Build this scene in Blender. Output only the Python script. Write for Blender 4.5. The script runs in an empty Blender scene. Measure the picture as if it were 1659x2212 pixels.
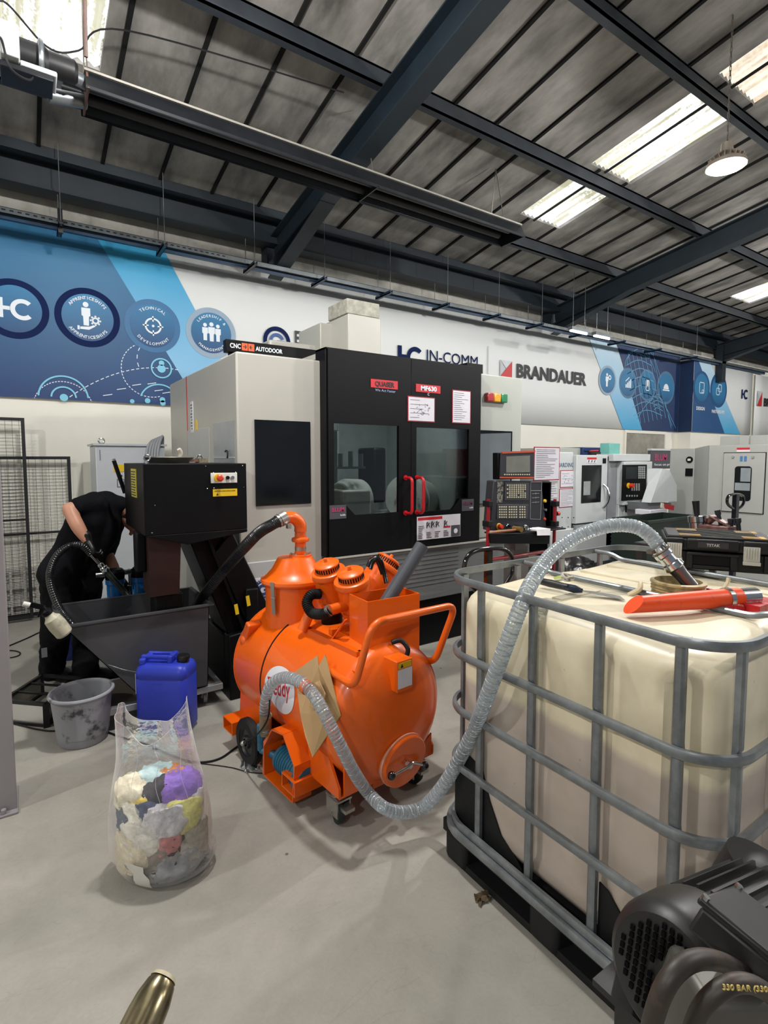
import bpy, math, random
from math import sin, cos, tan, atan, radians, pi, sqrt, floor as fl_
from mathutils import Vector, Matrix, noise
random.seed(7)
S = bpy.context.scene
COL = S.collection
# ------------------------------------------------------------------ camera
FPX, PX, PY, HZ, HC = 1150., 829.5, 1072., 990., 1.62
PIT = atan((PY-HZ)/FPX); AZ = radians(56)
cd = bpy.data.cameras.new('camera'); cam = bpy.data.objects.new('camera', cd); COL.objects.link(cam)
cam.location = (0, 0, HC); cam.rotation_euler = (pi/2-PIT, 0, AZ-pi/2)
cd.sensor_fit = 'VERTICAL'; cd.sensor_height = 36; cd.lens = 36*FPX/2212; cd.shift_y = -(1106-PY)/2212
cd.clip_start = .02; cd.clip_end = 200
S.camera = cam
# ------------------------------------------------------------------ exposure, world
S.view_settings.view_transform = 'Standard'; S.view_settings.look = 'None'
S.view_settings.gamma = 1; S.view_settings.use_curve_mapping = False
S.view_settings.exposure = 0.0
w = bpy.data.worlds.new('world'); S.world = w; w.use_nodes = True
bg = w.node_tree.nodes['Background']; bg.inputs[0].default_value = (.78, .86, 1, 1); bg.inputs[1].default_value = .26
LAMP_W = 375.; SKY_E = 2.8
# ------------------------------------------------------------------ photo geometry helpers
FW = Vector((cos(AZ)*cos(PIT), sin(AZ)*cos(PIT), -sin(PIT))); RT = Vector((sin(AZ), -cos(AZ), 0)); UP = Vector((cos(AZ)*sin(PIT), sin(AZ)*sin(PIT), cos(PIT)))
CAM = Vector((0, 0, HC))
def ray(x, y): return FW + RT*((x-PX)/FPX) - UP*((y-PY)/FPX)
def pZ(x, y, z=0.):
    d = ray(x, y); return CAM + d*((z-HC)/d.z)
def pY(x, y, Y):
    d = ray(x, y); return CAM + d*(Y/d.y)
def pX(x, y, X):
    d = ray(x, y); return CAM + d*(X/d.x)
# ------------------------------------------------------------------ materials
def lin(c):
    if isinstance(c, str):
        c = c.lstrip('#'); c = [int(c[i:i+2], 16)/255 for i in (0, 2, 4)]
    return tuple((v/12.92 if v <= .04045 else ((v+.055)/1.055)**2.4) for v in c) + (1,)
MATS = {}
def nd(nt, typ, **kw):
    n = nt.nodes.new(typ)
    for k, v in kw.items():
        if k.startswith('_'): n.inputs[int(k[1:])].default_value = v
        else: setattr(n, k, v)
    return n
def mat(name, color, rough=.5, metal=0., var=.06, scale=6., bump=0., bscale=40., color2=None, mixlo=.45, mixhi=.7, emit=0., spec=.5, coat=0., alpha=1., sss=0., stretch=None):
    if name in MATS: return MATS[name]
    m = bpy.data.materials.new(name); m.use_nodes = True; nt = m.node_tree
    b = nt.nodes['Principled BSDF']; c = lin(color)
    b.inputs['Roughness'].default_value = rough; b.inputs['Metallic'].default_value = metal
    b.inputs['Specular IOR Level'].default_value = spec; b.inputs['Coat Weight'].default_value = coat
    b.inputs['Alpha'].default_value = alpha
    if sss: b.inputs['Subsurface Weight'].default_value = sss; b.inputs['Subsurface Radius'].default_value = (.02, .01, .006)
    tc = nd(nt, 'ShaderNodeTexCoord'); src = tc.outputs['Object']
    if stretch:
        mp = nd(nt, 'ShaderNodeMapping'); mp.inputs['Scale'].default_value = stretch; nt.links.new(src, mp.inputs[0]); src = mp.outputs[0]
    no = nd(nt, 'ShaderNodeTexNoise'); no.inputs['Scale'].default_value = scale; no.inputs['Detail'].default_value = 5; no.inputs['Roughness'].default_value = .62
    nt.links.new(src, no.inputs['Vector'])
    rp = nd(nt, 'ShaderNodeValToRGB'); nt.links.new(no.outputs['Fac'], rp.inputs[0])
    if color2 is not None:
        c2 = lin(color2); rp.color_ramp.elements[0].position = mixlo; rp.color_ramp.elements[1].position = mixhi
        rp.color_ramp.elements[0].color = c; rp.color_ramp.elements[1].color = c2
    else:
        rp.color_ramp.elements[0].position = .3; rp.color_ramp.elements[1].position = .7
        rp.color_ramp.elements[0].color = tuple(x*(1-var*1.6) for x in c[:3])+(1,); rp.color_ramp.elements[1].color = tuple(min(1, x*(1+var)) for x in c[:3])+(1,)
    nt.links.new(rp.outputs[0], b.inputs['Base Color'])
    if emit:
        nt.links.new(rp.outputs[0], b.inputs['Emission Color']); b.inputs['Emission Strength'].default_value = emit
    if bump:
        n2 = nd(nt, 'ShaderNodeTexNoise'); n2.inputs['Scale'].default_value = bscale; n2.inputs['Detail'].default_value = 4; nt.links.new(src, n2.inputs['Vector'])
        bp = nd(nt, 'ShaderNodeBump'); bp.inputs['Strength'].default_value = bump; bp.inputs['Distance'].default_value = .01
        nt.links.new(n2.outputs['Fac'], bp.inputs['Height']); nt.links.new(bp.outputs[0], b.inputs['Normal'])
    MATS[name] = m; return m
def glassy(name, tint, trans=.7, rough=.1, white=None, opac=.0, spec=1., bump=0., bscale=20., frk=1., milk=0.):
    """thin clear sheet: see-through + gloss + a little milky diffuse"""
    if name in MATS: return MATS[name]
    m = bpy.data.materials.new(name); m.use_nodes = True; nt = m.node_tree; nt.nodes.remove(nt.nodes['Principled BSDF'])
    out = nt.nodes['Material Output']
    tr = nd(nt, 'ShaderNodeBsdfTransparent'); tr.inputs[0].default_value = lin(tint)
    gl = nd(nt, 'ShaderNodeBsdfGlossy'); gl.inputs['Roughness'].default_value = rough; gl.inputs[0].default_value = (spec, spec, spec, 1)
    fr = nd(nt, 'ShaderNodeFresnel'); fr.inputs[0].default_value = 1.5
    if bump:
        tc = nd(nt, 'ShaderNodeTexCoord'); no = nd(nt, 'ShaderNodeTexNoise'); no.inputs['Scale'].default_value = bscale; no.inputs['Detail'].default_value = 3; nt.links.new(tc.outputs['Object'], no.inputs['Vector'])
        bp = nd(nt, 'ShaderNodeBump'); bp.inputs['Strength'].default_value = bump; bp.inputs['Distance'].default_value = .02; nt.links.new(no.outputs[0], bp.inputs['Height']); nt.links.new(bp.outputs[0], gl.inputs['Normal']); nt.links.new(bp.outputs[0], fr.inputs['Normal'])
    fm = nd(nt, 'ShaderNodeMath', operation='MULTIPLY'); fm.inputs[1].default_value = frk; nt.links.new(fr.outputs[0], fm.inputs[0])
    mx = nd(nt, 'ShaderNodeMixShader'); nt.links.new(fm.outputs[0], mx.inputs[0]); nt.links.new(tr.outputs[0], mx.inputs[1]); nt.links.new(gl.outputs[0], mx.inputs[2])
    last = mx
    if opac:
        df = nd(nt, 'ShaderNodeBsdfDiffuse'); df.inputs[0].default_value = lin(white)
        tl = nd(nt, 'ShaderNodeBsdfTranslucent'); tl.inputs[0].default_value = lin(white)
        md = nd(nt, 'ShaderNodeMixShader'); md.inputs[0].default_value = .5; nt.links.new(df.outputs[0], md.inputs[1]); nt.links.new(tl.outputs[0], md.inputs[2])
        m2 = nd(nt, 'ShaderNodeMixShader'); m2.inputs[0].default_value = opac
        if milk:
            lw = nd(nt, 'ShaderNodeLayerWeight'); lw.inputs[0].default_value = .35; ma = nd(nt, 'ShaderNodeMath', operation='MULTIPLY_ADD'); ma.inputs[1].default_value = milk; ma.inputs[2].default_value = opac; nt.links.new(lw.outputs['Facing'], ma.inputs[0]); nt.links.new(ma.outputs[0], m2.inputs[0])
        nt.links.new(mx.outputs[0], m2.inputs[1]); nt.links.new(md.outputs[0], m2.inputs[2]); last = m2
    nt.links.new(last.outputs[0], out.inputs[0]); MATS[name] = m; return m
# ------------------------------------------------------------------ objects
WM = {}
def thing(name, label, cat, loc=(0, 0, 0), rotz=0., group=None):
    o = bpy.data.objects.new(name, None); COL.objects.link(o); o.empty_display_size = .1
    o.location = loc; o.rotation_euler = (0, 0, rotz)
    WM[o.name] = Matrix.Translation(Vector(loc)) @ Matrix.Rotation(rotz, 4, 'Z')
    o['label'] = label; o['category'] = cat
    if group: o['group'] = group
    return o
def tag(o, label, cat, group=None, kind=None):
    o['label'] = label; o['category'] = cat
    if group: o['group'] = group
    if kind: o['kind'] = kind
    return o
def mk(name, me, parent=None, m=None):
    o = bpy.data.objects.new(name, me); COL.objects.link(o)
    if m is not None:
        me.materials.clear()
        for q in (m if isinstance(m, (list, tuple)) else [m]): me.materials.append(q)
    if parent is not None:
        o.parent = parent; WM[o.name] = WM[parent.name]
    else: WM[o.name] = Matrix.Identity(4)
    return o
class MB:
    """collects world-space shapes, builds one mesh"""
    def __init__(s, M=None): s.v = []; s.f = []; s.k = []; s.cur = 0; s.M = M
    def add(s, vs, fs):
        n = len(s.v)
        if s.M is not None: vs = [s.M @ Vector(q) for q in vs]
        s.v += [tuple(q) for q in vs]; s.f += [tuple(i+n for i in q) for q in fs]; s.k += [s.cur]*len(fs); return s
    def box(s, x0, x1, y0, y1, z0, z1):
        return s.add([(x, y, z) for x in (x0, x1) for y in (y0, y1) for z in (z0, z1)],
                     [(0, 1, 3, 2), (4, 6, 7, 5), (0, 4, 5, 1), (2, 3, 7, 6), (0, 2, 6, 4), (1, 5, 7, 3)])
    def bar(s, a, b, w, h, up=(0, 0, 1)):
        """rectangular bar from a to b, w wide, h tall"""
        a, b = Vector(a), Vector(b); d = (b-a).normalized(); r = d.cross(Vector(up))
        if r.length < 1e-4: r = d.cross(Vector((1, 0, 0)))
        r.normalize(); u = r.cross(d)
        return s.add([p + r*(i*w/2) + u*(j*h/2) for p in (a, b) for i, j in ((-1, -1), (1, -1), (1, 1), (-1, 1))],
                     [(3, 2, 1, 0), (4, 5, 6, 7), (0, 1, 5, 4), (1, 2, 6, 5), (2, 3, 7, 6), (3, 0, 4, 7)])
    def tube(s, pts, r, n=12, closed=False, cap=True):
        pts = [Vector(p) for p in pts]; N = len(pts)
        rr = r if isinstance(r, (list, tuple)) else [r]*N
        t0 = (pts[1]-pts[0]).normalized(); u = t0.orthogonal().normalized(); vs = []; prev = t0
        for i, p in enumerate(pts):
            if closed: t = (pts[(i+1) % N]-pts[i-1]).normalized()
            else: t = (pts[min(i+1, N-1)]-pts[max(i-1, 0)]).normalized()
            q = prev.rotation_difference(t); u = (q @ u); u = (u - t*u.dot(t)).normalized(); prev = t; w_ = t.cross(u)
            vs += [p + (u*cos(2*pi*k/n)+w_*sin(2*pi*k/n))*rr[i] for k in range(n)]
        fs = [(i*n+k, i*n+(k+1) % n, ((i+1) % N)*n+(k+1) % n, ((i+1) % N)*n+k) for i in range(N if closed else N-1) for k in range(n)]
        if cap and not closed: fs += [tuple(range(n-1, -1, -1)), tuple((N-1)*n+k for k in range(n))]
        return s.add(vs, fs)
    def cyl(s, a, b, r, r2=None, n=24, cap=True): return s.tube([a, b], [r, r if r2 is None else r2], n, cap=cap)
    def lathe(s, prof, o, ax=(0, 0, 1), n=32, cap=False):
        """prof: (radius, height along ax)"""
        o = Vector(o); ax = Vector(ax).normalized(); u = ax.orthogonal().normalized(); w_ = ax.cross(u)
        vs = [o + ax*h + (u*cos(2*pi*k/n)+w_*sin(2*pi*k/n))*max(r, 1e-5) for r, h in prof for k in range(n)]
        fs = [(i*n+k, i*n+(k+1) % n, (i+1)*n+(k+1) % n, (i+1)*n+k) for i in range(len(prof)-1) for k in range(n)]
        if cap: fs += [tuple(range(n-1, -1, -1)), tuple((len(prof)-1)*n+k for k in range(n))]
        return s.add(vs, fs)
    def prism(s, poly, o, u, v, d):
        """poly in (u,v) plane at o, thickness vector d"""
        o, u, v, d = map(Vector, (o, u, v, d)); n = len(poly)
        A = [o+u*a+v*b for a, b in poly]
        vs = A + [p+d for p in A]
        fs = [tuple(range(n)), tuple(range(2*n-1, n-1, -1))] + [(i, i+n, (i+1) % n+n, (i+1) % n) for i in range(n)]
        return s.add(vs, fs)
    def ball(s, c, r, sc=(1, 1, 1), n=16):
        c = Vector(c); m = n//2
        vs = [c+Vector((sc[0]*r*sin(pi*i/m)*cos(2*pi*k/n), sc[1]*r*sin(pi*i/m)*sin(2*pi*k/n), sc[2]*r*cos(pi*i/m))) for i in range(m+1) for k in range(n)]
        return s.add(vs, [(i*n+k, (i+1)*n+k, (i+1)*n+(k+1) % n, i*n+(k+1) % n) for i in range(m) for k in range(n)])
    def torus(s, c, ax, R, r, n=32, m=8, a0=0, a1=2*pi):
        c = Vector(c); ax = Vector(ax).normalized(); u = ax.orthogonal().normalized(); w_ = ax.cross(u)
        full = abs(a1-a0-2*pi) < 1e-3; N = n if full else n+1
        return s.tube([c+(u*cos(a0+(a1-a0)*i/n)+w_*sin(a0+(a1-a0)*i/n))*R for i in range(N)], r, m, closed=full)
    def sheet(s, grid):
        """grid of points -> quads"""
        R_, C_ = len(grid), len(grid[0])
        return s.add([p for row in grid for p in row], [(i*C_+j, i*C_+j+1, (i+1)*C_+j+1, (i+1)*C_+j) for i in range(R_-1) for j in range(C_-1)])
    def build(s, name, m, parent=None, bevel=0., smooth=True, ang=35, solid=0., seg=2):
        me = bpy.data.meshes.new(name)
        Wi = WM[parent.name].inverted() if parent is not None else Matrix.Identity(4)
        me.from_pydata([tuple(Wi @ Vector(q)) for q in s.v], [], s.f)
        me.validate(); me.update()
        import bmesh
        bm = bmesh.new(); bm.from_mesh(me); bmesh.ops.recalc_face_normals(bm, faces=bm.faces); bm.to_mesh(me); bm.free()
        if smooth:
            me.polygons.foreach_set('use_smooth', [True]*len(me.polygons))
            me.set_sharp_from_angle(angle=radians(ang))
        o = mk(name, me, parent, m)
        if any(s.k):
            for p, k in zip(me.polygons, s.k): p.material_index = k
        if solid:
            md = o.modifiers.new('solid', 'SOLIDIFY'); md.thickness = solid; md.offset = 0
        if bevel:
            md = o.modifiers.new('bevel', 'BEVEL'); md.width = bevel; md.segments = seg; md.limit_method = 'ANGLE'; md.angle_limit = radians(40)
        return o
def spline(pts, n=10, closed=False):
    """Catmull-Rom through pts"""
    P = [Vector(p) for p in pts]; out = []; N = len(P)
    for i in range(N if closed else N-1):
        if closed: a, b, c, d = P[i-1], P[i], P[(i+1) % N], P[(i+2) % N]
        else: a, b, c, d = P[max(i-1, 0)], P[i], P[i+1], P[min(i+2, N-1)]
        for k in range(n):
            t = k/n; out.append(.5*((2*b)+(c-a)*t+(2*a-5*b+4*c-d)*t*t+(3*b-a-3*c+d)*t**3))
    if not closed: out.append(P[-1])
    return out
def fillet(pts, r, n=6, closed=False):
    """polyline with rounded corners"""
    P = [Vector(p) for p in pts]; out = []; N = len(P)
    for i in range(N):
        if not closed and i in (0, N-1): out.append(P[i]); continue
        a, b, c = P[i-1], P[i], P[(i+1) % N]; d1 = (a-b); d2 = (c-b); k = min(r, d1.length*.49, d2.length*.49)
        p, q = b+d1.normalized()*k, b+d2.normalized()*k
        for j in range(n+1):
            t = j/n; out.append(p*(1-t)**2 + b*2*t*(1-t) + q*t*t)
    return out
def text(s, o, u, v, h, m, parent, name='lettering', align='CENTER', width=None, bold=0., ext=.0008, label=None):
    """text with baseline at o running along u, cap height about h"""
    cu = bpy.data.curves.new(name, 'FONT'); cu.body = s; cu.align_x = align; cu.size = h/.7; cu.offset = bold*h; cu.extrude = ext; cu.resolution_u = 3
    t = bpy.data.objects.new('t', cu); COL.objects.link(t); dg = bpy.context.evaluated_depsgraph_get(); dg.update()
    me = bpy.data.meshes.new_from_object(t.evaluated_get(dg)); COL.objects.unlink(t); bpy.data.objects.remove(t)
    u, v, o = Vector(u).normalized(), Vector(v).normalized(), Vector(o); n = u.cross(v); sx = 1.
    if width and len(me.vertices):
        xs = [q.co.x for q in me.vertices]; sx = width/(max(xs)-min(xs))
    Wi = WM[parent.name].inverted()
    for q in me.vertices: q.co = Wi @ (o + u*(q.co.x*sx) + v*q.co.y + n*q.co.z)
    ob = mk(name, me, parent, m)
    if label: ob['label'] = label
    return ob
def join_text(objs, name):
    """merge lettering meshes of the same parent into one part"""
    me = bpy.data.meshes.new(name); V = []; F = []; par = objs[0].parent; m = objs[0].data.materials[0]
    for o in objs:
        n = len(V); V += [tuple(q.co) for q in o.data.vertices]; F += [tuple(i+n for i in p.vertices) for p in o.data.polygons]
        bpy.data.objects.remove(o)
    me.from_pydata(V, [], F); me.update()
    return mk(name, me, par, m)
def arc_text(s, c, r, h, m, parent, top=True, u=(1, 0, 0), v=(0, 0, 1), spread=None, name='lettering', bold=.02):
    c, u, v = Vector(c), Vector(u), Vector(v); n = len(s); st = spread or h*1.15/r; objs = []
    for i, ch in enumerate(s):
        if ch == ' ': continue
        k = (i-(n-1)/2)*st
        if top: a = pi/2-k; d = u*cos(a)+v*sin(a); tu = u*sin(a)-v*cos(a); o = c+d*(r-h/2); tv = d
        else: a = -pi/2+k; d = u*cos(a)+v*sin(a); tu = -u*sin(a)+v*cos(a); o = c+d*(r+h/2); tv = -d
        objs.append(text(ch, o, tu, tv, h, m, parent, bold=bold, ext=.0005))
    return join_text(objs, name)
def clone(root, loc, rotz=None, label=None, group=None):
    r = root.copy(); COL.objects.link(r); r.location = loc
    if rotz is not None: r.rotation_euler = (0, 0, rotz)
    if label: r['label'] = label
    if group: r['group'] = group
    for ch in list(root.children):
        c = ch.copy(); COL.objects.link(c); c.parent = r
        for g in list(ch.children):
            d = g.copy(); COL.objects.link(d); d.parent = c
    return r
def struct(o): o['kind'] = 'structure'; return o
# ================================================================== SETTING
YW = 6.5
def roof(y): return 5.46-.16*y
# floor ------------------------------------------------------------
def floor_mat():
    m = bpy.data.materials.new('concrete_floor'); m.use_nodes = True; nt = m.node_tree; b = nt.nodes['Principled BSDF']
    tc = nd(nt, 'ShaderNodeTexCoord')
    def ramp(scale, p0, p1, c0, c1, detail=6, dist=0., rough=.6):
        no = nd(nt, 'ShaderNodeTexNoise'); no.inputs['Scale'].default_value = scale; no.inputs['Detail'].default_value = detail; no.inputs['Distortion'].default_value = dist; no.inputs['Roughness'].default_value = rough
        nt.links.new(tc.outputs['Object'], no.inputs['Vector']); r = nd(nt, 'ShaderNodeValToRGB'); nt.links.new(no.outputs[0], r.inputs[0])
        r.color_ramp.elements[0].position = p0; r.color_ramp.elements[1].position = p1; r.color_ramp.elements[0].color = c0; r.color_ramp.elements[1].color = c1; return r, no
    a, _ = ramp(1.1, .35, .68, lin('#959289'), lin('#a5a097'), 8, .6)
    s, _ = ramp(5, .3, .62, (.80, .80, .79, 1), (1, 1, 1, 1), 8, 1.2)
    g, n3 = ramp(70, .3, .6, (.93, .93, .93, 1), (1, 1, 1, 1), 3)
    mx = nd(nt, 'ShaderNodeMixRGB', blend_type='MULTIPLY'); mx.inputs[0].default_value = .55; nt.links.new(a.outputs[0], mx.inputs[1]); nt.links.new(s.outputs[0], mx.inputs[2])
    m2 = nd(nt, 'ShaderNodeMixRGB', blend_type='MULTIPLY'); m2.inputs[0].default_value = .8; nt.links.new(mx.outputs[0], m2.inputs[1]); nt.links.new(g.outputs[0], m2.inputs[2])
    # dark specks
    vo = nd(nt, 'ShaderNodeTexVoronoi'); vo.inputs['Scale'].default_value = 3.2; nt.links.new(tc.outputs['Object'], vo.inputs['Vector'])
    r3 = nd(nt, 'ShaderNodeValToRGB'); nt.links.new(vo.outputs['Distance'], r3.inputs[0]); r3.color_ramp.elements[0].position = .022; r3.color_ramp.elements[1].position = .034
    r3.color_ramp.elements[0].color = (.22, .22, .21, 1); r3.color_ramp.elements[1].color = (1, 1, 1, 1)
    m3 = nd(nt, 'ShaderNodeMixRGB', blend_type='MULTIPLY'); m3.inputs[0].default_value = .9; nt.links.new(m2.outputs[0], m3.inputs[1]); nt.links.new(r3.outputs[0], m3.inputs[2])
    # hairline scratches: thin bands of stretched noise
    mp = nd(nt, 'ShaderNodeMapping'); mp.inputs['Rotation'].default_value = (0, 0, .5); mp.inputs['Scale'].default_value = (.5, 3, 1); nt.links.new(tc.outputs['Object'], mp.inputs[0])
    n4 = nd(nt, 'ShaderNodeTexNoise'); n4.inputs['Scale'].default_value = 1.6; n4.inputs['Distortion'].default_value = 1.4; nt.links.new(mp.outputs[0], n4.inputs['Vector'])
    r4 = nd(nt, 'ShaderNodeValToRGB'); nt.links.new(n4.outputs[0], r4.inputs[0]); e = r4.color_ramp.elements; e[0].position = .498; e[0].color = (0, 0, 0, 1); e[1].position = .5; e[1].color = (1, 1, 1, 1); e.new(.502).color = (0, 0, 0, 1)
    mk4 = nd(nt, 'ShaderNodeMath', operation='MULTIPLY'); mk4.inputs[1].default_value = .3; nt.links.new(r4.outputs[0], mk4.inputs[0]); m4 = nd(nt, 'ShaderNodeMixRGB', blend_type='MIX'); nt.links.new(mk4.outputs[0], m4.inputs[0]); nt.links.new(m3.outputs[0], m4.inputs[1]); m4.inputs[2].default_value = lin('#7c7b74')
    nt.links.new(m4.outputs[0], b.inputs['Base Color'])
    b.inputs['Roughness'].default_value = .42; b.inputs['Specular IOR Level'].default_value = .35
    bp = nd(nt, 'ShaderNodeBump'); bp.inputs['Strength'].default_value = .08; bp.inputs['Distance'].default_value = .01; nt.links.new(n3.outputs[0], bp.inputs['Height']); nt.links.new(bp.outputs[0], b.inputs['Normal'])
    return m
struct(MB().box(-8, 26, -6, 9, -.1, 0).build('floor', floor_mat(), smooth=False))
# back wall ----------------------------------------------------------
M_wall = mat('cream_wall_paint', '#e9e6da', .6, var=.02, scale=2, bump=.03)
M_block = mat('rough_blockwork', '#a9a79e', .9, var=.15, scale=5, bump=.5, bscale=12)
struct(MB().box(-8, 12.55, YW, YW+.2, 0, 3.95).build('wall_back', M_wall, smooth=False))
struct(MB().box(12.55, 26, YW-.32, YW+.2, 0, 3.95).build('wall_back', M_wall, smooth=False))
bw = MB(); bw.box(-8, 26, YW+.02, YW+.22, 3.95, 4.6)
for x in [-1.6, 1.9, 5.3, 9.2]: bw.box(x, x+1.7+.3*sin(x), YW-.03, YW+.05, 3.93, 4.02+.05*sin(x*3))
struct(bw.build('wall_back', M_block, smooth=False, bevel=.01))
struct(MB().box(-8.2, -8, -6, 9, 0, 6.6).build('wall_left', M_wall, smooth=False))
struct(MB().box(26, 26.2, -6, 9, 0, 6.6).build('wall_right', M_wall, smooth=False))
# ceiling ------------------------------------------------------------
M_ceil = mat('weathered_roof_sheet', '#8a8782', .8, var=.42, scale=1.9, bump=.06, bscale=6, stretch=(1.6, .55, 1))
M_seam = mat('roof_sheet_seam', (.12, .12, .12), .9, var=.1, spec=.1)
SK = [(-.62, .62, -.2, 4.93, 'a'), (5.3, 6.08, 1.2, 2.5, 'b'), (5.3, 6.08, 2.62, 3.79, 'c'), (5.3, 6.08, 3.93, 4.80, 'd'), (11.2, 12.05, 2.6, 4.9, 'e'), (-5.2, -4.4, 0, 4.9, 'f'), (0.9, 1.7, -3.5, -.6, 'g'), (5.3, 6.08, -3.5, -.6, 'h')]
ce = MB()
xs = sorted(set([-8, 26]+[.75+.525*k for k in range(-16, 48)]+[q for s_ in SK for q in s_[:2]]))
ys = sorted(set([-6, 7]+[q for s_ in SK for q in s_[2:4]]))
for i in range(len(xs)-1):
    for j in range(len(ys)-1):
        cx, cy = (xs[i]+xs[i+1])/2, (ys[j]+ys[j+1])/2
        if any(a < cx < b and c < cy < d for a, b, c, d, _ in SK): continue
        x0, x1, y0, y1 = xs[i], xs[i+1], ys[j], ys[j+1]
        ce.add([(x0, y0, roof(y0)), (x1, y0, roof(y0)), (x1, y1, roof(y1)), (x0, y1, roof(y1)), (x0, y0, roof(y0)+.05), (x1, y0, roof(y0)+.05), (x1, y1, roof(y1)+.05), (x0, y1, roof(y1)+.05)],
               [(0, 1, 2, 3), (7, 6, 5, 4), (0, 4, 5, 1), (1, 5, 6, 2), (2, 6, 7, 3), (3, 7, 4, 0)])
ce.cur = 1
for k in range(-16, 48):
    x = .75+.525*k
    segs = [(-6, 6.9)]
    for a, b, c, d, _ in SK:
        if a-.02 < x < b+.02:
            ns = []
            for p, q in segs:
                if c > p: ns.append((p, min(q, c)))
                if d < q: ns.append((max(p, d), q))
            segs = [t for t in ns if t[1]-t[0] > .05]
    for p, q in segs: ce.bar((x, p, roof(p)-.010), (x, q, roof(q)-.010), .032, .022)
for a_, b_ in ((1.2, 2.5), (2.62, 3.79), (3.93, 4.80)): ce.bar((5.56, a_, roof(a_)-.02), (5.56, b_, roof(b_)-.02), .018, .02)
struct(ce.build('ceiling', [M_ceil, M_seam], smooth=False))
def sky_mat(name, e, warm):
    m = bpy.data.materials.new(name); m.use_nodes = True; nt = m.node_tree; b = nt.nodes['Principled BSDF']
    tc = nd(nt, 'ShaderNodeTexCoord'); mp = nd(nt, 'ShaderNodeMapping'); mp.inputs['Scale'].default_value = (7, .5, 1); nt.links.new(tc.outputs['Object'], mp.inputs[0])
    n1 = nd(nt, 'ShaderNodeTexNoise'); n1.inputs['Scale'].default_value = 2.2; n1.inputs['Detail'].default_value = 6; nt.links.new(mp.outputs[0], n1.inputs['Vector'])
    n2 = nd(nt, 'ShaderNodeTexNoise'); n2.inputs['Scale'].default_value = 38; n2.inputs['Detail'].default_value = 3; nt.links.new(tc.outputs['Object'], n2.inputs['Vector'])
    mx = nd(nt, 'ShaderNodeMath', operation='MULTIPLY_ADD'); mx.inputs[1].default_value = .3; nt.links.new(n2.outputs[0], mx.inputs[0]); nt.links.new(n1.outputs[0], mx.inputs[2])
    r = nd(nt, 'ShaderNodeValToRGB'); nt.links.new(mx.outputs[0], r.inputs[0]); el = r.color_ramp.elements
    el[0].position = .50; el[0].color = (.85, .9, .98, 1) if not warm else (.5, .3, .18, 1)
    el[1].position = .70; el[1].color = (.13, .125, .08, 1) if not warm else (.9, .86, .7, 1)
    nt.links.new(r.outputs[0], b.inputs['Emission Color']); b.inputs['Emission Strength'].default_value = e
    b.inputs['Base Color'].default_value = (.6, .6, .55, 1); return m
M_sky = sky_mat('daylit_rooflight', SKY_E, False); M_sky2 = sky_mat('flaking_rooflight', .9, True)
for i, (a, b, c, d, k) in enumerate(SK):
    q = MB(); n = max(4, int((b-a)/.075))
    g1 = []
    for j, y in enumerate((c, d)):
        g1.append([Vector((a+(b-a)*t/(n*4), y, roof(y)+.03+.014*cos(2*pi*t/4))) for t in range(n*4+1)])
    q.sheet(g1)
    o = struct(q.build('window_%d' % (i+1), M_sky2 if k == 'b' else M_sky))
M_steel = mat('navy_painted_steel', (.05, .105, .14), .55, var=.2, scale=3)
M_steel2 = mat('grey_purlin_steel', '#22282e', .6, var=.25, scale=4)
tn = [0]
def trim(mb, m, bev=0.):
    tn[0] += 1; return struct(mb.build('trim_%d' % tn[0], m, smooth=False, bevel=bev))
for y in (-5.0, -3.76, -2.5, -1.23, .04, 1.31, 2.58, 3.85, 5.12):
    q = MB(); zr = roof(y)
    q.box(-8, 26, y-.006, y+.006, zr-.2, zr-.01); q.box(-8, 26, y-.07, y+.006, zr-.205, zr-.19); q.box(-8, 26, y-.07, y-.055, zr-.205, zr-.18); q.box(-8, 26, y-.006, y+.07, zr-.03, zr-.012)
    trim(q, M_steel2)
# rafters (I-beams on the slope) with haunch and wall post
for X in (-2.6, 2.62, 7.85, 13.6, 19.5):
    q = MB(); ya, yb = -6, 6.25
    def P(x, y, dz): return (x, y, roof(y)-.205-dz)
    q.bar(P(X, ya, .15), P(X, yb, .15), .012, .28)
    q.bar(P(X, ya, .01), P(X, yb, .01), .17, .014); q.bar(P(X, ya, .29), P(X, yb, .29), .17, .014)
    q.prism([(4.9, roof(4.9)-.5), (6.27, roof(6.27)-.5), (6.27, roof(6.27)-.66)], (X-.006, 0, 0), (0, 1, 0), (0, 0, 1), (.012, 0, 0))
    q.bar((X, 4.9, roof(4.9)-.5), (X, 6.27, roof(6.27)-.66), .17, .014)
    q.box(X-.09, X+.09, 6.28, 6.46, 3.2 if X > 12 else 3.95, roof(6.3)-.2) if X < 12 else q.box(X-.09, X+.09, 6.0, 6.15, 3.4, roof(6.3)-.2)
    trim(q, M_steel)
# eaves beam: web, lower flange and the sloping rail above it
q = MB(); q.box(-8, 26, 6.17, 6.19, 4.17, 4.45); q.box(-8, 26, 6.12, 6.26, 4.16, 4.175); q.box(-8, 26, 6.08, 6.28, 4.405, 4.42); q.box(-8, 26, 6.30, 6.40, 4.18, 4.5); trim(q, M_steel)
q = MB(); q.bar((-8, 6.02, roof(6.02)-.04), (26, 6.02, roof(6.02)-.04), .012, .17); q.box(-8, 26, 5.94, 6.02, roof(6.0)-.13, roof(6.0)-.12); trim(q, M_steel)
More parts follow.
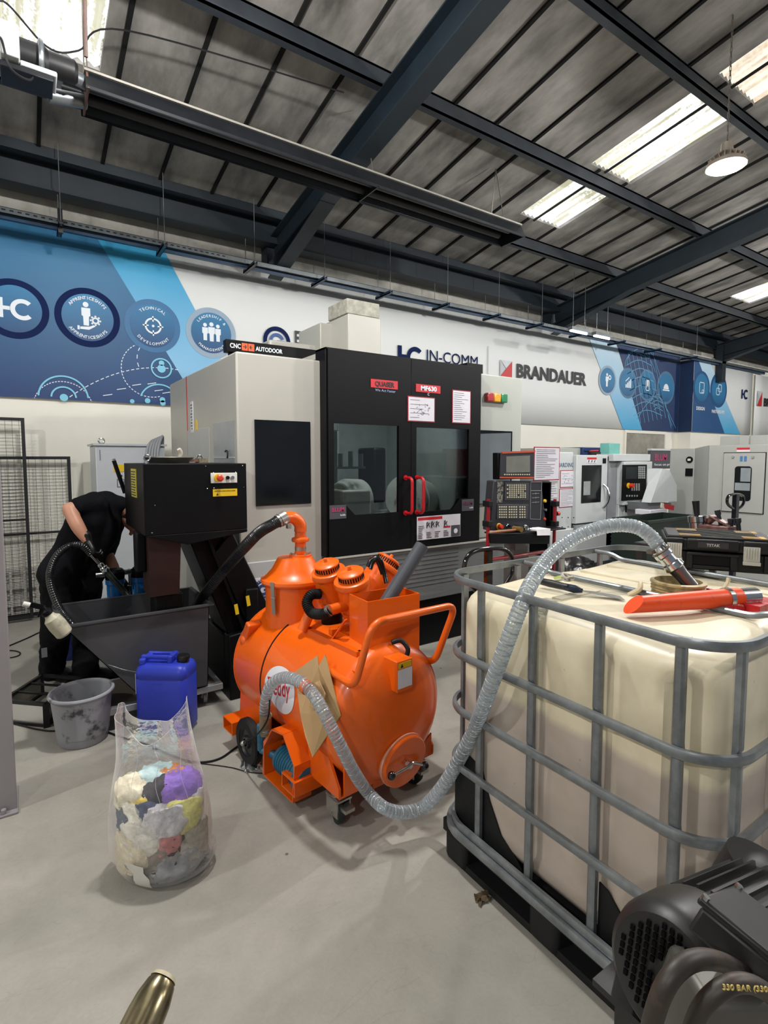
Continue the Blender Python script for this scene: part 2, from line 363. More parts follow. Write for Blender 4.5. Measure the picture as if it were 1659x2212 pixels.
# grey column at the left edge, with base plate and bolt
M_post = mat('grey_painted_post', '#8b8688', .55, var=.05, scale=3)
q = MB(); q.box(-.42, -.135, 2.94, 3.06, 0, 2.2); q.box(-.42, -.09, 2.89, 2.94, 0, 2.2); q.box(-.42, -.085, 2.86, 3.1, 0, .012)
q.cyl((-.14, 2.875, .01), (-.14, 2.875, .035), .012, n=6)
trim(q, M_post, .004)
# ------------------------------------------------------------------ lamps
M_lampb = mat('cast_lamp_housing', '#a79c8e', .4, metal=.6)
M_lens = mat('lamp_lens', '#fff6ea', .3, var=0., emit=9)
M_chain = mat('galvanised_chain', '#8f8a80', .4, metal=.8)
def high_bay(loc, label, top):
    L = thing('high_bay_lamp', label, 'ceiling lamp', loc, group=None); x, y, z = loc
    k_ = .76; q = MB(); q.lathe([(r*k_, h*k_*1.25) for r, h in ((.03, .2), (.055, .19), (.06, .12), (.07, .1), (.155, .045), (.185, .03), (.19, 0.), (.175, -.005), (.17, .012), (0, .012))], loc, n=40)
    for k in range(20):
        a = 2*pi*k/20; q.bar((x+.07*k_*cos(a), y+.07*k_*sin(a), z+.135*k_), (x+.165*k_*cos(a), y+.165*k_*sin(a), z+.07*k_), .005, .024)
    q.build('lamp_housing', M_lampb, L)
    MB().lathe([(0, -.008), (.06, -.006), (.11, .0), (.128, .008)], loc, n=40).build('lamp_lens', M_lens, L)
    c = MB(); n = int((top-z-.12)/.035)
    for k in range(n):
        zz = z+.19+.035*k; ax = (1, 0, 0) if k % 2 else (0, 1, 0)
        P = [Vector((0, 0, zz-.02)), Vector((0, 0, zz+.02))]
        o = Vector(ax)*.009
        c.tube([Vector((x, y, 0))+P[0]-o*.6, Vector((x, y, 0))+P[0]+o*.6, Vector((x, y, 0))+P[1]+o*.6, Vector((x, y, 0))+P[1]-o*.6], .003, 5, closed=True)
    c.build('chain', M_chain, L)
    ld = bpy.data.lights.new('lamp_light', 'POINT'); ld.shadow_soft_size = .09; ld.energy = LAMP_W; ld.color = (1, .98, .955)
    lo = bpy.data.objects.new('lamp_light', ld); COL.objects.link(lo); lo.parent = L; lo.location = (0, 0, -.04)
    return L
high_bay((4.78, 2.16, 3.96), 'round high bay lamp glowing on a chain below the roof, right of frame', roof(2.16)-.05)
for i, (x, y) in enumerate([(.95, 2.45), (9.6, 2.2), (14.6, 2.2), (-3.2, 2.3), (4.8, -1.8), (9.6, -1.8), (-3.2, -1.8)]):
    high_bay((x, y, 4.25 if x < 1 else 4.1), ['high bay lamp above the orange vacuum machine, outside the picture', 'high bay lamp over the far right machines', 'high bay lamp at the far right end', 'high bay lamp far left outside the picture', 'high bay lamp behind the camera to the right', 'high bay lamp behind the camera far right', 'high bay lamp behind the camera far left'][i], roof(y)-.05)
# ================================================================== BANNER AND WALL THINGS
def print_mat(name, c_top, c_bot, z0=2.22, z1=3.9, rough=.5):
    m = bpy.data.materials.new(name); m.use_nodes = True; nt = m.node_tree; b = nt.nodes['Principled BSDF']
    tc = nd(nt, 'ShaderNodeTexCoord'); sp = nd(nt, 'ShaderNodeSeparateXYZ'); nt.links.new(tc.outputs['Object'], sp.inputs[0])
    mr = nd(nt, 'ShaderNodeMapRange'); mr.inputs[1].default_value = z0-2.225; mr.inputs[2].default_value = z1-2.225; nt.links.new(sp.outputs[2], mr.inputs[0])
    no = nd(nt, 'ShaderNodeTexNoise'); no.inputs['Scale'].default_value = 1.3; nt.links.new(tc.outputs['Object'], no.inputs['Vector'])
    ad = nd(nt, 'ShaderNodeMath', operation='MULTIPLY_ADD'); ad.inputs[1].default_value = .25; nt.links.new(no.outputs[0], ad.inputs[0]); nt.links.new(mr.outputs[0], ad.inputs[2])
    r = nd(nt, 'ShaderNodeValToRGB'); nt.links.new(ad.outputs[0], r.inputs[0]); r.color_ramp.elements[0].position = .1; r.color_ramp.elements[1].position = 1.1 if False else 1.
    r.color_ramp.elements[0].color = lin(c_bot); r.color_ramp.elements[1].color = lin(c_top)
    nt.links.new(r.outputs[0], b.inputs['Base Color']); b.inputs['Roughness'].default_value = rough; return m
M_bwhite = mat('banner_white_vinyl', (.85, .86, .85), .5, var=.015, scale=1)
M_bblue = print_mat('banner_deep_blue_print', '#276b94', '#18366a')
M_bcyan = print_mat('banner_sky_blue_print', '#2f96c2', '#9ac9ea')
M_bcyanR = print_mat('banner_sky_blue_print_right', '#b4cfe0', '#3aa0cf')
M_bpale = mat('banner_pale_blue_print', '#9cc3e0', .5, var=.03)
M_navy = mat('banner_navy_ink', '#14224c', .7, var=.02, spec=.1); M_ink = mat('black_ink', '#15171c', .5, var=.02)
M_wink = mat('white_ink', '#dfe6ec', .5, var=.01); M_cyl = mat('pale_cyan_ink', '#7cc4dd', .5, var=.02)
M_red = mat('red_ink', '#c3282c', .5, var=.05); M_sil = mat('silver_ink', '#b4b7bb', .5, var=.03)
M_ring = mat('ring_shadow_ink', '#8fa3b5', .5, var=.03)
M_grad = print_mat('badge_gradient_print', (.14, .46, .64), (.07, .17, .38), 2.75, 3.4); M_gradR = print_mat('badge_gradient_print_right', '#1f6f9c', '#153a68', 2.75, 3.2)
YB = YW-.03
def W(px, py, Y=YB):
    p = pY(px, py, Y); return (p.x, p.z)
def banner(name, label, x0, x1, Y, zb, zt):
    T = thing(name, label, 'banner', ((x0+x1)/2, Y, zb)); q = MB()
    n = int((x1-x0)/.5)+2; q.sheet([[Vector((x0+(x1-x0)*i/n, Y, zb+(zt-zb)*j)) for i in range(n+1)] for j in (0, .33, .66, 1)])
    q.build('printed_sheet', M_bwhite, T, solid=.003); return T
def flat(T, name, m, poly, Y, off, label=None):
    """poly of (x,z)"""
    q = MB(); q.prism(poly, (0, Y-off-.001, 0), (1, 0, 0), (0, 0, 1), (0, .002, 0)); o = q.build(name, m, T, smooth=False)
    if label: o['label'] = label
    return o
def ring(q, cx, cz, R0, R1, Y, n=48, a0=0, a1=2*pi):
    g = [[Vector((cx+R*cos(a0+(a1-a0)*k/n), Y, cz+R*sin(a0+(a1-a0)*k/n))) for k in range(n+1)] for R in (R0, R1)]
    q.sheet(g)
def discpoly(cx, cz, R, n=48): return [(cx+R*cos(2*pi*k/n), cz+R*sin(2*pi*k/n)) for k in range(n)]
zb, zt = 2.225, 3.925
B1 = banner('wall_banner', 'long printed wall banner with blue left end, round badges and company logos', -3.2, 12.53, YB, zb, zt)
tl, tr2 = W(212, 520), W(355, 545); sl = (W(395, 820)[0]-tl[0])/(W(395, 820)[1]-tl[1]); sr = (W(430, 670)[0]-tr2[0])/(W(430, 670)[1]-tr2[1])
xl = lambda z: tl[0]+sl*(z-tl[1]); xr = lambda z: tr2[0]+sr*(z-tr2[1])
flat(B1, 'blue_field', M_bblue, [(-3.2, zb), (xl(zb), zb), (xl(zt), zt), (-3.2, zt)], YB, .012)
flat(B1, 'light_blue_stripe', M_bcyan, [(xl(zb), zb), (xr(zb)-.15, zb), (xr(zt), zt), (xl(zt), zt)], YB, .012)
def badge(T, px, py, rpx, g, rim, words=None, Y=YB, rimk=1.25):
    cx, cz = W(px, py, Y); R = abs(W(px+rpx, py, Y)[0]-W(px-rpx, py, Y)[0])/2
    flat(T, 'badge_rim', rim, discpoly(cx, cz, R*rimk), Y, .015); flat(T, 'badge_disc', g, discpoly(cx, cz, R), Y, .018)
    if words:
        if words[0]: arc_text(words[0], (cx, Y-.021, cz), R*.84, R*.13, M_wink, T, True, spread=min(.17, 1.95/len(words[0])))
        if words[1]: arc_text(words[1], (cx, Y-.021, cz), R*.84, R*.13, M_wink, T, False, spread=min(.17, 1.95/len(words[1])))
    return cx, cz, R
def icon(T, fn, m, Y, cx, cz, R, name='icon', off=.021):
    q = MB()
    def P(*pts): q.prism([(cx+a*R, cz+b*R) for a, b in pts], (0, Y-off-.001, 0), (1, 0, 0), (0, 0, 1), (0, .002, 0))
    def D(a, b, r, n=20): P(*[(a+r*cos(2*pi*k/n), b+r*sin(2*pi*k/n)) for k in range(n)])
    def A(a, b, r0, r1, a0=0, a1=360, n=32):
        q.sheet([[Vector((cx+R*(a+r*cos(radians(a0+(a1-a0)*k/n))), Y-off-.001, cz+R*(b+r*sin(radians(a0+(a1-a0)*k/n))))) for k in range(n+1)] for r in (r0, r1)])
    fn(P, D, A); return q.build(name, m, T, smooth=False)
def ic_HC(P, D, A):
    P((-.62, -.42), (-.42, -.42), (-.42, .42), (-.62, .42)); P((-.42, -.08), (-.18, -.08), (-.18, .08), (-.42, .08)); A(.28, 0, .27, .45, 45, 315)
def man(P, D, x, y, s):
    D(x, y+.5*s, .13*s); P((x-.2*s, y+.33*s), (x+.2*s, y+.33*s), (x+.2*s, y-.05*s), (x+.13*s, y-.1*s), (x+.12*s, y-.55*s), (x-.12*s, y-.55*s), (x-.13*s, y-.1*s), (x-.2*s, y-.05*s))
def ic_app(P, D, A):
    man(P, D, -.08, .12, .85); A(.28, -.1, .08, .15)
    for k in range(8):
        a = radians(45*k); P(*[(.28+r*cos(a+d), -.1+r*sin(a+d)) for r, d in ((.14, -.3), (.22, -.15), (.22, .15), (.14, .3))])
    P((-.32, -.42), (.05, -.38), (.2, -.3), (.28, -.34), (.02, -.52), (-.32, -.52)); P((-.42, -.38), (-.34, -.38), (-.34, -.55), (-.42, -.55))
def ic_target(P, D, A):
    A(0, 0, .30, .38); D(0, 0, .06)
    for k in range(4):
        a = radians(90*k); P(*[(r*cos(a)-d*sin(a), r*sin(a)+d*cos(a)) for r, d in ((.2, -.03), (.46, -.03), (.46, .03), (.2, .03))])
def ic_men(P, D, A): man(P, D, -.32, 0, .72); man(P, D, .32, 0, .72); man(P, D, 0, .02, .80)
def ic_person(P, D, A): man(P, D, -.12, 0, .9); A(.25, .25, .1, .2)
def ic_bars(P, D, A):
    for i in range(4): P((-.35+.2*i, -.35), (-.2+.2*i, -.35), (-.2+.2*i, -.1+.14*i), (-.35+.2*i, -.1+.14*i))
    P((-.35, .1), (.15, .42), (.1, .48), (-.38, .16))
def ic_book(P, D, A):
    P((-.25, -.4), (-.19, -.4), (-.19, .4), (-.25, .4)); P((.19, -.4), (.25, -.4), (.25, .4), (.19, .4)); P((-.25, .34), (.25, .34), (.25, .4), (-.25, .4)); P((-.25, -.4), (.25, -.4), (.25, -.34), (-.25, -.34)); P((-.1, -.15), (0, 0), (.1, -.15), (.1, .34), (-.1, .34))
def ic_hat(P, D, A): P(*[(.35*cos(radians(a)), -.1+.38*sin(radians(a))) for a in range(0, 181, 15)]); P((-.45, -.22), (.45, -.22), (.45, -.13), (-.45, -.13))
def ic_sq(P, D, A):
    for x0, x1, y0, y1 in ((-.35, .35, -.4, .4), (.02, .3, -.36, -.12)):
        for a in ((x0, y0, x1, y0+.05), (x0, y1-.05, x1, y1), (x0, y0, x0+.05, y1), (x1-.05, y0, x1, y1)): P((a[0], a[1]), (a[2], a[1]), (a[2], a[3]), (a[0], a[3]))
def ic_sq2(P, D, A):
    for x0, x1, y0, y1 in ((-.38, .12, -.35, .15), (-.12, .38, -.12, .4)):
        for a in ((x0, y0, x1, y0+.05), (x0, y1-.05, x1, y1), (x0, y0, x0+.05, y1), (x1-.05, y0, x1, y1)): P((a[0], a[1]), (a[2], a[1]), (a[2], a[3]), (a[0], a[3]))
c = badge(B1, 32, 668, 60, M_grad, M_navy, None, rimk=1.27); icon(B1, ic_HC, M_wink, YB, *c)
c = badge(B1, 190, 687, 56, M_grad, M_navy, ('APPRENTICESHIPS', 'APPRENTICESHIPS'), rimk=1.26); icon(B1, ic_app, M_wink, YB, *c)
c = badge(B1, 330, 705, 48, M_grad, mat('ring_blue_ink', '#2d6795', .5, var=.03), ('TECHNICAL', 'DEVELOPMENT')); icon(B1, ic_target, M_wink, YB, *c)
c = badge(B1, 456, 720, 43, M_grad, M_ring, ('LEADERSHIP &', 'MANAGEMENT')); icon(B1, ic_men, M_wink, YB, *c)
# network line drawing at the foot of the blue field
q = MB(); q2 = MB()
def dash(q, fn, n, duty=.6, w=.008):
    for k in range(n):
        a, b = Vector(fn(k/n)), Vector(fn((k+duty)/n)); q.bar((a.x, YB-.0138, a.y), (b.x, YB-.0138, b.y), w, .002, up=(0, 1, 0))
def circ(px, py, rpx, a0, a1):
    cx, cz = W(px, py); R = abs(W(px+rpx, py)[0]-cx); return lambda t: (cx+R*cos(radians(a0+(a1-a0)*t)), max(zb, cz+R*sin(radians(a0+(a1-a0)*t))))
dash(q, circ(138, 880, 62, 165, 10), 26); dash(q, circ(325, 800, 60, 80, 290), 30); dash(q, circ(348, 780, 50, 110, 210), 5, .5)
cx0, cz0 = W(150, 858); cx1, cz1 = W(270, 800); cx2, cz2 = W(388, 800)
dash(q, lambda t: (cx0*(1-t)**2+2*cx1*t*(1-t)+cx2*t*t, cz0*(1-t)**2+2*(cz1+.12)*t*(1-t)+cz2*t*t), 22)
for a in ((222, 855, 20), (252, 842, 20), (285, 833, 20), (318, 830, 20), (333, 845, 25), (350, 850, 20)):
    x, z = W(a[0], a[1]); q.bar((x, YB-.02, z), (x+.09, YB-.02, z+.02), .008, .002, up=(0, 1, 0))
q.build('network_lines', M_wink, B1, smooth=False)
q = MB()
for px, py, rp, hw in ((348, 796, 21, .008), (345, 872, 42, .008)):
    cx, cz = W(px, py); R = abs(W(px+rp, py)[0]-cx)
    ring(q, cx, cz, R-hw, R+hw, YB-.021, a0=0 if py < 800 else .35, a1=2*pi if py < 800 else pi-.35)
cx, cz = W(138, 866)
for R in (.11, .22): ring(q, cx, cz+.03, R-.008, R+.008, YB-.021, a0=.05, a1=pi-.05)
for px, py, s in ((348, 785, 6), (348, 797, 9), (138, 862, 9), (318, 866, 6), (350, 864, 6), (351, 872, 6), (285, 870, 5)):
    x, z = W(px, py); ring(q, x, max(z, zb+.02), 0, abs(W(px+s, py)[0]-x), YB-.022)
q.build('network_nodes', M_cyl, B1, smooth=False)
# Engineering Technology G logo (mostly hidden) + first letter
def logo_G(T, cx, cz, R, Y, u=(1, 0, 0), off=.02):
    q = MB(); ring(q, cx, cz, R*.72, R, Y-off); q.build('logo_ring', M_navy, T, smooth=False)
    icon(T, lambda P, D, A: (A(0, 0, .34, .56, 20, 330), P((0, -.1), (.56, -.1), (.56, .08), (0, .08))), M_bcyan if False else mat('logo_blue_ink', '#23508e', .5), Y, cx, cz, R, 'logo_letter', off)
cx, cz = W(597, 738); logo_G(B1, cx, cz, abs(W(626, 738)[0]-cx), YB)
x, z = W(634, 740); text('ENGINEERING', (x, YB-.021, z-.02), (1, 0, 0), (0, 0, 1), .17, M_ink, B1, align='LEFT', bold=.03, width=1.25)
# IN-COMM
cx, cz = W(884, 772); R = .36; icon(B1, ic_HC, M_navy, YB, cx, cz, R, 'logo_letters')
x, z = W(918, 779); x1 = W(1028, 795)[0]; text('IN-COMM', (x, YB-.021, z), (1, 0, 0), (0, 0, 1), .17, M_navy, B1, align='LEFT', width=x1-x, bold=0)
x, z = W(1053, 748); x2, z2 = W(1054, 812); flat(B1, 'divider_line', M_sil, [(x-.008, z2), (x+.008, z2), (x+.008, z), (x-.008, z)], YB, .02)
# BRANDAUER
def brand_mark(T, Y, x0, x1, z0, z1):
    xm, zm = (x0+x1)/2, z0+(z1-z0)*.45
    flat(T, 'logo_triangle', M_sil, [(x0, z0), (xm, zm), (x0, z1)], Y, .02); flat(T, 'logo_triangle', mat('light_silver_ink', '#c9cbce', .5), [(x0+.01, z1), (xm, zm+.02), (x1, z1)], Y, .02)
    flat(T, 'logo_triangle', M_red, [(x0, z0), (x1, z0), (x1, z1)], Y, .02, 'red triangle of the logo')
a, b = W(1078, 811), W(1104, 816); t_ = W(1104, 781)
brand_mark(B1, YB, a[0], b[0], b[1], t_[1])
x, z = W(1113, 815); x1 = W(1264, 826)[0]; text('BRANDAUER', (x, YB-.021, W(1113, 814)[1]), (1, 0, 0), (0, 0, 1), .22, M_ink, B1, align='LEFT', width=x1-x, bold=.05)
# right end of the banner: stripes, skull-like wireframe, four badges
p0, p1 = W(1325, 733), W(1345, 922); p2, p3 = W(1332, 738), W(1385, 925)
flat(B1, 'light_blue_stripe', M_bcyanR, [(W(1345, 922)[0], zb), (W(1386, 925)[0], zb), (W(1335, 760)[0]-.1, zt), (W(1318, 740)[0]-.7, zt)], YB, .012)
flat(B1, 'blue_field', mat('banner_dark_blue_print', '#1d3560', .5, var=.12, scale=1), [(W(1386, 925)[0], zb), (12.52, zb), (12.52, zt), (W(1332, 740)[0], zt)], YB, .0125)
q = MB()
def wl(pts):
    P_ = [W(*p) for p in pts]; P_ = spline([(a, YB-.018, b) for a, b in P_], 5)
    for i in range(len(P_)-1): q.bar(P_[i], P_[i+1], .014, .002, up=(0, 1, 0))
wl([(1347, 800), (1352, 775), (1370, 757), (1392, 753), (1410, 770), (1420, 800), (1425, 815)]); wl([(1385, 755), (1402, 775), (1414, 805)]); wl([(1352, 790), (1360, 760), (1380, 765), (1400, 775)])
for k in range(7): wl([(1355+9*k, 765-abs(k-3)*1), (1366+9*k, 820), (1382+9*k, 915-k*2)])
for k in range(7): wl([(1350+3*k, 790+18*k), (1378+3*k, 778+18*k), (1405+4*k, 790+18*k)])
wl([(1375, 905), (1390, 880), (1405, 865), (1425, 855), (1450, 920)]); wl([(1435, 868), (1448, 925)]); wl([(1428, 860), (1458, 925)])
for k in range(4): wl([(1405+k*2, 862+8*k), (1418, 857+8*k), (1430, 864+8*k)])
q.build('wireframe_drawing', mat('pale_line_ink', '#5f9fc4', .5), B1, smooth=False)
for (px, py), fn in zip(((1311, 822), (1355, 828), (1397, 833), (1437, 838)), (ic_person, ic_bars, ic_book, ic_hat)):
    c = badge(B1, px, py, 16, M_gradR, mat('badge_halo_ink', '#49708f', .5) if px > 1330 else M_ring, None, rimk=1.18)
    icon(B1, fn, M_wink, YB, c[0], c[1], c[2])
    arc_text('WORKFORCE', (c[0], YB-.021, c[1]), c[2]*.85, c[2]*.13, M_wink, B1, True) if False else None
# second banner on the wall that stands forward
Y2 = YW-.35; zb2, zt2 = 2.22, 3.80
def W2(px, py): return W(px, py, Y2)
xs2 = 12.53; B2 = banner('wall_banner', 'second wall banner, dark blue with DESIGN and PARTNERSHIPS badges, right of the corner', xs2, W2(1627, 800)[0], Y2, zb2, zt2)
sA = W2(1566, 730)[0]-W2(1566, 930)[0]
xa, xb_, xc_ = W2(1564, 934)[0], W2(1598, 937)[0], W2(1520, 775)[0]
flat(B2, 'blue_field', mat('banner_mid_blue_print', '#1f4f80', .5, var=.1, scale=1), [(xs2, zb2), (xa, zb2), (W2(1528, 765)[0]-.4, zt2), (xs2, zt2)], Y2, .012)
flat(B2, 'light_blue_stripe', M_bcyanR, [(xa, zb2), (xb_, zb2), (W2(1534, 770)[0], zt2), (W2(1528, 765)[0]-.4, zt2)], Y2, .0125)
struct(MB().box(12.515, 12.53, Y2, YB-.02, zb2, zt2+.02).build('wall_back', mat('banner_return_navy', '#152b4e', .5), smooth=False))
for (px, py), fn, wd in zip(((1514, 838), (1551, 843)), (ic_sq, ic_sq2), ('DESIGN', 'PARTNERSHIPS')):
    c = badge(B2, px, py, 15, M_gradR, mat('badge_halo_dark', '#1a4a78', .5), None, Y=Y2, rimk=1.2); icon(B2, fn, M_wink, Y2, c[0], c[1], c[2])
    x, z = W2(px-3 if wd == 'DESIGN' else px-2, 886 if wd == 'DESIGN' else 893); text(wd, (x, Y2-.021, z), (1, 0, 0), (0, 0, 1), .075, M_wink, B2, bold=.03, width=.38 if wd == 'DESIGN' else .62)
cx, cz = W2(1607, 852); icon(B2, ic_HC, M_navy, Y2, cx, cz, .27, 'logo_letters')
B3 = banner('wall_banner', 'third wall banner at the right edge of the picture with a red and silver mark', W2(1631, 800)[0], 24, Y2-.02, zb2-.02, zt2-.04)
YC = Y2-.02; a, b = W(1633, 875, YC), W(1644, 868, YC); brand_mark(B3, YC, a[0], b[0], a[1]-.02, W(1644, 846, YC)[1]); text('BRANDAUER', (b[0]+.12, YC-.021, a[1]), (1, 0, 0), (0, 0, 1), .2, M_ink, B3, align='LEFT', bold=.05)
# cable ladder along the wall with strut hangers
M_galv = mat('galvanised_steel', '#7d8386', .35, metal=.7, var=.15); M_bstrut = mat('dark_blue_strut', '#27405a', .5, var=.15); M_blackm = mat('black_metal', '#141416', .45, var=.2)
YT = 6.02; zc = pY(355, 533, YT).z
T = thing('cable_ladder', 'galvanised and dark cable ladder hung along the wall above the banner', 'cable tray', (3, YT, zc))
q = MB(); xA, xB = -3.5, 16.
q.box(xA, xB, YT-.02, YT-.012, zc, zc+.05); q.box(xA, xB, YT-.02, YT+.01, zc+.046, zc+.05)
q.build('perforated_rail', M_galv, T)
h = MB()
for k in range(int((5.5)/.06)): h.box(xA+.06*k, xA+.06*k+.03, YT-.023, YT-.019, zc+.02, zc+.032)
h.build('slots', M_blackm, T, smooth=False)
MB().box(xA, xB, YT+.05, YT+.09, zc-.03, zc+.03).build('blue_conduit_rail', M_bstrut, T, smooth=False)
cb = MB()
for i in range(4):
    pts = [Vector((x_, YT+.0+.015*i, zc+.015+.012*sin(x_*1.7+i*2))) for x_ in [xA+.5*k for k in range(int((xB-xA)/.5))]]; cb.tube(pts, .007, 6)
cb.build('cable_bundle', M_blackm, T)
for i, px in enumerate((132, 350, 541, 690, 831, 955, 1066, 1160, 1255, 1340, 1420, 1500)):
    x = pY(px, 540, YT).x
    q = MB(); q.box(x-.02, x+.02, YT-.16, YT+.2, zc-.045, zc-.03); q.box(x-.02, x-.016, YT-.16, YT+.2, zc-.045, zc-.005); q.box(x+.016, x+.02, YT-.16, YT+.2, zc-.045, zc-.005)
    if i == 0: q.box(x-.02, x+.02, YT-.06, YT-.03, zc-.09, zc+.13)
    hg = q.build('hanger_strut', M_blackm if i < 3 else M_bstrut, T, smooth=False)
    for y in (YT-.13, YT+.16): MB().cyl((x, y, zc-.05), (x, y, roof(y)-.02), .004, n=6).build('threaded_rod', M_galv, hg)
# tube heater under the roof
M_heat = mat('dark_heater_reflector', '#1d2024', .4, metal=.4, var=.2); M_heatl = mat('heater_flange', '#a7a39a', .35, metal=.6, var=.1)
zh = 4.0; y0h, y1h = 4.06, 4.40; xh0, xh1 = .425, 4.58
T = thing('radiant_tube_heater', 'long black radiant tube heater hanging below the roof sheets', 'heater', ((xh0+xh1)/2, 4.27, zh), group=None)
q = MB(); prof = [(4.40, zh), (4.40, zh+.02), (4.36, zh+.13), (4.13, zh+.14), (4.06, zh+.02), (4.06, zh)]
def hood(q, a, b, inset=.006):
    n = len(prof); vs = [(x, y, z) for x in (a, b) for y, z in prof]+[(x, y-(y-4.23)*.03, z-inset) for x in (a, b) for y, z in prof]
    fs = [(i, i+1, n+i+1, n+i) for i in range(n-1)]+[(2*n+i, 3*n+i, 3*n+i+1, 2*n+i+1) for i in range(n-1)]+[(0, n, 3*n, 2*n), (n-1, 3*n-1, 4*n-1, 2*n-1)]
    q.add(vs, fs)
hood(q, xh0, (xh0+xh1)/2+.28); q.build('reflector_hood', M_heat, T, smooth=False)
q = MB(); hood(q, (xh0+xh1)/2+.28, xh1); q.build('reflector_hood', M_heat, T, smooth=False)
q = MB(); q.box(xh0, xh1, 4.11, 4.15, zh+.14, zh+.155); q.build('edge_flange', M_heatl, T, smooth=False)
q = MB(); q.cyl((xh0-.12, 4.16, zh+.07), (xh1-.15, 4.16, zh+.07), .035, n=20); q.cyl((xh0-.12, 4.31, zh+.07), (xh1-.15, 4.31, zh+.07), .035, n=20)
q.torus((xh1-.15, 4.27, zh+.08), (0, 0, 1), .09, .045, 16, 12, -pi/2, pi/2) if False else None
q.build('radiant_tube', mat('heater_tube', '#2b2a2c', .5, metal=.3), T)
for x in (xh0+.01, xh0+2.25, xh1-.02):
    q = MB(); q.prism([(4.055, zh), (4.13, zh+.145), (4.36, zh+.135), (4.405, zh)], (x, 0, 0), (0, 1, 0), (0, 0, 1), (.012, 0, 0)); q.build('end_plate', mat('rusty_end_plate', '#6b4b42', .6, var=.2) if x < 1 else M_heat, T, smooth=False)
q = MB(); q.lathe([(.045, 0), (.05, .03), (.085, .04), (.085, .18), (.07, .2), (.07, .34), (.05, .36)], (xh0-.40, 4.10, zh+.09), (1, 0, 0), 28, True); q.build('burner_fan', M_blackm, T)
q = MB(); q.torus((xh0-.24, 4.10, zh+.09), (1, 0, 0), .1, .016, 28, 8); q.cyl((xh0-.14, 4.10, zh+.08), (xh0+.02, 4.16, zh+.08), .045, n=20); q.cyl((xh0-.2, 4.28, zh-.0), (xh0+.02, 4.31, zh+.05), .045, n=20)
q.build('flue_coupling', M_galv, T)
q = MB(); q.box(xh0-.45, xh0-.35, 3.96, 4.15, zh-.02, zh+.17); q.box(xh0-.35, xh0-.16, 4.0, 4.2, zh-.03, zh+.0); o = q.build('burner_box', mat('white_burner_box', '#c3c8c8', .4, var=.05), T, bevel=.008)
q = MB(); q.box(xh0-.45, xh0-.18, 4.0, 4.2, zh-.07, zh-.035); q.build('burner_tray', M_heat, T, bevel=.006)
for x in (xh0+.02, xh0+2.25, xh1-.25):
    q = MB()
    for y in (4.14, 4.34): q.tube([(x, y, zh+.14), (x, 4.27, roof(4.27)-.05)], .005, 6)
    q.build('hanging_chain', M_chain, T)
q = MB(); q.tube(spline([(xh0-.5, 4.1, zh+.2), (xh0-.42, 4.1, zh+.36), (xh0-.2, 4.15, zh+.22), (xh0-.02, 4.2, zh+.3), (xh0+.3, 4.3, roof(4.3)-.15), (2.3, 4.0, roof(4)-.2)], 8), .006, 6)
q.tube(spline([(xh0-.48, 4.1, zh+.1), (xh0-.44, 3.95, zh+.05), (xh0-.4, 3.95, zh-.1), (xh0-.3, 4.0, zh-.1), (xh0-.28, 4.06, zh+.05)], 8), .007, 6)
q.build('cable', M_blackm, T)
q = MB(); q.cyl((xh0+.0, 4.0, zh+.15), (xh0+.0, 3.9, roof(3.9)-.1), .012, n=8); q.build('hanging_rod', mat('rusty_rod', '#6d5750', .6, var=.2), T)
q = MB(); q.lathe([(.1, 0), (.11, .05), (.3, .06), (.3, .1), (.1, .12)], (0.0, 4.3, roof(4.3)-.3), (0, 0, 1), 28, True)
# fluorescent fittings near the wall top at right
for px, py, l in ((1250, 716, 'short bright fluorescent batten above the banner, left of the pair'), (1300, 727, 'short bright fluorescent batten above the banner, right of the pair')):
    p = pY(px, py, 5.5); T = thing('fluorescent_batten', l, 'light fitting', p, group=None)
    MB().box(p.x-.22, p.x+.22, p.y-.04, p.y+.04, p.z, p.z+.05).build('housing', M_galv, T); MB().cyl((p.x-.21, p.y, p.z-.015), (p.x+.21, p.y, p.z-.015), .016, n=12).build('tube', mat('fluorescent_tube', '#f4f8ff', .3, var=0, emit=6), T)
    q = MB(); q.cyl((p.x-.15, p.y, p.z+.05), (p.x-.15, p.y, roof(p.y)-.02), .004, n=6); q.cyl((p.x+.15, p.y, p.z+.05), (p.x+.15, p.y, roof(p.y)-.02), .004, n=6); q.build('hanging_wire', M_galv, T)
# ---- mesh guard fence at the left
M_bfr = mat('black_powder_coat', '#121214', .5, var=.15)
def mesh_panel(label, x0, x1, Y, z0, z1, mids=()):
    T = thing('mesh_guard_panel', label, 'mesh panel', ((x0+x1)/2, Y, 0), group=None); q = MB(); w_ = .03
    for x in (x0, x1): q.box(x-w_/2, x+w_/2, Y-.015, Y+.015, z0, z1)
    for z in (z0+w_/2, z1-w_/2)+tuple(mids): q.box(x0+w_/2, x1-w_/2, Y-.013, Y+.013, z-w_/2 if z not in mids else z-.01, z+w_/2 if z not in mids else z+.01)
    q.build('frame', M_bfr, T, smooth=False)
    q = MB(); x = x0+.06
    while x < x1-.02: q.box(x-.0014, x+.0014, Y-.003, Y+.001, z0, z1); x += .056
    z = z0+.03
    while z < z1-.02: q.box(x0, x1, Y+.001, Y+.005, z-.0013, z+.0013); z += .0265 if False else .033
    q.build('wire_mesh', M_bfr, T, smooth=False); return T
mesh_panel('tall black wire mesh guard panel at the left edge of the picture', -1.6, pY(53, 1000, 6.3).x, 6.3, .03, pY(53, 903, 6.3).z, (pY(40, 1123, 6.3).z,))
mesh_panel('lower black wire mesh guard panel behind the bending worker', -1.2, pY(148, 990, 6.38).x, 6.38, .03, pY(148, 986, 6.38).z, (pY(100, 1150, 6.38).z,))
